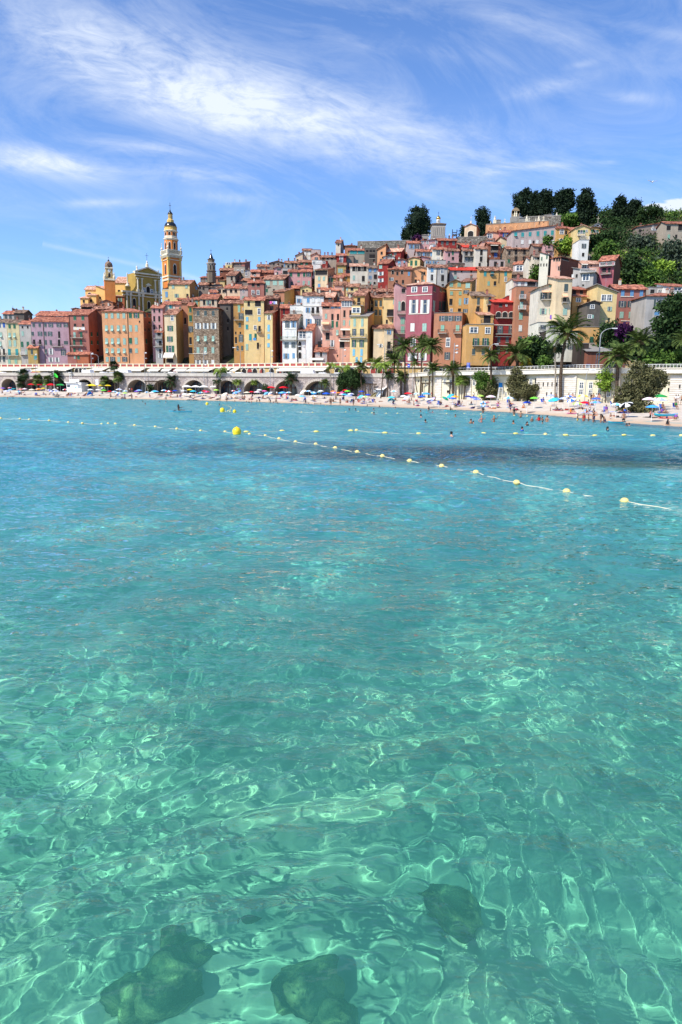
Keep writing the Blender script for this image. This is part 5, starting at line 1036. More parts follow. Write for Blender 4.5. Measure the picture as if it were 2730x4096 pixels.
# great belfry
bx, Yb = 688.5, 318.0
zz = lambda y: Zof(bx, 780+y/3.136, Yb)
c0 = world_at(bx, 1100, Yb); zb = terrain(c0.x, c0.y)-2; root = empty('bell_tower', (c0.x, c0.y, zb)); tag(root, 'tall orange and yellow church belfry with black domes and cross', 'bell tower', None, bx)
u = Yb/FH/3.136; sd = 172*u; ROT = math.radians(-51)+math.pi/2-math.radians(90)
RT = math.radians(-51.0)
def sqv(s, z): return [(s/2*x*math.cos(RT)-s/2*y*math.sin(RT), s/2*x*math.sin(RT)+s/2*y*math.cos(RT), z-zb) for x, y in ((-1,-1),(1,-1),(1,1),(-1,1))]
def sqbox(b, s, z0, z1, m=0): b.hexa(sqv(s, z0)+sqv(s, z1), m)
b = MB(); sqbox(b, sd*.94, zb, zz(795)); b.build('shaft', M_or, root)
b = MB()
for x, y in ((-1,-1),(1,-1),(1,1),(-1,1)):
    q = sd*.435; px_, py_ = q*x, q*y; cx, cy = px_*math.cos(RT)-py_*math.sin(RT), px_*math.sin(RT)+py_*math.cos(RT)
    b.box((cx, cy, (zb+zz(800))/2-zb), (sd*.15, sd*.15, zz(800)-zb), 0, rz=RT); b.box((cx, cy, zz(812)-zb), (sd*.2, sd*.2, 1.0), 0, rz=RT)
b.build('corner_pilaster', M_yel, root)
b = MB(); sqbox(b, sd*1.04, zz(1085), zz(1060)); sqbox(b, sd*1.03, zz(1040), zz(1020)); sqbox(b, sd*1.02, zz(830), zz(822)); sqbox(b, sd*1.06, zz(795), zz(780)); sqbox(b, sd*1.2, zz(772), zz(765)); sqbox(b, sd*1.15, zz(780), zz(772))
for i in range(-5, 6):
    for k in range(4):
        a = RT+k*math.pi/2; x, y = i*sd*.1, -sd*.54; b.box((x*math.cos(a)-y*math.sin(a), x*math.sin(a)+y*math.cos(a), zz(788)-zb), (.18,.5,.8), 0, rz=a)
b.build('cornice', M_wstone, root)
b = MB(); sqbox(b, sd*1.0, zz(765), zz(745))
for k in range(4):
    a = RT+k*math.pi/2
    for i in range(-8, 9): x, y = i*sd*.057, -sd*.5; b.box((x*math.cos(a)-y*math.sin(a), x*math.sin(a)+y*math.cos(a), zz(722)-zb), (.12,.12,zz(705)-zz(745)), 0, rz=a)
    x, y = 0, -sd*.5; b.box((x*math.cos(a)-y*math.sin(a), x*math.sin(a)+y*math.cos(a), zz(703)-zb), (sd,.3,.3), 0, rz=a)
    x, y = sd*.49, -sd*.49; b.box((x*math.cos(a)-y*math.sin(a), x*math.sin(a)+y*math.cos(a), zz(725)-zb), (.9,.9,zz(700)-zz(750)), 0, rz=a)
b.build('belfry_balustrade', M_wstone, root)
for k in range(4):
    a = RT+k*math.pi/2; x, y = sd*.49, -sd*.49; X_, Y_ = x*math.cos(a)-y*math.sin(a), x*math.sin(a)+y*math.cos(a); z0 = zz(700)-zb; q = (zz(600)-zz(700))
    b = MB(); b.lathe((X_, Y_, z0), [(.28,0),(.28,.08*q),(.2,.12*q),(.46,.2*q),(.5,.28*q),(.3,.38*q),(.14,.45*q),(.12,.9*q),(.18,.93*q),(.02,q)], 8); b.build('pinnacle', M_wstone, root)
def oct_(b, prof, m=0, n=8, rz=0): b.lathe((0,0,0), [(r*u, zz(y)-zb) for r, y in prof], n, m, rz)
b = MB(); oct_(b, [(80,700),(80,565)]); oct_(b, [(74,545),(74,462)]); b.build('octagonal_drum', M_or, root)
b = MB(); oct_(b, [(84,705),(84,694)]); oct_(b, [(82,575),(92,560),(92,552),(78,545)]); oct_(b, [(77,540),(77,520)]); oct_(b, [(77,470),(86,458),(86,452),(76,446)]); b.build('drum_cornice', M_wstone, root)
b = MB(); oct_(b, [(76,448),(74,412),(78,408),(78,404)], n=16); b.build('attic_ring', M_yel, root)
b = MB(); oct_(b, [(76,412),(73,390),(62,362),(48,348),(40,344)], n=20); b.build('dome', M_tile, root, smooth=True)
b = MB(); oct_(b, [(41,345),(41,315),(30,306),(26,300),(26,245),(32,240)], n=8); b.build('lantern', M_yel, root)
b = MB(); oct_(b, [(31,242),(28,226),(18,212),(9,206)], n=16); b.build('small_dome', M_tile, root, smooth=True)
b = MB(); oct_(b, [(8,207),(10,196),(5,188),(5,182)], n=8); b.tube((0,0,zz(182)-zb),(0,0,zz(92)-zb),.09); q = zz(130)-zb; b.box((0,0,q),(28*u,.14,.14)); b.build('cross', M_iron, root)
for k, (zc, hgt, wd, dist) in enumerate(((940,120,28,.472),)):
    for a in range(4):
        A_ = RT+a*math.pi/2; y = -sd*dist-.01; h_ = zz(zc-hgt/2)-zz(zc+hgt/2); o = link('window', wmesh('r'), root, (-y*math.sin(A_), y*math.cos(A_), zz(zc)-zb), A_, (wd*u*1.35, 1.6, h_))
for (zc, h, r, w) in ((650,96,80,24),(495,40,74,26)):
    for a in range(8):
        A_ = a*math.pi/4; rr = r*u*math.cos(math.pi/8)+.01; link('window', wmesh('r'), root, (rr*math.sin(A_), -rr*math.cos(A_), zz(zc)-zb), A_, (w*u, 1.2, zz(zc-h/2)-zz(zc+h/2)))
for a in range(8): 
    A_ = (a+.5)*math.pi/4; link('window', wmesh('r'), root, (25*u*math.sin(A_), -25*u*math.cos(A_), zz(272)-zb), A_, (9*u, .6, zz(250)-zz(294)))
# basilica front (facing away from the sun)
def church():
    x0, x1, yt = PX(130, 0)[0], PX(625, 0)[0], 0
    Yc = 300.0; A = world_at(x0, 780+1200/3.136, Yc); al = math.radians(41); t = Vector((math.cos(al), math.sin(al), 0)); bk = Vector((-math.sin(al), math.cos(al), 0))
    a = (x1-1365)/FH; w = (a*A.y-A.x)/(t.x-a*t.y); zb = terrain(A.x, A.y)-3
    sc = Yc/FH/3.136*1.06
    def Zp(y, s=0): return Zof(x0+(x1-x0)*s/w, 780+y/3.136, A.y+t.y*s)
    root = empty('basilica_church', (A.x, A.y, zb)); tag(root, 'baroque church front in shaded ochre with white columns and pediment', 'church')
    O_ = root.location
    def P(s, d, z): v = A+t*s+bk*d; return (v.x-O_.x, v.y-O_.y, z-zb)
    def bx_(b, s0, s1, d0, d1, z0, z1, m=0): b.hexa([P(s0,d0,z0),P(s1,d0,z0),P(s1,d1,z0),P(s0,d1,z0),P(s0,d0,z1),P(s1,d0,z1),P(s1,d1,z1),P(s0,d1,z1)], m)
    f = lambda zx: (zx-130)/495*w      # zoom x to metres along the front
    zA, zB, zC, zD = Zp(1200), Zp(975, w/2), Zp(905, w/2), Zp(1195)
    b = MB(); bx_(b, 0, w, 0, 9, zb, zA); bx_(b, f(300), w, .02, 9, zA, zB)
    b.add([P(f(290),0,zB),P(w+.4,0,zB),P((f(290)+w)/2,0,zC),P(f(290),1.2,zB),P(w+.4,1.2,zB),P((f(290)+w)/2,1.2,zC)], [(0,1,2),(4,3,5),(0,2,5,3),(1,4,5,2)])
    b.build('facade', M_ochre_shade, root)
    b = MB()
    for q in (f(175), f(222), f(330), f(380), f(548), f(597)): b.tube(P(q,-.35,zb), P(q,-.35,Zp(1240)), .42, .38, 10); b.box(P(q,-.35,Zp(1245)), (1.2,1.0,.5), rz=al); b.box(P(q,-.35,Zp(1222)), (1.1,.9,1.2), rz=al)
    for q in (f(322), f(378), f(552), f(605)): b.tube(P(q,-.3,zA), P(q,-.3,Zp(1020)), .36, .32, 10); b.box(P(q,-.3,Zp(1020)), (1,.8,.4), rz=al); b.box(P(q,-.3,Zp(1175)), (1.1,.9,.9), rz=al)
    b.build('column', M_wstone, root)
    b = MB(); bx_(b, -.5, w+.6, -.9, .4, zA-.5, zA+.2); bx_(b, -.2, w+.3, -.5, .4, zA-1.7, zA-1.3); bx_(b, f(285), w+.5, -.8, .4, zB-.6, zB); bx_(b, f(295), w+.3, -.4, .4, zB-1.5, zB-1.2)
    mid = (f(290)+w)/2
    for (sa, sb) in ((f(285), mid), (w+.6, mid)):
        b.hexa([P(sa,-.7,zB),P(sb,-.7,zC),P(sb,1.4,zC),P(sa,1.4,zB),P(sa,-.7,zB+.5),P(sb,-.7,zC+.55),P(sb,1.4,zC+.55),P(sa,1.4,zB+.5)])
    bx_(b, f(425), f(498), -.5, .3, Zp(1100), Zp(1092)); 
    b.add([P(f(425),-.45,Zp(1092)),P(f(498),-.45,Zp(1092)),P(f(462),-.45,Zp(1066)),P(f(425),.2,Zp(1092)),P(f(498),.2,Zp(1092)),P(f(462),.2,Zp(1066))], [(0,1,2),(4,3,5),(0,2,5,3),(1,4,5,2)])
    b.build('cornice', M_wstone, root)
    b = MB(); bx_(b, f(165), f(230), -.1, .8, zA, Zp(1135)); 
    n = 8      # volute sweeping down from the upper storey
    for i in range(n):
        q0, q1 = i/n, (i+1)/n; g = lambda q: Zp(1190)+(Zp(1100)-Zp(1190))*q**2.2
        b.hexa([P(f(230+75*q0),0,zA),P(f(230+75*q1),0,zA),P(f(230+75*q1),.8,zA),P(f(230+75*q0),.8,zA),P(f(230+75*q0),0,g(q0)),P(f(230+75*q1),0,g(q1)),P(f(230+75*q1),.8,g(q1)),P(f(230+75*q0),.8,g(q0))])
    b.build('volute', M_ochre_shade, root)
    b = MB(); b.lathe(P(f(197),.3,Zp(1135)), [(.9,0),(.9,.4),(.5,.9),(.25,1.6),(.2,5.2),(.02,5.8)], 8)
    for q, y0 in ((323,968),(603,985)): b.lathe(P(f(q),.2,Zp(y0)), [(.4,0),(.3,.8),(.55,1.4),(.3,2.2),(.32,3.0),(.05,3.6)], 8)
    b.lathe(P(mid,.2,zC+.4), [(.6,0),(.6,1.2),(.3,1.6),(.3,2.2),(.05,2.8)], 8); b.build('finial', M_wstone, root)
    b = MB(); cross(b, P(mid,.2,zC+2.8), 3.4, .1); b.build('cross', M_iron, root)
    for zx, zy, ww, hh, k in ((457,1160,36,90,'r'),(408,1168,26,60,'w'),(505,1178,26,60,'w'),(270,1335,30,96,'r'),(460,1350,28,86,'r')):
        link('window', wmesh(k), root, P(f(zx), -.04, Zp(zy)), al, (ww*sc/math.cos(al)*.95, 1, hh*sc))
    for (q0, q1, y0, y1) in ((238,305,1250,1400),(390,530,1250,1400),(395,535,1020,1120)):
        pass
    return root
R('B'); church()
# nave behind, seen to the left, sunlit yellow
R('A')
PAL['ny'] = 'F6C27A'; WALLM['ny'] = stucco('nave_yellow', hexc('F2C074', .95), .35)
H('low yellow chapel block left of the small clock belfry',1005,1105,664,'ny',f=None,Y=286,rc='p',roof='m',ch=0,name='chapel',cat='chapel',wins='706 1052 dd 26x36',group='yellow church buildings')
H('yellow chapel block with two windows beside the small belfry',1095,1205,628,'ny',Y=288,rc='p',roof='m',ch=0,name='chapel',cat='chapel',wins='698 1143 dd 26x34',group='yellow church buildings')
H('tall yellow apse block with arched window and pink tiled roof',1068,1292,556,'ny',Y=294,rc='p',roof='g',ch=0,name='chapel',cat='chapel',wins='612 1126 rd 38x34',group='yellow church buildings',sl=.5)
H('yellow stair block directly under the small belfry',1204,1335,560,'ny',Y=290,rc='p',roof='s',rise=1.6,ch=0,name='chapel',cat='chapel',wins='662 1258 dd 20x30',group='yellow church buildings')
R('B')
H('long yellow nave with pink tiled roof between belfry and church',30,320,1098,'ny',Y=309,rc='p',roof='g',ch=0,name='church_nave',cat='church nave',wins='1205 82 dd 28x34',sl=.55,dmin=-12)
R('A')
H('brown orange presbytery with gable roof below the small belfry',1255,1415,712,'tc',x2=1530,sc='do',Y=283,rc='r',roof='e',sl=.3,ch=0,wins='755 1438,1480 dd 18x26')
H('shaded brown wall house between belfry and church front',1450,1560,640,'do',Y=300,rc='p',roof='m',ch=0)
H('dark brown roofed house above the orange apartment block',1165,1400,800,'rb',f=12,rc='b',roof='g',ch=2,base='deck',wins='812 1200,1290 dd 30x24')
H('dark terrace house with veranda above the salmon house',1018,1160,772,'dk',f=13,rc='b',roof='g',ch=0,base='deck',wins='805 1050,1112 dd 40x44')
H('grey gabled dormer house with small terrace above salmon house',900,1015,800,'gb',f=12,rc='p',roof='e',sl=.22,ch=0,base='deck',wins='812 935,985 dn 22x30')
# small belfry with clock
def belfry_small():
    px = 1370/3.136; Yb = 292.0; zz = lambda y: Zof(px, 980+y/3.136, Yb); c0 = world_at(px, 1100, Yb); zb = terrain(c0.x, c0.y)-2; u = Yb/FH/3.136
    root = empty('bell_tower', (c0.x, c0.y, zb)); tag(root, 'smaller orange belfry with clock and tiled dome left of the church', 'bell tower')
    RT = math.radians(-68); sd = 122*u
    def sq(b, s, z0, z1, m=0):
        f = lambda z: [(s/2*(x*math.cos(RT)-y*math.sin(RT)), s/2*(x*math.sin(RT)+y*math.cos(RT)), z-zb) for x, y in ((-1,-1),(1,-1),(1,1),(-1,1))]; b.hexa(f(z0)+f(z1), m)
    b = MB(); sq(b, sd, zb, zz(450)); b.build('shaft', M_or, root)
    b = MB(); sq(b, sd*1.08, zz(450), zz(438)); sq(b, sd*.9, zz(438), zz(425)); b.build('ledge', M_wstone, root)
    b = MB(); sq(b, sd*.66, zz(432), zz(298)); b.build('clock_stage', stucco('belfry_cream', hexc('D8B67C', .9), .7), root)
    b = MB(); sq(b, sd*.78, zz(300), zz(288)); sq(b, sd*.72, zz(288), zz(280)); b.build('cornice', M_wstone, root)
    b = MB(); b.lathe((0,0,0), [(46*u, zz(284)-zb),(46*u, zz(250)-zb),(40*u, zz(228)-zb),(26*u, zz(210)-zb),(10*u, zz(204)-zb)], 16); b.build('dome', ROOFM['k'], root, smooth=True)
    b = MB(); b.lathe((0,0,0), [(11*u, zz(206)-zb),(11*u, zz(190)-zb),(4*u, zz(180)-zb)], 8); cross(b, (0,0,zz(182)-zb), zz(145)-zz(182), .08); b.build('cross', M_iron, root)
    for x, y in ((-1,-1),(1,-1),(1,1),(-1,1)):
        q = sd*.45; b = MB(); b.lathe((q*(x*math.cos(RT)-y*math.sin(RT)), q*(x*math.sin(RT)+y*math.cos(RT)), zz(438)-zb), [(.3,0),(.45,.6),(.5,1.2),(.2,1.8),(.22,2.4),(.03,3.0)], 8); b.build('urn', M_wstone, root)
    for a in range(4):
        A_ = RT+a*math.pi/2; y = -sd*.33-.01
        link('window', wmesh('r'), root, (-y*math.sin(A_), y*math.cos(A_), zz(382)-zb), A_, (26*u, 1, zz(355)-zz(410)))
        b = MB(); b.tube((0,0,0),(0,-.08,0),18*u,n=20); b.tube((0,-.08,0),(0,-.1,0),15*u,n=20,m=1); b.box((0,-.12,.25),(.07,.03,.7),2); b.box((.2,-.12,0),(.5,.03,.07),2)
        cl = b.build('clock_face', [M_wstone, M_white, M_iron], root); cl.location = (-y*math.sin(A_), y*math.cos(A_), zz(326)-zb); cl.rotation_euler = (0,0,A_)
belfry_small()
def belfry_dark():
    px = 450+1240/3.136; Yb = 300.0; zz = lambda y: Zof(px, 780+y/3.136, Yb); c0 = world_at(px, 1050, Yb); zb = terrain(c0.x, c0.y)-2; u = Yb/FH/3.136
    root = empty('bell_tower', (c0.x, c0.y, zb)); tag(root, 'small dark stone belfry with pointed roof right of the great belfry', 'bell tower')
    def st(n, prof, m, name, s=False): b = MB(); b.lathe((0,0,0), [(r*u, zz(y)-zb) for r, y in prof], n); b.build(name, m, root, smooth=s)
    st(8, [(52,1100),(52,962),(62,958),(62,950),(50,946),(50,866)], M_dkst, 'octagon_stage'); st(8, [(60,868),(60,856),(54,850),(50,848)], M_gst, 'ledge'); st(8, [(40,850),(40,818),(46,812),(46,806)], M_dkst, 'lantern')
    st(12, [(34,808),(26,790),(18,765),(10,745),(6,738)], M_tile, 'spire', True)
    b = MB(); cross(b, (0,0,zz(740)-zb), zz(675)-zz(740), .09); b.tube((0,0,zz(738)-zb),(0,0,zz(725)-zb),.3,.1); b.build('cross', M_iron, root)
    for a in range(8):
        A_ = (a+.0)*math.pi/4; rr = 50*u*math.cos(math.pi/8)+.01; link('window', wmesh('r'), root, (rr*math.sin(A_), -rr*math.cos(A_), zz(912)-zb), A_, (18*u, 1, zz(882)-zz(945)))
belfry_dark()
# ---- cemetery on the hilltop
def linewall(name, label, cat, pts, mat, hgt, th=.6, parts=None):
    # pts: (px, top_y, Y)
    w0 = world_at(*pts[0]); root = empty(name, w0); b = MB()
    for i in range(len(pts)-1):
        a, c = world_at(*pts[i]), world_at(*pts[i+1]); t = (c-a).normalized(); nr = Vector((-t.y, t.x, 0))*th
        f = lambda v, z, k: (v.x-w0.x+nr.x*k, v.y-w0.y+nr.y*k, z-w0.z)
        b.hexa([f(a,a.z-hgt,0),f(c,c.z-hgt,0),f(c,c.z-hgt,1),f(a,a.z-hgt,1),f(a,a.z,0),f(c,c.z,0),f(c,c.z,1),f(a,a.z,1)])
    b.build('wall_face', mat, root); cp_ = MB()
    for i in range(len(pts)-1):
        a, c = world_at(*pts[i]), world_at(*pts[i+1]); t = (c-a).normalized(); nr = Vector((-t.y, t.x, 0))
        f = lambda v, z, k: (v.x-w0.x+nr.x*k, v.y-w0.y+nr.y*k, z-w0.z)
        cp_.hexa([f(a,a.z,-.1),f(c,c.z,-.1),f(c,c.z,th+.1),f(a,a.z,th+.1),f(a,a.z+.25,-.1),f(c,c.z+.25,-.1),f(c,c.z+.25,th+.1),f(a,a.z+.25,th+.1)])
    cp_.build('coping', M_gst, root); tag(root, label, cat); return root
M_oldst = rubble('old_cemetery_stone', hexc('A39C90', K), hexc('6E685E', K), hexc('4A463F', K), 1.1, (1,1,1.8))
YC = lambda px: autoY(px, 1000, 6)+6
linewall('cemetery_wall', 'long old grey stone wall along the hilltop under the big cypress', 'wall', [(1431,966,YC(1431)),(1500,965,YC(1500)),(1640,962,YC(1640))], M_oldst, 12)
linewall('cemetery_wall', 'grey stone terrace wall below the arched chapel', 'wall', [(1825,950,YC(1800)),(1950,946,YC(1950))], M_oldst, 12)
M_arc = stucco('ossuary_peach', hexc('C8966C', .9), .9)
o = linewall('arcaded_cemetery_wall', 'long peach orange cemetery wall with a row of round medallions', 'wall', [(1945,898,YC(1945)+4),(2060,891,YC(2060)+4),(2192,883,YC(2190)+4)], M_arc, 14)
for x, y in ((1961,914),(1987,913),(2018,912),(2044,911),(2071,908),(2097,907),(2125,906),(2152,904),(2178,903)):
    v = world_at(x, y, np.interp(x, (1945,2060,2192), (YC(1945)+4,YC(2060)+4,YC(2190)+4))); b = MB(); b.tube((0,0,0),(0,-.14,0),1.0,n=20); b.tube((0,-.1,0),(0,-.2,0),.66,n=20,m=1); r = b.build('medallion', [stucco('medallion_peach', hexc('E8B080', .95), .3), M_arc], o); r.location = v-o.location
def mausoleum():
    px, Y = 1752, YC(1750)+3; z = lambda y: Zof(px, y, Y); c = world_at(px, 950, Y); u = Y/FH; root = empty('mausoleum', (c.x, c.y, z(956)-3)); tag(root, 'grey square mausoleum with small gilded onion dome and cross', 'mausoleum'); zb = z(956)-3
    def bx_(b, w, y0, y1, dx=0): b.box((dx*u,0,(z(y0)+z(y1))/2-zb), (w*u,w*u,z(y1)-z(y0)))
    b = MB(); bx_(b, 50, 970, 900); b.build('tomb_body', M_gst, root)
    b = MB(); bx_(b, 56, 903, 900); b.lathe((0,0,0), [(40*u, z(900)-zb),(14*u, z(893)-zb)], 4); b.build('roof', M_dkst, root)
    b = MB()
    for i in range(-3, 4): b.box((i*7*u,-25.3*u,z(930)-zb),(1.6*u,.3,z(915)-z(945)))
    bx_(b, 51, 914, 911); bx_(b, 51, 948, 945); b.build('pilaster', stucco('tomb_pale', hexc('C4BCAE', .9), .8), root)
    b = MB(); b.lathe((0,0,0), [(7.5*u, z(895)-zb),(7.5*u, z(878)-zb)], 8); b.build('drum', M_white, root)
    b = MB(); b.lathe((0,0,0), [(7*u, z(878)-zb),(9*u, z(874)-zb),(8.5*u, z(870)-zb),(5*u, z(866)-zb),(1.5*u, z(862)-zb)], 16); b.build('onion_dome', M_gold, root, smooth=True)
    b = MB(); cross(b, (0,0,z(862)-zb), z(846)-z(862), .1); b.build('cross', M_iron, root)
    for a in range(8): A_ = a*math.pi/4; rr = 7.0*u; link('window', wmesh('r'), root, (rr*math.sin(A_), -rr*math.cos(A_), z(886)-zb), A_, (2.4*u, .5, z(881)-z(891)))
mausoleum()
def chapel():
    s = H('peach hilltop chapel with large arch and cross between two cypresses',*[(q-1800)*3.136 for q in (1860,1908)],(906-720)*3.136,'pe',x2=(1920-1800)*3.136,sc='og',roof='e',Y=YC(1880)+2,rc='p',sl=.42,ch=0,name='chapel',cat='chapel',wins='680 262 r 70x86')
    b = MB(); p_ = s.P(s.w/2, .3, s.ze+s.w*.21); b.box(Vector(p_)+Vector((0,0,.5)), (.6,.6,1.2), rz=s.rz); cross(b, Vector(p_)+Vector((0,0,1.1)), 2.2, .09); b.build('cross', M_wstone, s.root)
R('F'); chapel()
R('G'); s = H('little white hilltop chapel with pediment and cross',470,556,560,'wh',roof='e',Y=YC(2390)+25,rc='g',sl=.5,ch=0,name='chapel',cat='chapel',wins='568 512 d 30x16'); b = MB(); cross(b, s.P(s.w/2,.3,s.ze+s.w*.25), 2.6, .09); b.build('cross', M_wstone, s.root)
def frame():
    Y = YC(1820); c = world_at(1819, 950, Y); u = Y/FH; root = empty('bell_gallows', c); b = MB(); w = 17*u/2; h = 30*u
    for s_ in (-1,1): b.box((s_*w,0,h/2),(.28,.28,h))
    b.box((0,0,h*.62),(2*w+.3,.24,.3)); b.build('frame_post', M_iron, root); b = MB()
    for s_ in (-.3,.3): b.lathe((s_*w*1.4,0,h*.2),[(.05,.9),(.3,.8),(.4,.3),(.55,0)],10)
    b.build('bell', M_iron, root); tag(root, 'black iron bell frame with bells on the hilltop skyline', 'bell stand')
frame()
gm = {}
def tomb(px, y0, y1, kind, label):
    Y = YC(px)+(2 if px < 1940 else 5); c = world_at(px, y0, Y); h = Zof(px, y1, Y)-c.z; root = None; b = MB()
    if kind == 'cross': b.box((0,0,h*.12),(h*.42,h*.3,h*.24)); b.box((0,0,h*.6),(h*.1,h*.1,h*.8)); b.box((0,0,h*.72),(h*.42,h*.098,h*.098))
    elif kind == 'statue': b.box((0,0,h*.22),(h*.36,h*.36,h*.44)); b.lathe((0,0,h*.44),[(h*.13,0),(h*.16,h*.1),(h*.1,h*.3),(h*.12,h*.38),(h*.05,h*.43)],10); b.ball((0,0,h*.93),h*.065,8); b.box((h*.1,-.04,h*.76),(h*.05,h*.05,h*.22),rz=.3,rx=.3)
    elif kind == 'box': b.box((0,0,h*.4),(h*1.3,h,h*.8)); b.box((0,0,h*.85),(h*1.5,h*1.2,h*.1)); b.box((0,0,h*.97),(h*.5,h*.4,h*.14))
    else: b.lathe((0,0,0),[(h*.2,0),(h*.2,h*.3),(h*.12,h*.34),(h*.02,h)],4)
    o = b.build({'cross':'grave_cross','statue':'tomb_statue','box':'tomb','ob':'obelisk'}[kind], M_wstone if kind != 'box' else M_gst); o.location = c; tag(o, label, {'cross':'grave cross','statue':'statue','box':'tomb','ob':'obelisk'}[kind], 'cemetery monuments', px)
for px, y0, y1, k in ((1700,956,938,'box'),(1714,955,935,'cross'),(1728,956,945,'cross'),(1785,952,940,'cross'),(1799,950,933,'cross'),(1843,950,935,'cross'),(1881,950,941,'cross'),(1980,893,862,'statue'),(1964,893,882,'ob'),(1995,892,878,'box'),(2020,890,873,'cross'),
 (2089,888,870,'box'),(2108,886,860,'statue'),(2118,886,870,'cross'),(2144,885,870,'ob'),(2156,885,862,'statue'),(2175,884,864,'cross'),(2228,862,848,'statue'),(2200,868,856,'box'),(2184,866,858,'box')):
    tomb(px, y0, y1, k, {'cross':'pale stone cross on the hilltop cemetery','statue':'white statue on a tomb in the cemetery','box':'grey block tomb in the cemetery','ob':'small pale obelisk in the cemetery'}[k])
def bigtomb():
    Y = YC(2062)+6; c = world_at(2062, 890, Y); u = Y/FH; root = empty('family_tomb', c); b = MB(); b.box((0,0,10*u),(36*u,24*u,20*u)); b.build('tomb_base', M_gst, root); b = MB(); b.box((0,4*u,30*u),(29*u,8*u,26*u)); b.tube((0,8*u,40*u),(0,0,40*u),14.5*u,n=20); b.build('headwall', stucco('tomb_sand', hexc('A89070', .9), .8), root)
    b = MB()
    for dx in (-4,3): b.lathe((dx*u,-3*u,18*u),[(4*u,0),(3*u,8*u),(3.4*u,14*u),(1*u,18*u)],8); b.ball((dx*u,-3*u,38*u),2*u,8)
    b.build('sculpted_figure', M_wstone, root); tag(root, 'large family tomb with white figures above the medallion wall', 'tomb')
bigtomb()
linewall('upper_cemetery_wall', 'upper grey rubble wall under the row of cypresses', 'wall', [(2100,868,YC(2100)+12),(2240,862,YC(2240)+12)], M_oldst, 9)
# ---------------------------------------------------------------- trees, palms, shrubs
def leafmat(name, c1, c2, trans=.0):
    if name in MATS: return MATS[name]
    m, n, l, p = newmat(name); p.inputs['Roughness'].default_value = .75; setspec(p, .15); tc = n.new('ShaderNodeTexCoord')
    g = n.new('ShaderNodeTexNoise'); g.inputs['Scale'].default_value = .9; g.inputs['Detail'].default_value = 5; l.new(tc.outputs['Object'], g.inputs['Vector'])
    oi = n.new('ShaderNodeNewGeometry'); ad = n.new('ShaderNodeMath'); ad.operation = 'MULTIPLY_ADD'; l.new(oi.outputs['Random Per Island'], ad.inputs[0]); ad.inputs[1].default_value = .5; l.new(g.outputs[0], ad.inputs[2])
    mr = n.new('ShaderNodeMapRange'); mr.inputs['From Min'].default_value = .45; mr.inputs['From Max'].default_value = 1.05; l.new(ad.outputs[0], mr.inputs[0])
    mx = n.new('ShaderNodeMix'); mx.data_type = 'RGBA'; mx.inputs['A'].default_value = (*c1, 1); mx.inputs['B'].default_value = (*c2, 1); l.new(mr.outputs[0], mx.inputs['Factor']); l.new(mx.outputs['Result'], p.inputs['Base Color'])
    MATS[name] = m; return m
ML = dict(cyp=leafmat('cypress_leaves', (.006,.014,.008), (.022,.042,.016)), dark=leafmat('dark_leaves', (.012,.03,.010), (.045,.085,.022)), mid=leafmat('green_leaves', (.03,.075,.014), (.11,.19,.03)), lime=leafmat('bright_leaves', (.09,.17,.015), (.26,.38,.05)),
 olive=leafmat('olive_brown_leaves', (.05,.055,.022), (.17,.16,.07)), grey=leafmat('grey_green_leaves', (.03,.045,.03), (.10,.13,.08)), pur=leafmat('purple_blossom', (.02,.006,.025), (.075,.014,.08)), red=leafmat('plum_leaves', (.04,.018,.016), (.09,.04,.032)), yel=leafmat('yellow_blossom', (.30,.24,.02), (.62,.45,.04)))
M_bark = plain('brown_bark', (.075,.055,.04), .95, .05, var=.4, scale=4); M_pbark = plain('palm_bark', (.085,.062,.045), .95, .05, var=.45, scale=5); M_pale = plain('pale_trunk', (.28,.24,.19), .9, .1, var=.3, scale=3)
def leaves(C, Rr, n, size, shell=.55, seed=0):
    g = np.random.default_rng(seed); vs = []; k = len(C); C = np.array(C, float); Rr = np.array(Rr, float)
    vol = (Rr[:,0]*Rr[:,2]); pk = vol/vol.sum(); idx = g.choice(k, n, p=pk)
    d = g.normal(size=(n,3)); d /= np.linalg.norm(d, axis=1)[:,None]; r = (shell+(1-shell)*g.random(n)**.6)
    # clumps: gather the leaves round a few hundred twig ends
    tw = max(12, n//24); q = g.integers(0, tw, n); td = g.normal(size=(tw,3)); td /= np.linalg.norm(td, axis=1)[:,None]; tr = shell+(1.12-shell)*g.random(tw)**.55; ti = g.choice(k, tw, p=pk)
    P = C[ti[q]]+td[q]*Rr[ti[q]]*tr[q][:,None]+g.normal(size=(n,3))*size*1.15
    a = g.normal(size=(n,3)); a /= np.linalg.norm(a, axis=1)[:,None]; b = np.cross(a, g.normal(size=(n,3))); b /= np.linalg.norm(b, axis=1)[:,None]
    s = (size*g.uniform(.55, 1.2, n))[:,None]; a = a*s; b = b*s*.62
    V = np.stack([P-a, P+b*.9, P+a, P-b*.9], 1).reshape(-1, 3); return V
def quadmesh(name, V, mat):
    me = bpy.data.meshes.new(name); nq = len(V)//4; me.vertices.add(len(V)); me.vertices.foreach_set('co', V.astype(np.float32).ravel()); me.loops.add(len(V)); me.loops.foreach_set('vertex_index', np.arange(len(V), dtype=np.int32))
    me.polygons.add(nq); me.polygons.foreach_set('loop_start', np.arange(nq, dtype=np.int32)*4); me.polygons.foreach_set('loop_total', np.full(nq, 4, dtype=np.int32)); me.update(); me.validate(); me.materials.append(mat); return me
TS = [100]
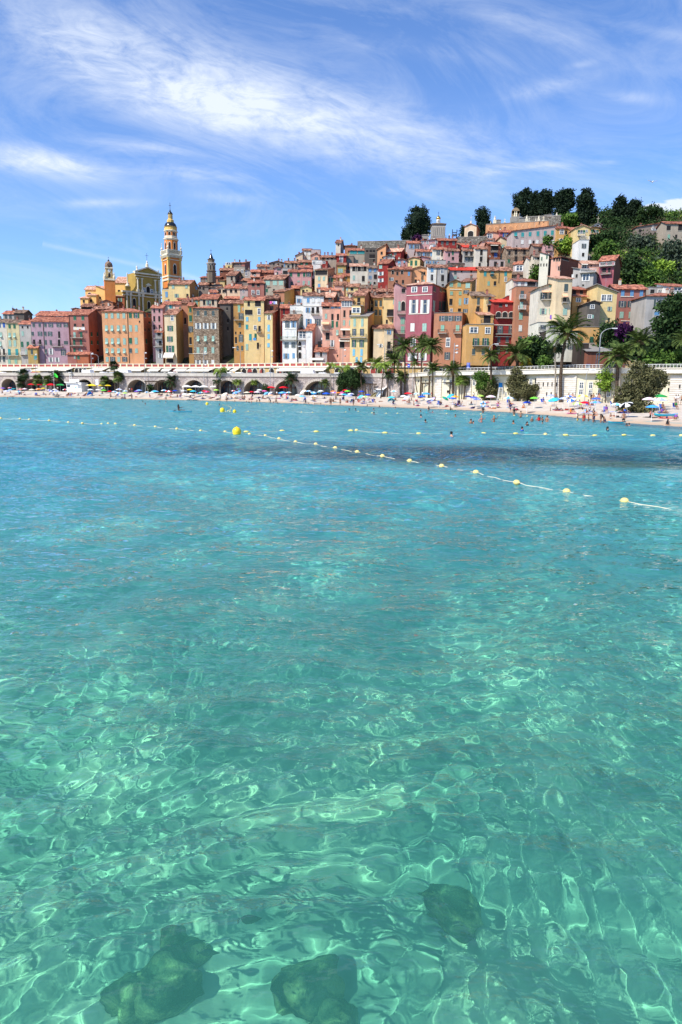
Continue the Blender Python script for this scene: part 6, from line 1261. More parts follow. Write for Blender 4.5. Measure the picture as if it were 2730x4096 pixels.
def tree(label, cat, base, lobes, n, size, mat, tr=.3, bark=None, Y=None, name=None, trunk=True, group=None, core=False):
    TS[0] += 1
    bpx, bpy_ = base; B = sand_at(bpx, bpy_) if Y is None else world_at(bpx, bpy_, Y)
    Y = B.y; u = Y/FH; root = empty(name or cat.replace(' ', '_'), B); C = []; RR = []
    g = np.random.default_rng(TS[0])
    for (x, y, rx, ry) in lobes: v = world_at(x, y, Y+g.uniform(-.3,.3)*rx*u)-B; C.append(tuple(v)); RR.append((rx*u, rx*u*.85, ry*u))
    V = leaves(C, RR, n, size, seed=TS[0]); link('crown', quadmesh('crown', V, ML[mat]), root)
    if core:
        b = MB()
        for c, r in zip(C, RR): b.ball(c, 1, 7, sz=(r[0]*.72, r[1]*.72, r[2]*.76))
        b.build('inner_foliage', ML[mat], root)
    if trunk:
        b = MB(); lo = min(c[2]-r[2]*.3 for c, r in zip(C, RR)); cx = sum(c[0] for c in C)/len(C); fork = Vector((cx*.5, 0, max(.5, lo*.7))); b.path([(0,0,-.3), tuple(fork*.5+Vector((tr*.4,0,0))), tuple(fork)], [tr, tr*.85, tr*.7], 8)
        for c, r in zip(C, RR): m_ = Vector(c)*.5+fork*.5+Vector((0,0,-.1)); b.path([tuple(fork), tuple(m_), c], [tr*.6, tr*.4, tr*.12], 6)
        b.build('trunk', bark or M_bark, root, smooth=True)
    tag(root, label, cat, group, bpx); return root
CY = lambda px: autoY(px, 870, 6)+5
cyp = lambda label, base, lobes, n: tree(label, 'cypress', base, [(x, y, a*1.1, b*1.04) for x, y, a, b in lobes], int(n*1.5), .46, 'cyp', .6, Y=CY(base[0]), name='cypress_tree', core=True)
cyp('largest rounded cypress rising over the long grey cemetery wall', (1668,964), [(1668,925,46,38),(1672,880,38,42),(1680,850,26,24),(1640,935,26,26),(1697,900,22,34)], 5200)
cyp('tiny dark cypress at the left foot of the largest cypress', (1622,964), [(1620,948,8,16),(1616,930,3,9)], 500)
cyp('dark narrow cypress right of the arched chapel', (1938,946), [(1932,862,22,28),(1938,900,22,30),(1930,925,16,24)], 2600)
cyp('low dark cypress bush left of the arched chapel', (1852,950), [(1853,932,10,20)], 500)
cyp('leftmost broad cypress of the hilltop row above the medallions', (2112,868), [(2084,802,24,28),(2102,780,20,20),(2098,838,22,26),(2122,850,18,18)], 3600)
cyp('second broad cypress of the hilltop row', (2146,866), [(2143,802,16,30),(2147,842,18,26)], 2400)
cyp('third broad cypress of the hilltop row', (2186,864), [(2184,792,20,28),(2192,830,22,32),(2202,808,12,20)], 3600)
cyp('fourth broad cypress of the hilltop row', (2262,864), [(2248,792,21,28),(2252,835,22,32),(2275,800,18,32),(2282,777,12,16)], 4200)
cyp('rightmost tall cypress of the hilltop row with a pointed top', (2345,905), [(2342,802,26,32),(2346,768,10,14),(2352,840,28,34),(2336,880,24,30),(2330,850,16,36)], 5200)
cyp('conical cypress on the right hill with rounded tip', (2478,880), [(2482,815,16,22),(2480,850,24,30),(2490,800,9,12)], 2200)
cyp('ragged cypress on the right hill with forked tips', (2535,885), [(2535,840,20,28),(2545,815,13,14),(2525,865,24,24)], 2200)
tree('spreading umbrella pine with open crown on the right skyline', 'pine tree', (2600,905), [(2590,842,26,10),(2612,838,26,11),(2630,850,20,9),(2575,860,18,12),(2560,870,16,14)], 2200, .55, 'dark', .5, Y=CY(2600), name='pine_tree')
tree('dark rounded shrub between rubble wall and mustard house', 'shrub', (2280,905), [(2270,872,30,20),(2300,880,22,22),(2250,885,16,12)], 1500, .6, 'mid', .3, Y=CY(2280)-3)
tree('plum coloured tree beside the smaller yellow villa', 'tree', (2430,945), [(2425,928,20,13),(2405,925,11,10)], 800, .6, 'red', .3, Y=CY(2430)-12)
tree('dark green bushy tree below the skyline behind white chapel', 'tree', (2460,915), [(2452,892,28,13),(2490,898,24,14)], 1800, .6, 'dark', .3, Y=CY(2450)-4)
tree('round clipped tree in front of the long cream building', 'tree', (2194,975), [(2194,960,14,12)], 500, .4, 'mid', .2, Y=autoY(2194,950,15)-3)
tree('magenta bougainvillea at the foot of the largest cypress', 'flowering shrub', (1675,962), [(1670,953,14,7)], 450, .4, 'pur', .2, Y=YC(1670)-2, name='bougainvillea')
hill_trees = [('dark leafy tree under the mustard house at the hill edge',(2250,1000),[(2240,985,26,16),(2270,970,18,22),(2290,985,22,22)],'mid',.12),('light green tree under the yellow villa',(2285,1000),[(2275,975,20,18),(2300,995,16,14)],'lime',.12),
 ('dark green tree clump between stone house and salmon house',(2160,1125),[(2150,1085,24,18),(2185,1080,26,16),(2190,1110,18,18),(2140,1105,16,10)],'mid',0),('dark ivy tree left of the pale yellow slender house',(2134,1020),[(2134,1003,8,16)],'dark',0)]
for lb, bs, lo, mt, _ in hill_trees: tree(lb, 'tree', bs, lo, 1500, .55, mt, .3, Y=autoY(bs[0], bs[1]-60, 8)+1)
# hillside growth, one mass
def hillside():
    g = np.random.default_rng(77); hs = [(o.location.x, o.location.y) for _, _, o in PLACED if o['category'] in ('house','cottage')]; groups = {k: [] for k in ('dark','mid','lime','grey','olive')}
    keys = list(groups); cnt = 0
    for i in range(2600):
        px = g.uniform(2330, 3050); off = g.uniform(16, 200)
        if px < 2400 and off < 75: continue
        v = cw(px, frontY(px)+off); z = terrain(v.x, v.y)
        if any((v.x-a)**2+(v.y-b)**2 < 42 for a, b in hs): continue
        cell = math.sin(v.x*.09+1)+math.sin(v.y*.07+v.x*.04)+g.normal()*.7
        k = 'dark' if cell < -.1 else 'mid' if cell < 1.0 else 'lime' if cell < 1.6 else 'grey' if g.random() < .6 else 'olive'
        r = g.uniform(1.0, 2.6); groups[k].append(leaves([(v.x, v.y, z+r*.6)], [(r, r, r*.85)], int(26*r), .45, seed=i))
    mats = [ML[k] for k in keys]; V = []; mi = []
    for j, k in enumerate(keys):
        if groups[k]: A_ = np.concatenate(groups[k]); V.append(A_); mi.append(np.full(len(A_)//4, j))
    V = np.concatenate(V); mi = np.concatenate(mi); me = quadmesh('hillside_shrubbery', V, mats[0])
    for m_ in mats[1:]: me.materials.append(m_)
    me.polygons.foreach_set('material_index', mi.astype(np.int32)); o = link('hillside_shrubbery', me); struct(o, 'stuff', 'dense green shrubs and undergrowth covering the right hillside', 'shrubbery')
hillside()
G_ = [('dark round olive tree high on the right slope',(2560,1000),[(2555,975,34,24),(2585,985,28,28)],'grey'),('glossy dark tree above the brick pink house',(2540,1130),[(2530,1050,40,30),(2510,1090,36,36),(2560,1090,44,40)],'dark'),('bright green tree at the lower right slope',(2600,1140),[(2595,1110,26,26),(2620,1125,24,18)],'mid'),
 ('grey olive tree at the right edge of the slope',(2690,1080),[(2690,1020,36,50),(2720,1060,30,50)],'grey'),('yellow green scrub tree in the middle of the slope',(2650,1090),[(2650,1075,34,18)],'lime'),('leafy tree beside the roof of the brown-walled house',(2420,1050),[(2420,1000,34,26),(2400,1030,24,30),(2440,1030,22,30)],'mid'),
 ('dark bush on the roof corner above the bright yellow house',(2430,1150),[(2432,1138,16,10)],'red'),('broad green tree below the yellow villa terrace',(2400,985),[(2395,960,36,20),(2440,950,34,22)],'dark')]
for lb, bs, lo, mt in G_: tree(lb, 'tree', bs, lo, 2000, .6, mt, .35, Y=autoY(bs[0], bs[1], 2)+3)
# trees on the quay and behind the road
RY = lambda px, k=6: wallY(px)+k
tree('tall dark pine mass behind the road at right edge', 'pine tree', (2690,1450), [(2700,1225,40,40),(2670,1260,36,50),(2725,1290,44,60),(2640,1290,22,30),(2690,1340,50,40),(2640,1380,60,30),(2560,1400,50,34),(2720,1420,50,40)], 7000, .5, 'dark', .5, Y=150, name='pine_tree')
tree('bright green hedge bush behind the right quay railing', 'shrub', (2680,1470), [(2600,1440,30,22),(2650,1445,36,26),(2700,1450,40,28),(2580,1465,26,14)], 2600, .4, 'mid', .2, Y=RY(2680,9), name='hedge')
tree('purple bougainvillea under the brick pink house', 'flowering shrub', (2490,1400), [(2480,1325,20,12),(2500,1325,20,14)], 1700,   .45, 'pur', .2, Y=160, name='bougainvillea')
tree('dark ivy bank under the yellow houses at right', 'shrub', (2450,1400), [(2430,1360,30,50),(2460,1340,30,30),(2500,1370,40,30),(2440,1320,20,20)], 2200, .5, 'dark', .2, Y=161, name='ivy_bank')
tree('big dense green tree behind the road by terracotta house', 'tree', (2140,1475), [(2115,1400,34,36),(2150,1400,38,44),(2110,1440,26,26),(2180,1410,26,36),(2145,1450,34,24)], 4200, .42, 'dark', .4, Y=RY(2140,12))
tree('bushy bright tree left half behind the terracotta house palm', 'tree', (2100,1470), [(2095,1385,22,22),(2125,1372,24,20),(2160,1390,24,18)], 1500, .42, 'mid', .3, Y=RY(2100,10))
tree('small round clipped tree behind the road railing', 'tree', (2184,1475), [(2182,1448,22,15)], 900, .3, 'mid', .15, Y=RY(2184,4))
tree('yellow flowering bush behind the road railing', 'flowering shrub', (2110,1475), [(2096,1436,9,6),(2115,1445,12,8),(2105,1460,14,10)], 500, .3, 'yel', .15, Y=RY(2105,5))
tree('large round dark fig tree in front of the arches', 'fig tree', (1400,1565), [(1400,1515,44,30),(1435,1525,26,26),(1370,1530,24,24),(1420,1495,24,14)], 8000, .26, 'dark', .35, core=True)
tree('tall green tamarisk in front of the cream promenade building', 'tree', (1945,1590), [(1925,1510,26,22),(1955,1520,30,20),(1935,1545,28,24),(1985,1525,18,14)], 5000, .21, 'mid', .25)
tree('olive brown bush right of the green tamarisk', 'shrub', (1960,1598), [(1960,1560,40,28),(1990,1540,22,24),(1940,1575,26,20)], 5000, .2, 'olive', .2)
tree('tall brownish tamarisk with ragged crown by white wall', 'tree', (2072,1598), [(2070,1500,26,26),(2058,1530,28,26),(2085,1530,26,28),(2070,1565,30,26),(2095,1480,12,12)], 6500, .2, 'olive', .25)
tree('spreading brown bush before the striped limestone wall', 'shrub', (2120,1598), [(2110,1560,30,24),(2145,1555,26,18),(2160,1535,12,14),(2125,1585,34,14)], 4500, .2, 'olive', .2)
tree('small light green tree before the wall windows', 'tree', (2424,1600), [(2420,1505,26,16),(2405,1525,20,18),(2435,1530,24,18),(2425,1550,16,14)], 1300, .24, 'lime', .12)
tree('huge bushy olive brown tree on the right beach', 'tree', (2560,1640), [(2560,1490,40,34),(2600,1510,34,40),(2530,1540,40,36),(2575,1560,44,40),(2500,1580,34,34),(2540,1600,46,32),(2610,1560,30,30),(2500,1610,36,26),(2640,1520,22,34)], 15000, .19, 'olive', .3)
tree('small shrub at the foot of the huge bushy tree', 'shrub', (2520,1650), [(2520,1625,40,16),(2570,1630,40,14)], 1500, .24, 'olive', .12)
tree('dark shrub left of the small cafe arch', 'shrub', (600,1560), [(602,1553,7,12)], 350, .3, 'dark', .1)
tree('low dark bush in front of the fourth arch pier', 'shrub', (1064,1563), [(1063,1552,11,9)], 350, .28, 'dark', .1)
# palms
PALM = {}
def crownmesh(kind, var):
    k = (kind, var)
    if k in PALM: return PALM[k]
    g = random.Random(hash(k) % 1000 if False else (len(kind)*31+var*7+ord(kind[0]))); V = []
    nf = {'date': 46, 'fan': 44, 'queen': 20}[kind]
    for i in range(nf):
        az = g.uniform(0, 2*math.pi); q = (i+.5)/nf; el = {'date': 1.35-1.75*q, 'fan': 1.45-2.3*q, 'queen': 1.2-1.3*q}[kind]+g.uniform(-.12,.12); L_ = g.uniform(.82, 1.08)*(1 if kind != 'fan' else .62)
        droop = {'date': 1.25, 'fan': .5, 'queen': 2.2}[kind]*g.uniform(.75,1.2)
        dirh = Vector((math.cos(az), math.sin(az), 0)); side = Vector((-math.sin(az), math.cos(az), 0)); p = Vector((0,0,0)); n = 13; pts = [p.copy()]; e = el
        for s in range(n): e -= droop/n*(.4+s/n*1.2); p = p+(dirh*math.cos(e)+Vector((0,0,math.sin(e))))*L_/n; pts.append(p.copy())
        up = Vector((0,0,1))
        for s in range(n):      # rachis
            a, b = pts[s], pts[s+1]; w = side*.012*(1-s/n*.7); V += [a-w, a+w, b+w, b-w]
        if kind == 'fan':
            c = pts[7]; d = (pts[8]-pts[6]).normalized()
            for j in range(15):
                t = (j-7)/7*1.9; v = (d*math.cos(t)+side*math.sin(t)).normalized(); ln = .42*(1-.25*abs(t)/1.9); w = side.cross(d)*.002+(d*-math.sin(t)+side*math.cos(t))*.028; tip = c+v*ln+Vector((0,0,-.10)); m_ = c+v*ln*.5
                V += [c, m_+w, tip, m_-w]
        else:
            for s in range(1, n+1):
                for h in (0, .5):
                    a = pts[s] if h == 0 or s == n else pts[s].lerp(pts[min(n, s+1)], .5); d = (pts[s]-pts[s-1]).normalized(); f = s/n; ln = (.25 if kind == 'date' else .3)*math.sin(math.pi*min(.96, .18+f*.8))+.03
                    for sg in (-1, 1):
                        dn = -.30 if kind == 'date' else -1.1
                        v = (side*sg*.85+d*.75+Vector((0,0,dn*g.uniform(.5,1.2)))).normalized(); w = d*.022; V += [a, a+v*ln*.5+w, a+v*ln, a+v*ln*.5-w]
    PALM[k] = np.array([tuple(v) for v in V]); return PALM[k]
PG = {'n': ('palm_fronds', (.028,.055,.012), (.14,.19,.045)), 'b': ('bright_palm_fronds', (.06,.12,.012), (.30,.40,.07)), 'd': ('dark_palm_fronds', (.012,.028,.010), (.05,.085,.03))}
PM = {k: leafmat(*v) for k, v in PG.items()}; PCN = [0]
def palm(label, crown, base, r, kind='date', mat='n', tr=.22, Y=None, trunk=None, bend=0, skirt=True):
    PCN[0] += 1; B = sand_at(*base) if Y is None else world_at(*base, Y); Y = B.y; u = Y/FH; C = world_at(*crown, Y)-B; root = empty('palm_tree', B); g = random.Random(PCN[0])
    n = 12; pts = []; rs = []
    for i in range(n+1): f = i/n; pts.append((C.x*f+bend*u*math.sin(math.pi*f), 0, -.3*(1-f)+C.z*f)); rs.append(tr*(1.35 if i == 0 else 1.0-.25*f))
    b = MB(); b.path(pts, rs, 9); 
    for i in range(1, n*2): f = i/(n*2); j = min(n-1, int(f*n)); w = f*n-j; P_ = Vector(pts[j]).lerp(Vector(pts[j+1]), w); b.lathe(P_, [(tr*.9*(1-.2*f),0),(tr*1.16*(1-.2*f),.09),(tr*.9*(1-.2*f),.14)], 9)
    b.build('trunk', trunk or M_pbark, root)
    if skirt: b = MB(); b.lathe(C, [(tr*.9,-1.4*tr*3),(tr*1.9,-.6*tr*2),(tr*2.0,0),(tr*1.0,tr*2)], 10); b.build('crown_shaft', plain('old_frond_bases', (.16,.10,.05), .95, var=.4, scale=4), root)
    key = (kind, PCN[0]%3); V = crownmesh(*key)*(r*u*(1.85 if kind == 'fan' else 1.4)); me = quadmesh('crown', V, PM[mat]); o = link('crown', me, root, C, g.uniform(0, 6.28)); tag(root, label, 'palm tree', None, base[0])
def zc(reg, pts): global CUR; s = CUR; CUR = REG[reg]; r = [PX(*p) for p in pts]; CUR = s; return r
def pz(reg, label, crown, base, r, **k):
    c, b = zc(reg, [crown, base]); palm(label, c, b, r/REG[reg][2], **k)
pz('I','tall dark date palm in front of the deep pink mansion left edge',(850,895),(850,1480),150, tr=.24)
pz('I','tall date palm in front of the deep pink mansion right edge',(1070,870),(1045,1475),135, tr=.24)
pz('I','tall date palm beside the brown orange house',(1178,890),(1150,1470),140, tr=.24)
pz('I','medium date palm in front of the beige cottage',(718,1060),(715,1210),120, Y=RY(1580,5))
pz('I','curved date palm beside the dark fig tree',(305,1145),(345,1415),95, bend=-8, tr=.17)
pz('I','short bushy bright palm right of the curved palm',(500,1110),(480,1290),95, mat='b', Y=RY(1505,3), tr=.2)
pz('I','bright drooping queen palm left of the dark fig tree',(75,1175),(65,1440),95, kind='queen', mat='b', tr=.14, trunk=M_pale)
pz('I','slender curved palm leaning right below the pink mansion',(975,1085),(1025,1465),65, bend=-6, tr=.13)
pz('I','squat date palm in front of the playground wall',(800,1270),(800,1490),95, tr=.26)
pz('I','date palm in front of the cream wall under brown house',(1200,1170),(1200,1465),100, tr=.2)
pz('I','wide date palm beside the tall lamp mast',(1455,1190),(1457,1435),120, tr=.3)
pz('I','yellowish queen palm above the ship playground',(585,1130),(545,1545),100, kind='queen', mat='b', tr=.16, skirt=False)
pz('I','short shaggy palm behind the ship playground',(640,1250),(630,1450),70, mat='d', tr=.2)
pz('J','date palm on the quay before the mustard house',(520,1010),(520,1290),120, Y=RY(1965,-4) , tr=.24)
pz('J','broad date palm on the quay before the crimson house',(850,990),(850,1200),190, Y=RY(2070,3), tr=.36)
pz('J','pale trunked queen palm beside the leaning palm',(1320,930),(1322,1490),120, kind='queen', mat='d', tr=.16, trunk=M_pale, bend=3)
pz('J','very tall leaning date palm on the right beach',(1468,720),(1400,1520),240, tr=.33, bend=-10)
pz('J','small fan palm left of the green tamarisk',(115,1330),(122,1500),55, kind='fan', mat='b', tr=.14)
pz('J','short twin fan palm left of the green tamarisk',(200,1330),(180,1490),60, kind='fan', mat='n', tr=.2)
pz('J','slim young palm with thin mast-like trunk by white barrier',(160,1300),(150,1520),50, kind='fan', mat='b', tr=.09)
pz('K','full date palm beside the big curved street lamp',(768,1010),(752,1450),190, tr=.34)
pz('K','upright date palm before the bougainvillea',(1040,850),(1030,1150),190, Y=RY(2560,8), tr=.4)
pz('K','old grey palm trunk with few fronds beside the full date palm',(795,1060),(792,1400),60, mat='n', tr=.18, trunk=M_pale)
pz('K','dry-tipped palm at the extreme right edge',(1590,810),(1590,1150),130, Y=RY(2735,8))
pz('C','tall thin fan palm before the orange apartment block',(18,1040),(28,1195),60, kind='fan', tr=.18, mat='d')
pz('C','clump of fan palms beside the first café arch',(70,1180),(70,1330),70, kind='fan', mat='n', tr=.28)
pz('C','small fan palm beside yellow café parasols',(-100,1230),(-95,1330),60, kind='fan', mat='n', tr=.25)
pz('C','stout dark date palm on the beach before the arches',(740,1235),(740,1350),85, mat='d', tr=.36)
pz('C','yellow green queen palm before the rubble house arches',(1355,1110),(1350,1355),95, kind='queen', mat='b', tr=.14, trunk=M_pale)
pz('C','short dark palm beside the yellow green queen palm',(1310,1240),(1312,1350),60, mat='d', kind='queen', tr=.2)
pz('P0','dark fan palm beside the blue café awning',(370,470),(352,650),95, kind='fan', mat='d', tr=.3)
pz('P0','lower fan palm growing against the dark fan palm',(330,590),(345,665),80, kind='fan', mat='d', tr=.25)
pz('P0','fan palm behind the orange beach parasol',(590,545),(590,665),85, kind='fan', mat='n', tr=.25)
pz('P0','fan palm behind the yellow beach parasol',(748,550),(745,665),75, kind='fan', mat='n', tr=.22)
pz('P0','thick dark date palm behind the green flag',(890,490),(888,690),105, mat='d', tr=.42)
pz('P8','small bright palm left of the red parasols',(600,585),(585,700),60, mat='b', tr=.1)
pz('P8','tiny bright palm beside the small bright palm',(535,575),(540,690),40, mat='b', tr=.1)
pz('P8','slim bright palm in front of the shop arch',(852,585),(855,700),55, mat='b', tr=.14)
pz('P8','stout dark date palm before the red café parasol',(1430,530),(1422,745),115, mat='d', tr=.4)
pz('P12','tall thin queen palm before the last open arch',(490,320),(480,765),95, kind='queen', mat='b', tr=.12, trunk=M_pale)
pz('P12','small slim palm inside the last open arch',(388,595),(388,730),75, mat='n', tr=.12)
# ---------------------------------------------------------------- street furniture
def facing(px): t = (cw(px+6, wallY(px+6))-cw(px-6, wallY(px-6))).normalized(); return math.atan2(t.y, t.x)
def mast(label, px, ybase, ytop, heads, Y=None, r=.09):
    B = sand_at(px, ybase) if Y is None else world_at(px, ybase, Y); h = Zof(px, ytop, B.y)-B.z; root = empty('floodlight_mast', B); b = MB(); b.tube((0,0,-.2),(0,0,h),r,r*.6,8); b.tube((0,0,0),(0,0,.5),r*1.6,r*1.4,8); b.build('pole', M_grey, root)
    for i, hy in enumerate(heads):
        z = Zof(px, hy, B.y)-B.z; m = MB(); m.tube((0,0,z),(.45,-.15,z+.1),.03,n=5); m.lathe((.62,-.2,z+.02),[(.1,-.16),(.26,-.1),(.3,.1),(.12,.22)],10); m.build('spotlight', M_white if i % 2 == 0 else M_grey, root)
    tag(root, label, 'lamp mast', 'floodlight masts on the beach', px)
mast('grey floodlight mast before the lilac house', 148, 1555, 1415, (1418,1436,1465))
mast('grey floodlight mast between salmon house and orange block', 371, 1552, 1408, (1414,1434,1466))
mast('grey floodlight mast right of the orange apartment block', 583, 1565, 1406, (1412,1434))
mast('grey floodlight mast in front of the rubble stone house', 818, 1562, 1400, (1409,1418,1460))
mast('grey floodlight mast in front of the orange side wall', 1083, 1565, 1393, (1404,1427,1465))
mast('grey floodlight mast in front of the salmon houses', 1371, 1572, 1390, (1400,1424))
mast('pale floodlight mast before the deep pink mansion', 1650, 1575, 1382, (1395,1420))
mast('tall floodlight mast before the brown orange house', 1811, 1575, 1372, (1384,1398,1411), r=.12)
def street_lamp(label, px, ybase, ytop, rx, Y, r=.07):
    B = world_at(px, ybase, Y); h = Zof(px, ytop, Y)-B.z; u = Y/FH; root = empty('street_lamp', B); b = MB(); pts = [(0,0,-.5),(0,0,h*.8)]; rs = [r*1.3, r]
    for i in range(1, 9): f = i/8; pts.append((rx*u*(1-math.cos(f*math.pi/2)), 0, h*.8+h*.2*math.sin(f*math.pi/2))); rs.append(r*(1-.4*f))
    b.path(pts, rs, 7); b.build('post', M_grey, root); m = MB(); e = pts[-1]; s = 1 if rx > 0 else -1; m.box((e[0]+s*.35,0,e[2]), (1.0,.3,.16)); m.box((e[0]+s*.4,0,e[2]-.1), (.7,.24,.06)); m.build('lamp_head', M_white, root); tag(root, label, 'street lamp', None, px)
street_lamp('curved street lamp before the shaded mustard house', 963, 1478, 1390, -20, terrY(963)-1)
street_lamp('curved street lamp before the lower white house', 1225, 1478, 1385, -22, terrY(1225)-1)
street_lamp('curved street lamp before the salmon house side wall', 396, 1478, 1416, -20, terrY(396)-1)
street_lamp('curved street lamp before the beige cottage', 1538, 1480, 1378, -20, terrY(1538)-1)
street_lamp('big white curved street lamp beside the brown timber hall', 2394, 1475, 1312, 46, 138, .1)
street_lamp('white street lamp with short arm on the right quay', 2384, 1475, 1405, 24, 139, .07)
street_lamp('plain white lamp pole left of the full date palm', 2435, 1475, 1390, -20, 139, .07)
street_lamp('black double lamp post on the right beach promenade', 2340, 1600, 1478, 14, 112, .05)
street_lamp('slender grey road lamp before the mustard house', 1956, 1480, 1375, 20, wallY(1956)+6, .07)
def sign(label, px, y0, y1, w, cols, Y, rows=4):
    B = world_at(px, y1+14, Y); u = Y/FH; z1 = Zof(px, y0, Y)-B.z; z0 = Zof(px, y1, Y)-B.z; root = empty('road_sign', B, facing(px)*.5); b = MB(); b.tube((0,0,-.5),(0,0,z1),.05,n=6); b.build('post', M_grey, root)
    for i in range(rows):
        h = (z1-z0)/rows; m = MB(); zc = z1-h*(i+.5); m.box((0,-.08,zc),(w*u,.05,h*.86),0); m.box((-.05*w*u,-.112,zc),(w*u*.6,.01,h*.16),1); m.build('sign_panel', [plain('sign_'+cols[i%len(cols)], {'blue':(.01,.06,.42),'green':(.01,.22,.16),'white':(.7,.7,.7)}[cols[i%len(cols)]], .5), M_white], root)
    tag(root, label, 'road sign', None, px)
sign('stack of blue direction signs on the quay', 1874, 1450, 1473, 14, ['blue'], 160)
sign('blue and green direction signs under the curved lamp', 2353, 1455, 1472, 16, ['blue','green','white'], 136, 3)
sign('small dark blue sign board beside the pink mansion', 1636, 1454, 1470, 10, ['blue'], 180, 1)
sign('white double notice board on the beach path', 390, 1517, 1540, 14, ['white'], sand_at(390,1550).y, 2)
# timber clad hall with arched mouth behind the road
def hall():
    R('K'); s = H('rust brown timber clad hall wall with curved top beside the palms',385,872,955,'rb',Y=156,base=6.9,roof='m',rc='g',ch=0,name='timber_hall',cat='hall',dmin=8)
    b = MB(); n = 16; a, _ = s.hit(515, 1165, False); c, _ = s.hit(872, 1165, False); w = (c-a).length; P = []
    for i in range(n+1): t = i/n; q = a.lerp(c, t); P.append(s.loc(Vector((q.x, q.y-.05, 6.95+3.4*math.sin(math.pi*t)**.7))))
    P0_ = s.loc(Vector((a.x,a.y-.05,6.9))); P1_ = s.loc(Vector((c.x,c.y-.05,6.9))); b.add([P0_]+P+[P1_], [tuple(range(len(P)+2))]); b.build('arched_mouth', M_dark, s.root)
    b = MB()
    for i in range(n): b.tube(Vector(P[i])+Vector((0,-.1,0)), Vector(P[i+1])+Vector((0,-.1,0)), .16, n=6)
    b.build('arch_rim', M_gst, s.root)
    H('dark shaded underpass wall left of the timber hall',262,400,885,'dk',Y=158,base=6.9,roof='f',ch=0,name='underpass_wall',cat='wall')
hall()
# beach cabin
R('P0')
def cabin():
    B = sand_at(297, 1566); u = B.y/FH; root = empty('beach_cabin', B, facing(297)); w, h, d = 84*u, 36*u, 3.0; b = MB(); b.box((0,d/2,h/2),(w,d,h)); b.build('wall', M_white, root); b = MB(); b.box((-w*.12,d/2-.3,h+.12),(w*.8,d+1,.2)); b.box((w*.4,d/2,h+.06),(w*.22,d+.2,.1)); b.build('roof', M_white, root)
    for x, ww, hh, m in ((-.36,.2,.26,M_glass),(.38,.2,.36,M_grey)): q = MB(); q.box((x*w,-.03,h*.62),(w*ww,.06,h*hh)); q.box((x*w,-.05,h*(.62+hh/2)),(w*ww*1.1,.08,.07)); q.build('window', m, root)
    q = MB(); q.box((0.0,.3,h+.75),(w*.66,.12,.85)); q.build('roof_sign_board', M_white, root); q = MB()
    for j in (0,1): q.box((-.12*w+j*.3,.23,h+.88-j*.3),(w*.34-j*.4,.02,.08))
    q.build('faded_lettering', M_grey, root)
    q = MB(); t = h+3.4
    for x in (-.32,-.2):
        for y in (.4,1.6): q.tube((x*w,y,h),(x*w,y,t),.05,n=5)
    for z in np.linspace(h+.4, t, 5): q.tube((-.32*w,.4,z),(-.2*w,.4,z),.035,n=5); q.tube((-.32*w,1.6,z),(-.2*w,1.6,z),.035,n=5)
    q.box((-.26*w,1.0,t),(w*.2,1.8,.12)); q.build('lookout_frame', M_white, root); tag(root, 'white beach cabin with flat roof and lookout frame', 'beach cabin')
cabin()
B = sand_at(218, 1567); root = empty('flagpole', B); h = Zof(218, 1488, B.y)-B.z; b = MB(); b.tube((0,0,-.2),(0,0,h),.07,.05,8); b.ball((0,0,h),.1,6); b.build('pole', M_white, root); b = MB(); u = B.y/FH
gz = [(i/8, math.sin(i/8*5)*.15) for i in range(9)]; vs = []
for f, wv in gz: vs += [(f*18*u, wv, h-.3-f*f*1.0), (f*18*u, wv, h-1.5-f*.35-.1*math.sin(f*3))]
b.add(vs, [(2*i,2*i+1,2*i+3,2*i+2) for i in range(8)]); b.add([(x,y+.015,z) for x,y,z in vs], [(2*i,2*i+2,2*i+3,2*i+1) for i in range(8)]); b.build('flag', plain('flag_green', (.05,.62,.05), .8), root); tag(root, 'white flagpole with bright green flag on the beach', 'flagpole')
# lifeguard chair
def chair(label, px, yb, yt, w):
    B = sand_at(px, yb); h = Zof(px, yt, B.y)-B.z; u = B.y/FH; ww = w*u/2; root = empty('lifeguard_chair', B); b = MB()
    for x in (-1,1):
        for y in (-1,1): b.tube((x*ww,y*ww*.8,0),(x*ww*.55,y*ww*.5,h*.72),.045,n=6)
    for i in range(7): z = h*.72*i/7+.2; f = 1-.45*i/7; b.tube((-ww*f,-ww*.8*f,z),(ww*f,-ww*.8*f,z),.03,n=5)
    b.build('frame', M_white, root); b = MB(); b.box((0,0,h*.72),(ww*1.3,ww*1.1,.08)); b.build('seat', M_white, root); b = MB(); b.box((0,ww*.5,h*.86),(ww*1.3,.08,h*.26),rx=-.15); b.build('backrest', plain('chair_blue', (.02,.22,.55), .6), root); tag(root, label, 'lifeguard chair', None, px)
chair('white lifeguard chair with blue backrest among the bushes', 2002, 1600, 1530, 22)
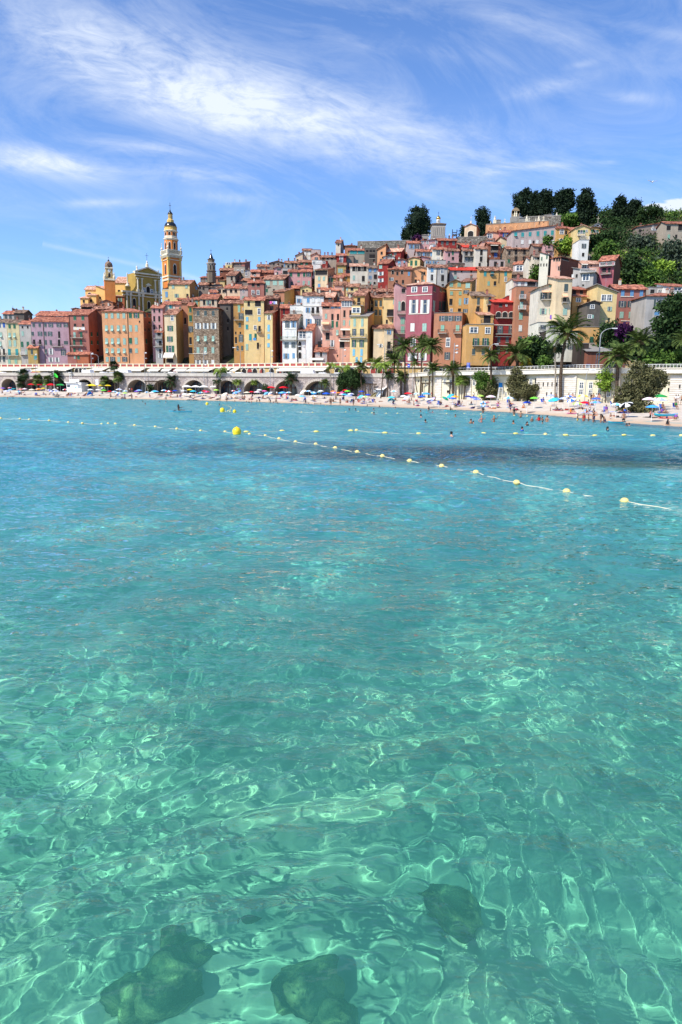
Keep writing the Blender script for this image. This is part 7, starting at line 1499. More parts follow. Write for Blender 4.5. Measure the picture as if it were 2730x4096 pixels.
# ship-shaped playground
def ship():
    B = sand_at(1515, 1580); u = B.y/FH; root = empty('playground_ship', B, .15); b = MB(); n = 10; prof = [(-24,3),(-10,-1),(8,-1),(22,4)]
    P = [(-22,26),(-16,16),(-14,4),(14,4),(16,18),(20,30)]
    b.add([(x*u*1.0,-1.2,z*u) for x, z in P]+[(x*u*.9,1.4,z*u) for x, z in P], [(0,1,2,3,4,5),(11,10,9,8,7,6)]+[(i,i+6,(i+1)%6+6,(i+1)%6) for i in range(6)]); b.build('ship_hull', plain('faded_blue_grey', (.45,.50,.55), .7), root)
    b = MB(); b.add([(-36*u,-1.5,44*u),(-12*u,-1.6,27*u),(14*u,-1.6,28*u),(34*u,-1.5,42*u),(10*u,1.4,32*u),(-14*u,1.4,33*u)], [(0,1,5),(1,2,4,5),(2,3,4)]); b.add([(-36*u,-1.5,43.6*u),(-12*u,-1.6,26.6*u),(14*u,-1.6,27.6*u),(34*u,-1.5,41.6*u),(10*u,1.4,31.6*u),(-14*u,1.4,32.6*u)], [(5,1,0),(5,4,2,1),(4,3,2)]); b.build('shade_sail', M_white, root)
    for x0, x1, m in ((-8,-32,plain('slide_ochre', (.35,.30,.16), .6)),(6,-10,plain('slide_white', (.6,.68,.75), .4))):
        q = MB(); pts = [Vector((x0*u,-1.3,13*u)), Vector((x0*u*.6+x1*u*.4,-2.0,9*u)), Vector((x1*u*.8+x0*u*.2,-2.6,3*u)), Vector((x1*u,-3.0,.5*u))]
        for i in range(3):
            a, c = pts[i], pts[i+1]
            q.hexa([a+Vector((-.5,0,-.1)),a+Vector((.5,0,-.1)),c+Vector((.5,0,-.1)),c+Vector((-.5,0,-.1)),a+Vector((-.5,0,0)),a+Vector((.5,0,0)),c+Vector((.5,0,0)),c+Vector((-.5,0,0))])
            for s in (-.5,.5): q.hexa([a+Vector((s-.05,0,-.1)),a+Vector((s+.05,0,-.1)),c+Vector((s+.05,0,-.1)),c+Vector((s-.05,0,-.1)),a+Vector((s-.05,0,.4)),a+Vector((s+.05,0,.4)),c+Vector((s+.05,0,.4)),c+Vector((s-.05,0,.4))])
        q.build('slide', m, root)
    b = MB()
    for x in (-34,-12,14,33): b.tube((x*u,-1.4,0),(x*u,-1.4,{-34:44,-12:27,14:28,33:42}[x]*u),.08,n=6)
    b.build('mast_post', M_iron, root); tag(root, 'grey ship-shaped playground with white shade sail and slides', 'playground')
ship()
# timber pergolas
def pergola(label, x0, x1, yt, yb):
    A, C = sand_at(x0, yb), sand_at(x1, yb); h = Zof(x0, yt, A.y)-A.z; root = empty('pergola', A.lerp(C,.5)); t = (C-A); L_ = t.length; rz = math.atan2(t.y, t.x); root.rotation_euler = (0,0,rz); b = MB(); k = max(2, int(L_/3.2))
    for i in range(k+1):
        for y in (0,2.2): b.box((-L_/2+L_*i/k,y,h/2),(.24,.24,h))
    b.build('post', M_bark, root); b = MB()
    for y in (0,2.2): b.box((0,y,h+.1),(L_+1.2,.16,.22))
    for i in range(int(L_/.5)): b.box((-L_/2+i*.5,1.1,h+.27),(.1,3.2,.12))
    b.build('beam', M_bark, root); tag(root, label, 'pergola', None, (x0+x1)/2)
pergola('dark timber pergola before the arches right of the orange block', 585, 680, 1527, 1562); pergola('dark timber pergola before the cream wall under the brown house', 1690, 1800, 1535, 1580); pergola('small dark pergola beside the playground ship', 1462, 1500, 1538, 1575)
# ---------------------------------------------------------------- parasols
UC = dict(white='F4F2EC', cream='F3E6C4', lightblue='7FC4EE', skyblue='4FA6EA', blue='3068D0', royal='1F49C0', navy='1C2E78', slate='6470B8', lavender='A8B4EC', turquoise='3CC6D8', teal='2C9AA0', green='2EA050', lime='B8E860', brightgreen='7CE04A', red='DC2030', orange='F08A3C',
 peach='F4B88C', yellow='F2D838', pink='EE6AA8', palepink='F2C4D4', purple='8E6AD0', salmon='F0A090', grey='9AA0A0', black='14161A')
def cmat(c): return plain('cloth_'+c, hexc(UC[c], .9), .8, .1, var=.06)
UMC = {}
def canopymesh(c1, c2, sq=False, kind='b'):
    k = (c1, c2, sq)
    if k in UMC: return UMC[k]
    b = MB(); n = 4 if sq else 8; rings = ((0,.30),(.35,.235),(.7,.11),(1.0,-.05)); per = 4
    for i in range(n):
        for j in range(per):
            a0, a1 = 2*math.pi*(i+j/per+(.5 if sq else 0))/n, 2*math.pi*(i+(j+1)/per+(.5 if sq else 0))/n
            def rad(j_, r): f = j_/per; return r*(1-.05*math.sin(math.pi*f)*(r > .3)) if not sq else r*math.cos(math.pi/4)/math.cos((f-.5)*math.pi/2)*1.2
            for q in range(3):
                r0, z0 = rings[q]; r1, z1 = rings[q+1]; P = [(rad(j,r0)*math.cos(a0),rad(j,r0)*math.sin(a0),z0),(rad(j,r1)*math.cos(a0),rad(j,r1)*math.sin(a0),z1),(rad(j+1,r1)*math.cos(a1),rad(j+1,r1)*math.sin(a1),z1),(rad(j+1,r0)*math.cos(a1),rad(j+1,r0)*math.sin(a1),z0)]
                if q == 0: P = P[:3]
                m = (i%2 if c2 else 0); b.add(P, [tuple(range(len(P)))], m); b.add([(x,y,z-.015) for x,y,z in P], [tuple(range(len(P)-1,-1,-1))], m)
            r1, z1 = rings[3]; p, q_ = (rad(j,r1)*math.cos(a0),rad(j,r1)*math.sin(a0)), (rad(j+1,r1)*math.cos(a1),rad(j+1,r1)*math.sin(a1)); b.add([(*p,z1),(*q_,z1),(*q_,z1-.1),(*p,z1-.1)], [(0,1,2,3)], m)
    UMC[k] = b.mesh('canopy', [cmat(c1), cmat(c2 or c1)]); return UMC[k]
polem = MB(); polem.tube((0,0,0),(0,0,1),.028,n=6); polem = polem.mesh('pole', M_white); ribm = MB()
for i in range(8): a = 2*math.pi*i/8; ribm.tube((0,0,.22),(.95*math.cos(a),.95*math.sin(a),-.05),.012,n=4)
ribm = ribm.mesh('ribs', M_grey)
CN = dict(lightblue='light blue', skyblue='sky blue', royal='royal blue', palepink='pale pink', brightgreen='bright green', slate='slate blue')
USPOT = []
def umb(zx, zy, zw, c1, c2=None, tilt=0, az=0, sq=False, high=0, cafe=False):
    px, py = PX(zx, zy); w = zw/CUR[2]; H_ = 1.75+high; B = sand_at(px, py+1.5, H_); u = B.y/FH; R_ = max(.75, w*u/2)
    if cafe: H_ = 2.3
    root = empty('cafe_parasol' if cafe else 'beach_parasol', B); pl = link('pole', polem, root, (0,0,-.1), 0, (1,1,H_+.3)); q = link('canopy', canopymesh(c1, c2, sq), root, (0,0,H_), random.random()*3 if not sq else facing(px)+.785, (R_,R_,R_*.95)); rb = link('ribs', ribm, q)
    if tilt: root.rotation_euler = (tilt*math.sin(az), tilt*math.cos(az), 0)
    n1 = CN.get(c1, c1); n2 = CN.get(c2, c2) if c2 else None
    tag(root, (f'{n1} and {n2}' if n2 else n1)+(' tilted' if tilt else '')+(' café parasol below ' if cafe else ' beach parasol below ')+near(px), 'parasol', 'café parasols at the foot of the wall' if cafe else 'parasols on the beach', px); USPOT.append((px, B)); return root
T_ = .55
R('P0')
for a in ((45,670,60,'purple'),(10,690,80,'peach'),(152,665,62,'red','palepink'),(215,680,75,'teal'),(160,697,70,'lightblue'),(105,715,95,'lavender','white'),(325,688,65,'salmon'),(388,682,88,'white','palepink'),(500,694,98,'cream'),(610,685,112,'orange','peach'),(682,672,75,'yellow'),(290,725,85,'lightblue','white'),(770,700,75,'purple','white'),(860,690,78,'white'),(805,717,82,'white','lavender'),(890,717,95,'lavender','white'),(1025,692,88,'red','white'),(1195,664,100,'white','lightblue'),(1420,694,100,'white'),(1540,694,85,'white')): umb(*a)
for a in ((490,620,115,'red'),(625,612,100,'red'),(800,600,150,'red'),(715,636,90,'brightgreen'),(800,638,90,'brightgreen'),(945,612,140,'green','white'),(1440,612,150,'yellow','cream'),(1385,640,90,'cream')): umb(*a, cafe=True, sq=True)
R('P4')
for a in ((45,668,80,'green','white'),(60,703,88,'brightgreen'),(155,720,62,'red'),(228,724,88,'white','lightblue'),(302,690,105,'lavender','white'),(398,714,88,'turquoise','white'),(395,748,85,'lime'),(292,744,98,'white','lightblue'),(615,704,98,'lightblue','lavender'),(575,718,62,'purple'),(735,732,78,'white','lightblue'),(865,720,122,'lightblue','turquoise'),(815,740,88,'white'),(1005,705,98,'lightblue','white'),(1080,720,122,'red','white'),(1180,710,82,'royal'),(1310,710,112,'white','grey'),(1410,694,92,'yellow'),(1465,717,104,'turquoise'),(1330,762,98,'white'),(1425,764,112,'white','cream'),(1555,748,66,'green','blue')): umb(*a)
for a in ((1360,645,150,'white'),(1500,643,140,'white'),(120,610,110,'yellow','cream'),(20,612,110,'yellow')): umb(*a, cafe=True, sq=True)
R('P8')
for a in ((70,712,62,'red'),(108,727,112,'pink','red'),(20,737,70,'white','turquoise'),(255,699,98,'lime'),(430,750,104,'white','cream',T_,2.6),(525,712,80,'white','red'),(655,712,100,'blue','lightblue',T_,2.8),(590,732,112,'skyblue','lavender',.35,2.5),(612,684,62,'green','purple'),(740,737,98,'cream'),(812,727,78,'red'),(900,730,112,'white','palepink'),(935,699,92,'white'),(1015,714,88,'pink'),(1085,735,90,'lightblue','skyblue',T_,2.7),(1150,733,92,'lavender','white',T_,2.8),(1300,742,142,'skyblue','lightblue'),(1395,737,92,'lightblue','white'),(1345,770,98,'red','palepink'),(1115,782,80,'peach'),(1540,777,105,'white')): umb(*a)
for a in ((60,650,140,'white'),(210,652,112,'white'),(1115,668,125,'red'),(1320,672,150,'red')): umb(*a, cafe=True, sq=True)
R('P12')
for a in ((95,708,115,'white','cream',T_,2.7),(140,716,100,'white','lightblue'),(38,798,104,'turquoise','lightblue'),(215,737,102,'white','lightblue'),(222,757,78,'skyblue'),(330,714,98,'white'),(300,732,88,'grey','teal'),(415,754,135,'royal','blue'),(220,798,132,'white','peach'),(525,720,92,'orange'),(540,740,112,'palepink','purple'),(605,742,55,'orange'),(715,702,92,'red'),(750,716,104,'brightgreen'),(660,737,92,'pink'),(660,764,98,'palepink'),(702,770,104,'skyblue','turquoise'),(802,760,112,'lavender','white'),(770,788,122,'lavender'),(970,722,98,'royal'),(1000,784,104,'turquoise','lightblue',T_,2.6),(1072,774,80,'royal'),(1030,804,112,'cream','lime'),(1480,718,118,'lightblue','white'),(1440,814,128,'turquoise')): umb(*a)
R('P16')
for a in ((132,752,128,'red'),(270,758,112,'lightblue','white'),(415,758,148,'skyblue'),(350,802,128,'royal','blue'),(60,794,112,'white'),(158,796,84,'white','lavender',T_,2.6),(450,842,92,'white'),(550,830,150,'palepink','lavender',T_,2.8),(657,806,92,'green','teal',T_,.6),(615,838,112,'cream'),(845,770,125,'turquoise','skyblue',T_,2.7),(872,804,132,'orange','yellow'),(835,828,112,'blue'),(1075,800,122,'navy'),(1165,818,150,'slate'),(1205,844,142,'lavender','slate'),(1265,790,75,'lime'),(1432,802,160,'white','palepink')): umb(*a)
R('P20')
for a in ((145,824,162,'white','skyblue'),(545,824,138,'brightgreen'),(430,898,142,'royal','navy'),(885,840,182,'turquoise','skyblue',.3,2.6),(1000,832,150,'lavender','white'),(1090,798,122,'white','blue'),(1200,826,152,'blue','white',T_,2.8),(1312,792,172,'cream','yellow'),(1225,912,156,'lime','white'),(1330,898,156,'red'),(800,788,82,'lavender'),(1505,893,172,'skyblue','lavender'),(1515,836,112,'blue','slate')): umb(*a)
R('P23')
for a in ((540,926,165,'white','lightblue'),(750,908,212,'white','black',.4,2.7),(1050,840,212,'white','palepink'),(1230,850,215,'lavender','white'),(1218,795,225,'green'),(1105,960,178,'skyblue')): umb(*a)
def tent(px, py, w, h, c1, c2, label):
    B = sand_at(px, py); u = B.y/FH; root = empty('beach_tent', B, -.3); b = MB(); n = 10; W_ = w*u/2; Hh = h*u; D = W_*.9
    prev = None
    for i in range(n+1):
        a = math.pi*.5*i/n*1.0; row = []
        for j in range(9): t = math.pi*j/8; row.append((-W_*math.cos(t), D*math.cos(a)*math.sin(t)*1.0+.0, Hh*math.sin(t)*math.sin(.35+a*.78)))
        if prev: o = len(b.v); b.add(prev+row, [(k,k+1,k+10,k+9) for k in range(8)], 0 if i < n*.6 else 1)
        prev = row
    b.build('dome_cloth', [cmat(c1), cmat(c2)], root); b = MB(); b.box((0,.2,.02),(2*W_,D,.03)); b.build('groundsheet', cmat(c2), root); tag(root, label, 'beach tent', None, px)
tent(359, 1583, 26, 18, 'blue', 'lightblue', 'blue and pale dome tent on the sand near the waterline'); tent(1566, 1608, 30, 16, 'teal', 'turquoise', 'teal dome beach tent under the turquoise parasol')
# ---------------------------------------------------------------- people
SKINS = {'pale': plain('skin_pale', (.50,.29,.20), .55, .35, var=.05), 'tan': plain('skin_tan', (.33,.16,.09), .55, .35, var=.05), 'brown': plain('skin_brown', (.13,.06,.035), .5, .35, var=.05), 'rosy': plain('skin_rosy', (.46,.20,.14), .55, .35, var=.05)}
HAIRS = {'dark': plain('hair_dark', (.015,.012,.01), .6), 'brown': plain('hair_brown', (.06,.03,.015), .6), 'fair': plain('hair_fair', (.35,.22,.09), .6), 'grey': plain('hair_grey', (.3,.29,.28), .7)}
def skin_mesh(name, V, E, R_, mat, lvl=1):
    me = bpy.data.meshes.new('tmp'); me.from_pydata(V, E, []); o = bpy.data.objects.new('tmp', me); COL.objects.link(o); md = o.modifiers.new('s', 'SKIN'); sv = me.skin_vertices[0].data
    for i, r in enumerate(R_): sv[i].radius = (r, r) if not isinstance(r, tuple) else r
    sv[0].use_root = True; ms = o.modifiers.new('b', 'SUBSURF'); ms.levels = ms.render_levels = lvl; ms_dg = bpy.context.evaluated_depsgraph_get(); out = bpy.data.meshes.new_from_object(o.evaluated_get(ms_dg)); bpy.data.objects.remove(o); bpy.data.meshes.remove(me)
    out.name = name; out.materials.clear(); out.materials.append(mat); out.polygons.foreach_set('use_smooth', [True]*len(out.polygons)); return out
def pose(kind):
    J = dict(pel=(0,0,.94), wai=(0,0,1.08), che=(0,0,1.30), nec=(0,.01,1.47), hea=(0,0,1.58), top=(0,0,1.70), nos=(0,-.115,1.585),
     shl=(.18,0,1.40), ell=(.25,.02,1.14), wrl=(.27,-.06,.90), hal=(.275,-.09,.82), shr=(-.18,0,1.40), elr=(-.25,.02,1.14), wrr=(-.27,-.06,.90), har=(-.275,-.09,.82),
     hil=(.09,0,.88), knl=(.10,-.02,.49), anl=(.10,.02,.09), tol=(.11,-.13,.035), hir=(-.09,0,.88), knr=(-.10,-.02,.49), anr=(-.10,.02,.09), tor=(-.11,-.13,.035))
    if kind == 'walk': J.update(knl=(.10,-.22,.52), anl=(.10,-.12,.13), tol=(.10,-.28,.06), knr=(-.10,.06,.48), anr=(-.10,.30,.12), tor=(-.10,.18,.035), ell=(.24,.16,1.16), wrl=(.24,.20,.92), hal=(.24,.18,.84), elr=(-.24,-.12,1.17), wrr=(-.22,-.30,1.02), har=(-.21,-.37,.99))
    if kind == 'arms': J.update(ell=(.42,.02,1.30), wrl=(.40,-.12,1.52), hal=(.38,-.16,1.59), elr=(-.40,.05,1.16), wrr=(-.22,-.10,1.02), har=(-.16,-.13,.99))
    if kind == 'hips': J.update(ell=(.40,.06,1.18), wrl=(.20,-.05,1.02), hal=(.15,-.10,1.0), elr=(-.40,.06,1.18), wrr=(-.20,-.05,1.02), har=(-.15,-.10,1.0))
    if kind == 'bend': J.update(wai=(0,-.06,1.07), che=(0,-.26,1.20), nec=(0,-.42,1.28), hea=(0,-.52,1.33), top=(0,-.62,1.40), nos=(0,-.60,1.26), shl=(.18,-.34,1.24), shr=(-.18,-.34,1.24), ell=(.22,-.42,.98), wrl=(.2,-.52,.76), hal=(.2,-.55,.68), elr=(-.22,-.42,.98), wrr=(-.2,-.52,.76), har=(-.2,-.55,.68))
    if kind in ('sit','recl','chair'):
        d = -.80 if kind != 'chair' else -.48; 
        for k in J: x, y, z = J[k]; J[k] = (x, y, z+d)
        if kind == 'recl':
            J.update(pel=(0,0,.14), wai=(0,.10,.20), che=(0,.26,.34), nec=(0,.38,.45), hea=(0,.44,.54), top=(0,.50,.65), nos=(0,.33,.57), shl=(.18,.33,.42), shr=(-.18,.33,.42), ell=(.24,.52,.24), wrl=(.24,.38,.07), hal=(.24,.30,.05), elr=(-.24,.52,.24), wrr=(-.24,.38,.07), har=(-.24,.30,.05),
             hil=(.09,-.04,.12), knl=(.11,-.42,.36), anl=(.10,-.76,.08), tol=(.10,-.88,.12), hir=(-.09,-.04,.12), knr=(-.11,-.46,.14), anr=(-.10,-.88,.08), tor=(-.10,-.94,.18))
        elif kind == 'sit': J.update(hil=(.09,-.05,.12), knl=(.12,-.36,.50), anl=(.10,-.60,.09), tol=(.10,-.74,.04), hir=(-.09,-.05,.12), knr=(-.12,-.36,.50), anr=(-.10,-.60,.09), tor=(-.10,-.74,.04), ell=(.24,-.16,.42), wrl=(.14,-.40,.46), hal=(.10,-.46,.44), elr=(-.24,-.16,.42), wrr=(-.14,-.40,.46), har=(-.10,-.46,.44))
        else: J.update(hil=(.09,-.05,.44), knl=(.11,-.45,.46), anl=(.10,-.50,.09), tol=(.10,-.64,.04), hir=(-.09,-.05,.44), knr=(-.11,-.45,.46), anr=(-.10,-.50,.09), tor=(-.10,-.64,.04), wrl=(.18,-.28,.52), hal=(.15,-.36,.50), wrr=(-.18,-.28,.52), har=(-.15,-.36,.50))
    if kind == 'lie': J = {k: (x, z-.94, .13-y*.9 if k not in ('tol','tor') else .16) for k, (x, y, z) in J.items()}; J.update(knl=(.13,-.40,.24), hal=(.34,-.08,.05), har=(-.34,-.08,.05), wrl=(.32,0,.06), wrr=(-.32,0,.06), hea=(0,.64,.13), top=(0,.76,.14), nos=(0,.63,.25))
    if kind == 'paddle': J.update(**{k: (x, y, z-.80) for k, (x, y, z) in J.items()}); J.update(hil=(.09,-.05,.12), knl=(.14,-.46,.16), anl=(.12,-.86,.09), tol=(.12,-.92,.18), hir=(-.09,-.05,.12), knr=(-.14,-.46,.16), anr=(-.12,-.86,.09), tor=(-.12,-.92,.18), ell=(.30,-.12,.48), wrl=(.16,-.38,.50), hal=(.12,-.44,.50), elr=(-.30,.04,.40), wrr=(-.36,-.12,.22), har=(-.38,-.18,.20))
    return J
RAD = dict(pel=(.15,.11), wai=(.125,.095), che=(.155,.11), nec=.052, hea=.088, top=.07, nos=.014, sh=.058, el=.040, wr=.027, ha=.03, hi=.088, kn=.056, an=.036, to=.03)
CH_ = [('pel','wai'),('wai','che'),('che','nec'),('nec','hea'),('hea','top'),('hea','nos'),('che','shl'),('shl','ell'),('ell','wrl'),('wrl','hal'),('che','shr'),('shr','elr'),('elr','wrr'),('wrr','har'),('pel','hil'),('hil','knl'),('knl','anl'),('anl','tol'),('pel','hir'),('hir','knr'),('knr','anr'),('anr','tor')]
PB = {}
def body(kind, part, mat, female=False):
    k = (kind, part, mat.name, female)
    if k in PB: return PB[k]
    J = pose('stand' if kind == 'swim' else kind); names = list(J)
    if part == 'body':
        V = [J[n] for n in names]; R_ = [RAD.get(n, RAD.get(n[:2], .03)) for n in names]; E = [(names.index(a), names.index(b)) for a, b in CH_]
        for sd_ in ('l','r'):       # four fingers of unequal length and a thumb from the side of each hand
            h = Vector(J['ha'+sd_]); w = Vector(J['wr'+sd_]); d = (h-w).normalized(); s = d.cross(Vector((1,0,0)) if abs(d.x) < .8 else Vector((0,1,0))).normalized(); hi_ = names.index('ha'+sd_)
            for q, ln in ((-1.5,.066),(-.5,.078),(.5,.074),(1.5,.058)): i0 = len(V); V.append(tuple(h+d*.035+s*q*.017)); R_.append(.0085); V.append(tuple(h+d*(.035+ln)+s*q*.021+d.cross(s)*.02)); R_.append(.007); E += [(hi_, i0), (i0, i0+1)]
            i0 = len(V); V.append(tuple(w.lerp(h,.6)+s*.034)); R_.append(.011); V.append(tuple(h+s*.062+d*.02)); R_.append(.009); E += [(hi_, i0), (i0, i0+1)]
        me = skin_mesh('person', V, E, R_, mat)
    elif part == 'low':
        P = [J['pel'], J['hil'], J['hir']]; l = Vector(J['hil']).lerp(Vector(J['knl']), .12 if female else .62); r = Vector(J['hir']).lerp(Vector(J['knr']), .12 if female else .62); w = Vector(J['pel']).lerp(Vector(J['wai']), .35)
        me = skin_mesh('swimwear_bottom', [tuple(P[0]), tuple(P[1]), tuple(l), tuple(P[2]), tuple(r), tuple(w)], [(0,1),(1,2),(0,3),(3,4),(0,5)], [(.172,.135), .108, .098, .108, .098, (.155,.122)], mat)
    elif part in ('top','shirt'):
        c = Vector(J['che']); w = Vector(J['wai']); lo = c.lerp(w, .25 if part == 'top' else 1.25); up = c.lerp(Vector(J['nec']), .25)
        V = [tuple(c), tuple(lo), tuple(up)]; E = [(0,1),(0,2)]; R_ = [(.180,.138), (.165,.125), (.15,.11)]
        if part == 'shirt':
            for a, b in (('shl','ell'),('shr','elr')): i = len(V); V += [J[a], tuple(Vector(J[a]).lerp(Vector(J[b]), .6))]; E += [(2, i), (i, i+1)]; R_ += [.078, .064]
        me = skin_mesh({'top':'swimwear_top','shirt':'shirt'}[part], V, E, R_, mat)
    else:
        b = MB(); h, t = Vector(J['hea']), Vector(J['top']); n = Vector(J['nos']); back = (h-n).normalized(); c = h.lerp(t, .55)+back*.022; b.ball(c, .115, 9, sz=(.92,1.0,1.0))
        if female: q = c+back*.06-(t-h).normalized()*.14; b.ball(q, .085, 7, sz=(1,.7,1.6))
        me = b.mesh('hair', mat, True)
    PB[k] = me; return me
KW = dict(black='black', navy='navy blue', red='red', blue='blue', white='white', green='green', orange='orange', yellow='yellow', pink='pink', purple='purple')
SW = {k: plain('swim_'+k, c, .7) for k, c in dict(black=(.015,.015,.018), navy=(.01,.02,.10), red=(.5,.02,.02), blue=(.02,.10,.5), white=(.7,.7,.68), green=(.03,.3,.08), orange=(.7,.22,.02), yellow=(.7,.55,.05), pink=(.65,.12,.3), purple=(.2,.06,.35)).items()}
PT = {'stand':'standing','walk':'walking','arms':'with raised arm','hips':'hands on hips','bend':'bending over','sit':'sitting','recl':'reclining','lie':'lying down','swim':'swimming','chair':'sitting','paddle':'paddling'}
random.seed(4)
def person(p, kind, rz, sw='black', skin='tan', hair='dark', female=False, sc=1.0, shirt=None, where='', px=0, label=None, sink=0):
    sm = SKINS[skin]; hm = HAIRS[hair]; o = link('person', body(kind, 'body', sm, female), None, (p.x, p.y, p.z-sink), rz, (sc,)*3)
    link('swimwear_bottom', body(kind, 'low', SW[sw], female), o)
    if shirt: link('shirt', body(kind, 'shirt', SW[shirt]), o)
    elif female: link('swimwear_top', body(kind, 'top', SW[sw]), o)
    link('hair', body(kind, 'hair', hm, female), o)
    who = 'child' if sc < .8 else ('long-haired person' if female else 'person')
    if label is None: label = (f'{who} {PT[kind]} in {KW[shirt]} shirt {where}' if shirt else f'{who} {PT[kind]} in {KW[sw]} {where}')
    tag(o, label, 'person', 'people on the beach and in the water', px); return o
def towel(p, rz, c, px):
    k = ('towel', c)
    if k not in WM: b = MB(); b.box((0,0,.02),(.8,1.8,.03)); b.box((0,.55,.05),(.5,.25,.06)); WM[k] = b.mesh('beach_towel', cmat(c))
    o = link('beach_towel', WM[k], None, (p.x, p.y, p.z+.01), rz); n1 = CN.get(c, c); tag(o, f'{n1} towel below '+near(px), 'towel', 'towels on the beach', px)
HR = ('dark','dark','dark','brown','brown','fair','grey'); SKN = ('pale','tan','tan','rosy','brown'); SWN = ('black','black','navy','red','blue','white','green','orange','pink','purple','black','navy')
def on_sand(px, py, kind, **k):
    p = sand_at(px, py); rz = k.pop('rz', random.uniform(0, 6.28)); person(p, kind, rz, where='on sand below '+near(px), px=px, **k)
def wade(px, py, depth, kind='stand', **k):
    p = sea_at(px, py); rz = k.pop('rz', random.uniform(-1, 1)); sc = k.get('sc', 1.0); p.z = -depth*sc; person(p, kind, rz, where='wading off '+near(px), px=px, **k)
def swimmer(px, py, **k):
    p = sea_at(px, py); k.setdefault('skin', random.choice(SKN)); sc = k.get('sc', 1.0); p.z = -1.38*sc; person(p, 'stand', k.pop('rz', random.uniform(0, 6.28)), where='neck-deep off '+near(px), px=px, **k)
# the bathers the photograph shows one by one
for px, py, kind, d, kw in ((2495,1689,'stand',.42,dict(sw='black',skin='tan',rz=3.1)),(2419,1690,'bend',.55,dict(sw='navy',skin='tan',rz=-.9)),(2375,1688,'stand',.72,dict(sw='navy',female=True,rz=.8)),(2404,1690,'stand',.62,dict(sw='black',hair='brown',female=True,rz=1.2,sc=.92)),
 (2336,1685,'stand',.72,dict(sw='red',hair='fair',female=True,rz=.4)),(2355,1684,'stand',.6,dict(sc=.72,rz=.9)),(2311,1684,'stand',.55,dict(sw='yellow',sc=.8,rz=1.0)),(2443,1682,'stand',.2,dict(sc=.62,sw='white',rz=.2)),(2672,1702,'stand',.95,dict(sw='black',female=True,rz=2.0,sc=.9)),
 (2189,1687,'stand',1.0,dict(rz=-.8)),(2171,1683,'stand',1.12,dict(sc=.8,rz=.4)),(2157,1684,'arms',1.02,dict(sw='red',female=True,rz=.2)),(2129,1686,'stand',1.1,dict(hair='grey',rz=.5)),(2084,1669,'hips',.85,dict(rz=.1)),(2057,1661,'hips',.55,dict(female=True,sw='black',rz=.1)),(2042,1650,'walk',.1,dict(sw='navy',shirt='navy',rz=2.4)),
 (1933,1652,'hips',.7,dict(sw='black',female=True,rz=.1)),(1927,1688,'arms',1.0,dict(hair='fair',skin='rosy',rz=.4)),(1977,1687,'arms',1.0,dict(hair='fair',skin='tan',rz=.5)),(1885,1693,'stand',1.25,dict(hair='brown',rz=.3)),(1656,1628,'walk',.1,dict(sc=.8,rz=1.2)),(1849,1630,'stand',.05,dict(sc=.85,sw='navy',rz=.3)),
 (2202,1655,'walk',.05,dict(sc=.6,rz=.8)),(1716,1641,'stand',.8,dict(female=True,sw='black',rz=.6,sc=.8)),(970,1604,'stand',.1,dict(rz=.2)),(1040,1609,'bend',.3,dict(rz=-.8)),(1028,1609,'stand',.4,dict(sc=.6,rz=.3)),(908,1606,'stand',.25,dict(rz=.4)),(881,1604,'stand',.1,dict(female=True,sw='white',rz=.1)),
 (1321,1618,'stand',.1,dict(rz=.1)),(1325,1620,'walk',.1,dict(rz=2.9,skin='brown')),(1362,1620,'stand',.2,dict(rz=.3)),(1414,1622,'stand',.15,dict(female=True,sw='black')),(1223,1614,'stand',.2,dict(sc=.9)),(1105,1611,'stand',.3,dict()),(1082,1611,'bend',.3,dict(skin='brown')),(528,1597,'stand',.15,dict(sw='red')),(443,1593,'stand',.1,dict()),(78,1586,'stand',.1,dict(shirt='blue')),(500,1596,'sit',.1,dict(female=True)),
 (665,1600,'stand',.3,dict(sc=.8)),(86,1586,'stand',.1,dict(skin='brown')),(184,1588,'stand',.3,dict(sc=.8))): wade(px, py, d, kind, **kw)
for px, py, kw in ((1807,1744,dict(skin='pale',rz=1.9)),(2055,1694,dict(rz=2.0,hair='brown')),(2110,1700,dict(rz=.4,female=True)),(2090,1722,dict(shirt='blue',rz=.8)),(1703,1690,dict(rz=2.4)),(1685,1668,dict(rz=2.0)),(1823,1667,dict(rz=.4)),(1684,1648,dict()),(2432,1722,dict(female=True,skin='pale',rz=1.2)),(1895,1692,dict(sc=.7)),
 (1497,1658,dict()),(1398,1641,dict()),(1424,1641,dict()),(1496,1641,dict()),(1518,1629,dict(female=True)),(1582,1634,dict()),(1470,1624,dict()),(572,1609,dict()),(582,1618,dict()),(638,1610,dict()),(664,1611,dict()),(878,1621,dict()),(987,1609,dict()),(997,1611,dict(female=True)),(1007,1611,dict()),(30,1595,dict()),(322,1594,dict()),(376,1596,dict()),
 (461,1596,dict()),(465,1594,dict()),(486,1595,dict()),(438,1597,dict()),(254,1591,dict()),(234,1591,dict()),(1095,1613,dict()),(1112,1614,dict()),(1284,1617,dict()),(1236,1617,dict()),(1258,1619,dict()),(940,1606,dict()),(2171,1693,dict(sc=.7)),(2508,1703,dict(sc=.8)),(2518,1702,dict(sc=.8,hair='brown')),(1731,1650,dict(sc=.8)),(52,1590,dict())): swimmer(px, py, **kw)
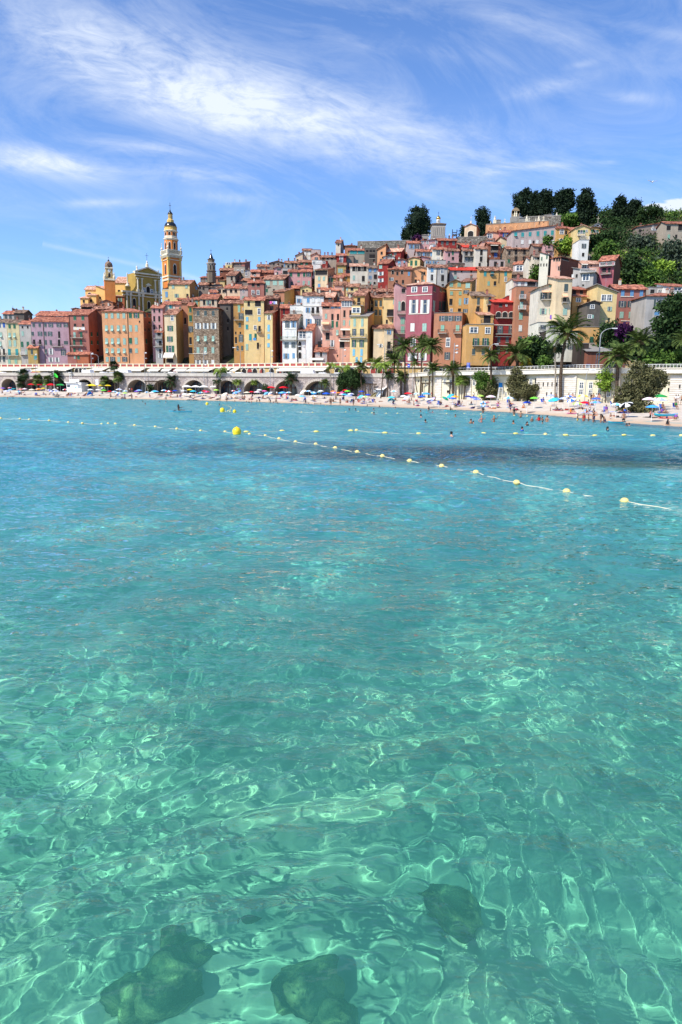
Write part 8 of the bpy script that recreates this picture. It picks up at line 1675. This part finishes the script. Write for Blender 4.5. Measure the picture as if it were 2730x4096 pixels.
# standing strollers and guards up the beach
for px, py, kind, kw in ((2365,1597,'stand',dict(sw='black',shirt='black')),(2374,1599,'stand',dict(skin='tan')),(2387,1598,'stand',dict(shirt='white',female=True)),(2397,1604,'stand',dict(hair='fair',skin='rosy')),(2459,1606,'stand',dict(sw='white',skin='rosy',female=True)),(2291,1600,'hips',dict(skin='rosy')),(2275,1602,'stand',dict(hair='brown')),(2223,1596,'hips',dict()),(2703,1618,'stand',dict(shirt='white',sw='black')),(2712,1618,'stand',dict(shirt='white',sw='white')),(2727,1618,'walk',dict(sw='black')),
 (1653,1578,'stand',dict(sw='black',shirt='black')),(1692,1580,'stand',dict(shirt='white')),(1896,1580,'stand',dict(shirt='white',sw='navy')),(1257,1601,'sit',dict(shirt='yellow')),(1435,1600,'stand',dict(female=True,sw='pink')),(1529,1577,'stand',dict(shirt='pink')),(1108,1588,'stand',dict(shirt='white')),(519,1562,'stand',dict(shirt='white')),(528,1562,'stand',dict(shirt='red')),(232,1562,'stand',dict(shirt='white')),(1730,1580,'stand',dict(shirt='red'))): on_sand(px, py, kind, rz=random.uniform(-.8,.8), **kw)
# sitting and lying crowd under the parasols
g_ = random.Random(9); spots = []
def crowd(px0, px1, n):
    for _ in range(n):
        px = g_.uniform(px0, px1); t = g_.choice((g_.uniform(.12,.35), g_.uniform(.3,.7))); v = bpt(px, t); v.z = beach_z(px, t)
        if any((v-s).length < .9 for s in spots): continue
        spots.append(v); kind = g_.choice(('sit','recl','recl','lie','lie','sit','chair','lie')); rz = g_.uniform(-.7,.9)+(math.pi if kind == 'lie' and g_.random() < .3 else 0); f = g_.random() < .45
        if kind != 'chair': towel(v, rz, g_.choice(('white','navy','lightblue','red','cream','teal','black','lavender','royal','orange','pink')), px)
        else:
            k = ('dc',)
            if k not in WM: b = MB(); b.box((0,.05,.40),(.56,.5,.05)); b.box((0,.36,.68),(.56,.05,.6),rx=-.35); [b.tube((x,y,0),(x,y*.6,.4),.02,n=5) for x in (-.26,.26) for y in (-.22,.3)]; WM[k] = b.mesh('folding_chair', cmat('blue'))
            o = link('folding_chair', WM[k], None, tuple(v), rz); tag(o, 'low folding beach chair below '+near(px), 'beach chair', 'folding chairs on the beach', px)
        q = v.copy(); q.z += .02 if kind != 'chair' else .0
        person(q, kind, rz, g_.choice(SWN), g_.choice(SKN), g_.choice(HR), f, g_.choice((1,1,1,.97,.7)), None, 'on sand below '+near(px), px)
crowd(-20, 500, 44); crowd(500, 1000, 42); crowd(1000, 1500, 44); crowd(1500, 2100, 38); crowd(2100, 2730, 38)
# ---------------------------------------------------------------- boards, boats, toys
def board(label, px, py, L_, rz, col, z=.04, onsand=False, w=.75, name='paddle_board'):
    p = sand_at(px, py) if onsand else sea_at(px, py); b = MB(); n = 14; top = []; bot = []
    for i in range(n+1):
        f = i/n*2-1; hw = w/2*math.sqrt(max(0, 1-abs(f)**2.6))+.02; x = f*L_/2; zr = .12*max(0, abs(f)-.6)**1.5*2.2; top.append(((x,-hw,.07+zr),(x,hw,.07+zr))); bot.append(((x,-hw*.9,-.05+zr),(x,hw*.9,-.05+zr)))
    for i in range(n):
        a, c = top[i], top[i+1]; e, f = bot[i], bot[i+1]; b.add([a[0],c[0],c[1],a[1]], [(0,1,2,3)], 0); b.add([e[1],f[1],f[0],e[0]], [(0,1,2,3)], 1); b.add([e[0],f[0],c[0],a[0]], [(0,1,2,3)], 1); b.add([a[1],c[1],f[1],e[1]], [(0,1,2,3)], 1)
    o = b.build(name, [plain('board_'+col, hexc(UC[col], .9), .3), plain('board_rim_teal', (.02,.35,.45), .3)]); o.location = (p.x, p.y, p.z+z); o.rotation_euler = (0,0,rz); tag(o, label, name.replace('_', ' '), None, px); return o, p
o, p = board('turquoise and white paddle board carrying a seated paddler', 722, 1647, 3.3, .05, 'lightblue')
q = Vector((p.x-.25, p.y, .12)); person(q, 'paddle', 1.65, 'black', 'brown', 'dark', True, 1.0, label='long-haired person sitting on the paddle board holding a paddle', px=722)
b = MB(); b.tube((-.5,-.2,.12),(.75,-.28,.62),.02,n=6); b.hexa([(-.85,-.2,-.02),(-.5,-.2,.06),(-.5,-.14,.06),(-.85,-.14,-.02),(-.82,-.2,.1),(-.45,-.2,.16),(-.45,-.14,.16),(-.82,-.14,.1)]); o = b.build('paddle', M_iron); o.location = (p.x-.1, p.y-.1, .12); tag(o, 'black paddle held by the person on the paddle board', 'paddle')
board('bright green inflatable mat with a child riding on it', 1802, 1644, 2.1, .1, 'brightgreen', name='inflatable_mat'); pp_ = sea_at(1802, 1644); person(Vector((pp_.x,pp_.y,.1)), 'sit', 1.2, 'black', 'brown', 'dark', False, .72, label='child sitting astride the green inflatable mat', px=1802)
board('orange inflatable ring boat pushed by bathers', 1720, 1652, 1.3, .1, 'orange', w=.9, name='inflatable_boat')
board('dark inflatable kayak beside the man in black trunks', 2470, 1690, 2.1, -.05, 'black', name='kayak', w=.8); board('white surf board lying in the shallows at far left', 42, 1594, 1.8, .2, 'white', name='surf_board'); board('small red inflatable near the far waterline', 1180, 1616, 1.6, 0, 'red', name='inflatable_mat'); board('turquoise bodyboard at the left waterline', 142, 1588, 1.4, 0, 'turquoise', name='bodyboard')
board('yellow green inflatable at the middle waterline', 1345, 1610, 1.6, 0, 'yellow', onsand=True, name='inflatable_mat'); board('orange float beside the wading child at right', 2703, 1696, .9, .2, 'orange', w=.7, name='swim_float')
o, p = board('beached teal pedal boat with light blue cover at right', 2664, 1668, 3.2, .12, 'skyblue', onsand=True, w=1.4, z=.25, name='pedal_boat'); o.scale = (1,1,1.8)
b = MB(); n = 20
for i in range(n):
    for j in range(8):
        f = lambda a, c: ((.36+.13*math.cos(c))*math.cos(a), .13*math.sin(c), (.36+.13*math.cos(c))*math.sin(a)); a0, a1, c0_, c1_ = 2*math.pi*i/n, 2*math.pi*(i+1)/n, 2*math.pi*j/8, 2*math.pi*(j+1)/8; b.add([f(a0,c0_),f(a1,c0_),f(a1,c1_),f(a0,c1_)], [(0,1,2,3)], (i//2)%2)
p = sea_at(1933, 1652); o = b.build('swim_ring', [cmat('skyblue'), cmat('white')], None, True); o.location = (p.x-.05, p.y-.1, 1.42); tag(o, 'blue and white swim ring held up on a bather head', 'swim ring')
b = MB(); b.lathe((0,0,0),[(.14,0),(.19,.3),(.2,.32)],12); o = b.build('bucket', cmat('lightblue')); o.location = sand_at(2344,1646); tag(o, 'pale blue bucket on the sand before the sunbathers', 'bucket'); b = MB(); b.box((0,0,.2),(.5,.35,.4)); b.box((0,0,.43),(.54,.39,.07),1); b.tube((-.24,0,.45),(.24,0,.62),.015,n=5); o = b.build('cool_box', [cmat('red'), cmat('white')]); o.location = sand_at(1667,1604); tag(o, 'red cool box with white lid beside the blue parasols', 'cool box')
# buoys and their lines
def buoy(px, py, d=.25, kind='s', label=None):
    p = sea_at(px, py); k = ('buoy', kind)
    if k not in WM:
        b = MB()
        if kind == 's': b.ball((0,0,0),.5,12,sz=(1.08,.98,.86)); b.tube((.38,0,-.05),(.62,0,-.14),.14,.1,8,1); b.tube((-.38,0,-.05),(-.56,0,-.1),.12,.1,8,1); m = [plain('buoy_cream', hexc('EED888', .85), .45, .4, var=.12), plain('buoy_stain', (.10,.06,.02), .8)]
        elif kind == 'l': b.ball((0,0,0),.5,12,sz=(1.5,.8,.62)); b.tube((.6,0,0),(.85,0,-.08),.09,.07,8,1); b.tube((-.6,0,0),(-.8,0,-.08),.09,.07,8,1); m = [plain('buoy_yellowish', hexc('EEDE7C', .85), .45, .4), plain('buoy_stain', (.10,.06,.02), .8)]
        else: b.ball((0,0,.3),.5,16,sz=(1,1,1.02)); b.lathe((0,0,-.3),[(.3,0),(.46,.3),(.5,.6)],16); b.tube((0,0,.78),(0,0,.88),.07,n=8); m = [plain('buoy_yellow', (.85,.62,.01), .35, .5, var=.04)]
        WM[k] = b.mesh('mooring_buoy' if kind == 'b' else 'float', m, True)
    o = link('marker_buoy' if kind == 'b' else 'line_float', WM[k], None, (p.x, p.y, .02), {'s':-.75}.get(kind, 0)+random.uniform(-.25,.25), (d,)*3); tag(o, label or 'small cream float on the swimming line off '+near(px), 'buoy', None if kind == 'b' else 'floats of the swimming lines', px); return p
BL = {}
def line(name, label, pts, d=.25, kind='s', skip=()):
    P = [buoy(x, y, d if kind == 's' else d*.9, k_, f'{"cream" if k_ == "s" else "yellowish oval"} float on the {label}') for x, y, k_ in [(a[0], a[1], a[2] if len(a) > 2 else kind) for a in pts]]
    b = MB()
    for i in range(len(P)-1):
        a, c = P[i], P[i+1]; L_ = (c-a).length; n = max(3, min(14, int(L_/.5))); s = [a.lerp(c, j/n)+Vector((0,0,.03-.045*abs(math.sin(math.pi*j/n))**.5+.02*math.sin(j*2.3+i))) for j in range(n+1)]
        b.path([tuple(v) for v in s], [.011]*(n+1), 5)
    e = P[-1]
    o = b.build('rope', plain('rope_cream', hexc('EBE2C4', .9), .8)); tag(o, 'pale floating rope joining the '+label, 'rope')
line('front', 'long slanting front line', [(0,1672),(4,1674),(80,1676),(117,1679),(197,1683),(274,1690),(330,1694),(407,1697),(433,1695),(462,1696),(539,1702),(622,1708),(708,1716),(803,1724),(901,1728),(945,1733),(999,1738),(1062,1744),(1117,1756),(1183,1769),(1264,1778),(1342,1793),(1430,1809),(1531,1826),(1640,1845),(1768,1866),(1905,1891),(2068,1932),(2268,1968),(2500,2006),(2790,2052)])
line('back', 'straight back line of oval floats', [(986,1728,'l'),(1129,1724,'l'),(1266,1727,'l'),(1404,1723,'l'),(1427,1722,'s'),(1541,1732,'l'),(1676,1735,'l'),(1936,1734,'l'),(2064,1735,'l'),(2183,1738,'s'),(2264,1741,'l'),(2381,1743,'l'),(2498,1741,'l'),(2613,1743,'l'),(2726,1743,'s')], .3)
line('inner', 'innermost line near the bathers', [(921,1647),(994,1646),(1066,1643),(1137,1645),(1207,1649),(1252,1650),(1321,1648),(1384,1648),(1434,1646),(1489,1652),(1546,1654),(1591,1654),(1655,1654),(1788,1655),(1858,1655),(1925,1656),(1998,1662),(2058,1663),(2110,1665)], .22)
line('curl', 'little curled chain of white floats', [(893,1620),(900,1622),(907,1622),(914,1624),(921,1627),(925,1631),(925,1636),(921,1641),(914,1642),(911,1645),(903,1646)], .2)
for px, py, d, lb in ((948,1737,.66,'largest yellow marker buoy on the front swimming line'),(890,1647,.72,'yellow marker buoy behind the curled chain of floats'),(829,1619,.62,'small yellow marker buoy nearest the beach at left'),(939,1650,.5,'low yellow marker buoy at the start of the inner line')): buoy(px, py, d, 'b', lb)
for px, py in ((842,1619),(861,1620),(943,1621),(956,1621),(1039,1619),(1086,1621),(1131,1623),(1176,1623),(1221,1622),(1303,1622)): buoy(px, py, .2, 's', 'tiny white float near the waterline off '+near(px))
# ---------------------------------------------------------------- boulders and fish under the surface
def under(px, py, z):     # refracted sight line down to depth z
    s = sea_at(px, py); d = (s-Vector((0,0,CH))).normalized(); hz = Vector((d.x, d.y, 0)); sinr = hz.length/1.333; cr = math.sqrt(1-sinr*sinr); return s+hz.normalized()*(abs(z)*sinr/cr)+Vector((0,0,z))
m_rock, n, l, p_ = newmat('algae_boulder'); b_ = n.new('ShaderNodeBump'); b_.inputs['Distance'].default_value = .12; p_.inputs['Roughness'].default_value = 1; setspec(p_, 0); tc_ = n.new('ShaderNodeTexCoord')
l.new(nmix(nmr(nn(5.5, 8), .45, .68), nmix(nmr(nn(2.2, 4), .42, .58), (.012,.024,.018), (.09,.13,.07)), (.30,.34,.16)), p_.inputs['Base Color'])
l.new(nn(5.5, 8), b_.inputs['Height']); l.new(b_.outputs[0], p_.inputs['Normal'])
def boulder(label, px, py, z, r, seed):
    p = under(px, py, z); g = np.random.default_rng(seed); b = MB(); b.ball((0,0,0),1,22,sz=r); V = np.array(b.v); D = V/np.linalg.norm(V/np.array(r), axis=1)[:,None]/np.array(r); k = np.ones(len(V))
    for _ in range(26): a = g.normal(size=3)*g.choice((1.6,4,9)); k += g.uniform(.025,.08)*np.sin(D@a*1.6+g.uniform(0,6.28))*2/(1+np.linalg.norm(a)*.4)
    b.v = [tuple(v) for v in V*k[:,None]]; o = b.build('boulder', m_rock, None, True); o.location = p; o.rotation_euler = (0,0,g.uniform(0,6)); o.cycles.is_caustics_receiver = True; tag(o, label, 'rock', None, px)
boulder('large dark algae-covered boulder under water at lower left', 640, 3960, -.78, (0.28,0.24,0.36), 1); boulder('smaller boulder leaning on the large one under water', 700, 3830, -.78, (0.16,0.16,0.25), 2); boulder('pale-nosed boulder at the left end of the group', 520, 3990, -.78, (0.14,0.14,0.22), 7)
boulder('rounded greenish boulder under water at lower centre', 1220, 3960, -.78, (0.23,0.21,0.31), 3); boulder('dark square boulder under water right of centre', 1820, 3620, -.78, (0.23,0.19,0.24), 4); boulder('flat boulder at the bottom edge beside the round one', 1330, 4090, -.78, (0.18,0.18,0.21), 8)
fm = MB(); prof = [(-.5,.012,.02),(-.42,.03,.05),(-.25,.07,.13),(0,.10,.19),(.25,.085,.15),(.38,.035,.05),(.44,.02,.04)]; pv = None
for x, w, h in prof:
    row = [(x, w*math.cos(2*math.pi*i/10), h*math.sin(2*math.pi*i/10)) for i in range(10)]
    if pv: fm.add(pv+row, [(i,(i+1)%10,10+(i+1)%10,10+i) for i in range(10)])
    pv = row
fm.add([(.44,0,.03),(.62,.01,.16),(.56,0,0),(.62,-.01,-.16),(.44,0,-.03)], [(0,1,2,3,4)]); fm.add([(-.1,0,.17),(.1,0,.27),(.22,0,.14)], [(0,1,2)]); fm.add([(-.5,0,0),(-.44,.035,0),(-.5,0,.03)], [(0,1,2)])
fmd = fm.mesh('fish', plain('fish_dark', (.03,.05,.05), .5), True); fms = fm.mesh('fish', plain('fish_silver', (.45,.50,.48), .3, .5), True)
for px, py, L_, rz, m_, lb in ((773,3776,.15,.45,fmd,'dark fish left of the silver fish'),(878,3766,.16,.35,fms,'silver fish with dark back flashing in the light'),(836,3808,.14,0,fmd,'dark fish below the silver fish'),(1003,3684,.14,.3,fmd,'dark fish higher up by itself'),(1200,3638,.18,.25,fms,'thin pale fish farthest right of the shoal')):
    p = under(px, py, -.25); o = link('fish', m_, None, p, rz+math.pi, (L_,)*3); tag(o, lb, 'fish', 'fish swimming near the boulders', px)
def laundry(reg, x0, x1, y, Y, cols, label):
    global CUR; sv_ = CUR; CUR = REG[reg]; a = world_at(*PX(x0, y), Y); c = world_at(*PX(x1, y), Y); CUR = sv_; c.z = a.z; root = empty('washing_line', a.lerp(c, .5)); b = MB(); O_ = root.location; b.tube(a-O_, c-O_, .015, n=4); b.build('line', M_grey, root); L_ = (c-a).length; g = random.Random(int(x0)); t = 0
    while t < L_-.3:
        w = g.uniform(.35,.9); h = g.uniform(.5,1.1); w = min(w, L_-t); p = a-O_+(c-a).normalized()*t; q = p+(c-a).normalized()*w; b = MB(); m_ = p.lerp(q,.5)+Vector((0,.06,-h*.5)); b.add([p, q, q-Vector((0,-.05,h)), p-Vector((0,.03,h*g.uniform(.85,1)))], [(0,1,2,3)]); b.build('hanging_cloth', cmat(g.choice(cols)), root); t += w+.08
    tag(root, label, 'washing')
fY = lambda px, f: frontY(px)+f
laundry('A', 922, 1062, 1028, fY(316,-1.0), ('white','white','cream'), 'line of white washing on the salmon red house')
laundry('D', 562, 655, 640, fY(1094,5.0), ('pink','palepink','white','lavender'), 'row of pink and white washing in the brown loggia')
laundry('D', 1212, 1282, 1098, fY(1298,-2.0), ('white','white'), 'white sheets hanging between white and salmon houses')
laundry('D', 355, 402, 1100, fY(1020,-1.0), ('skyblue','white'), 'blue and white washing on the tall yellow house')
laundry('J', 1258, 1322, 500, fY(2212,-15.0), ('purple','navy','purple'), 'purple and dark washing under a window of the cream gabled house')
# gull
p = world_at(2612, 727, 160); b = MB(); b.ball((0,0,0),.16,8,sz=(1,2.2,.9)); b.hexa([(-.15,-.1,.05),(-.15,.2,.05),(-1.1,.1,.35),(-1.0,-.1,.35),(-.15,-.1,.08),(-.15,.2,.08),(-1.1,.1,.37),(-1.0,-.1,.37)]); b.hexa([(.15,.2,.05),(.15,-.1,.05),(1.0,-.1,.3),(1.1,.1,.3),(.15,.2,.08),(.15,-.1,.08),(1.0,-.1,.32),(1.1,.1,.32)]); b.ball((0,-.38,.05),.1,6); o = b.build('seagull', M_white, None, True); o.location = p; tag(o, 'white gull flying high in the sky at right', 'bird')
finish_labels()
bpy.context.view_layer.update()
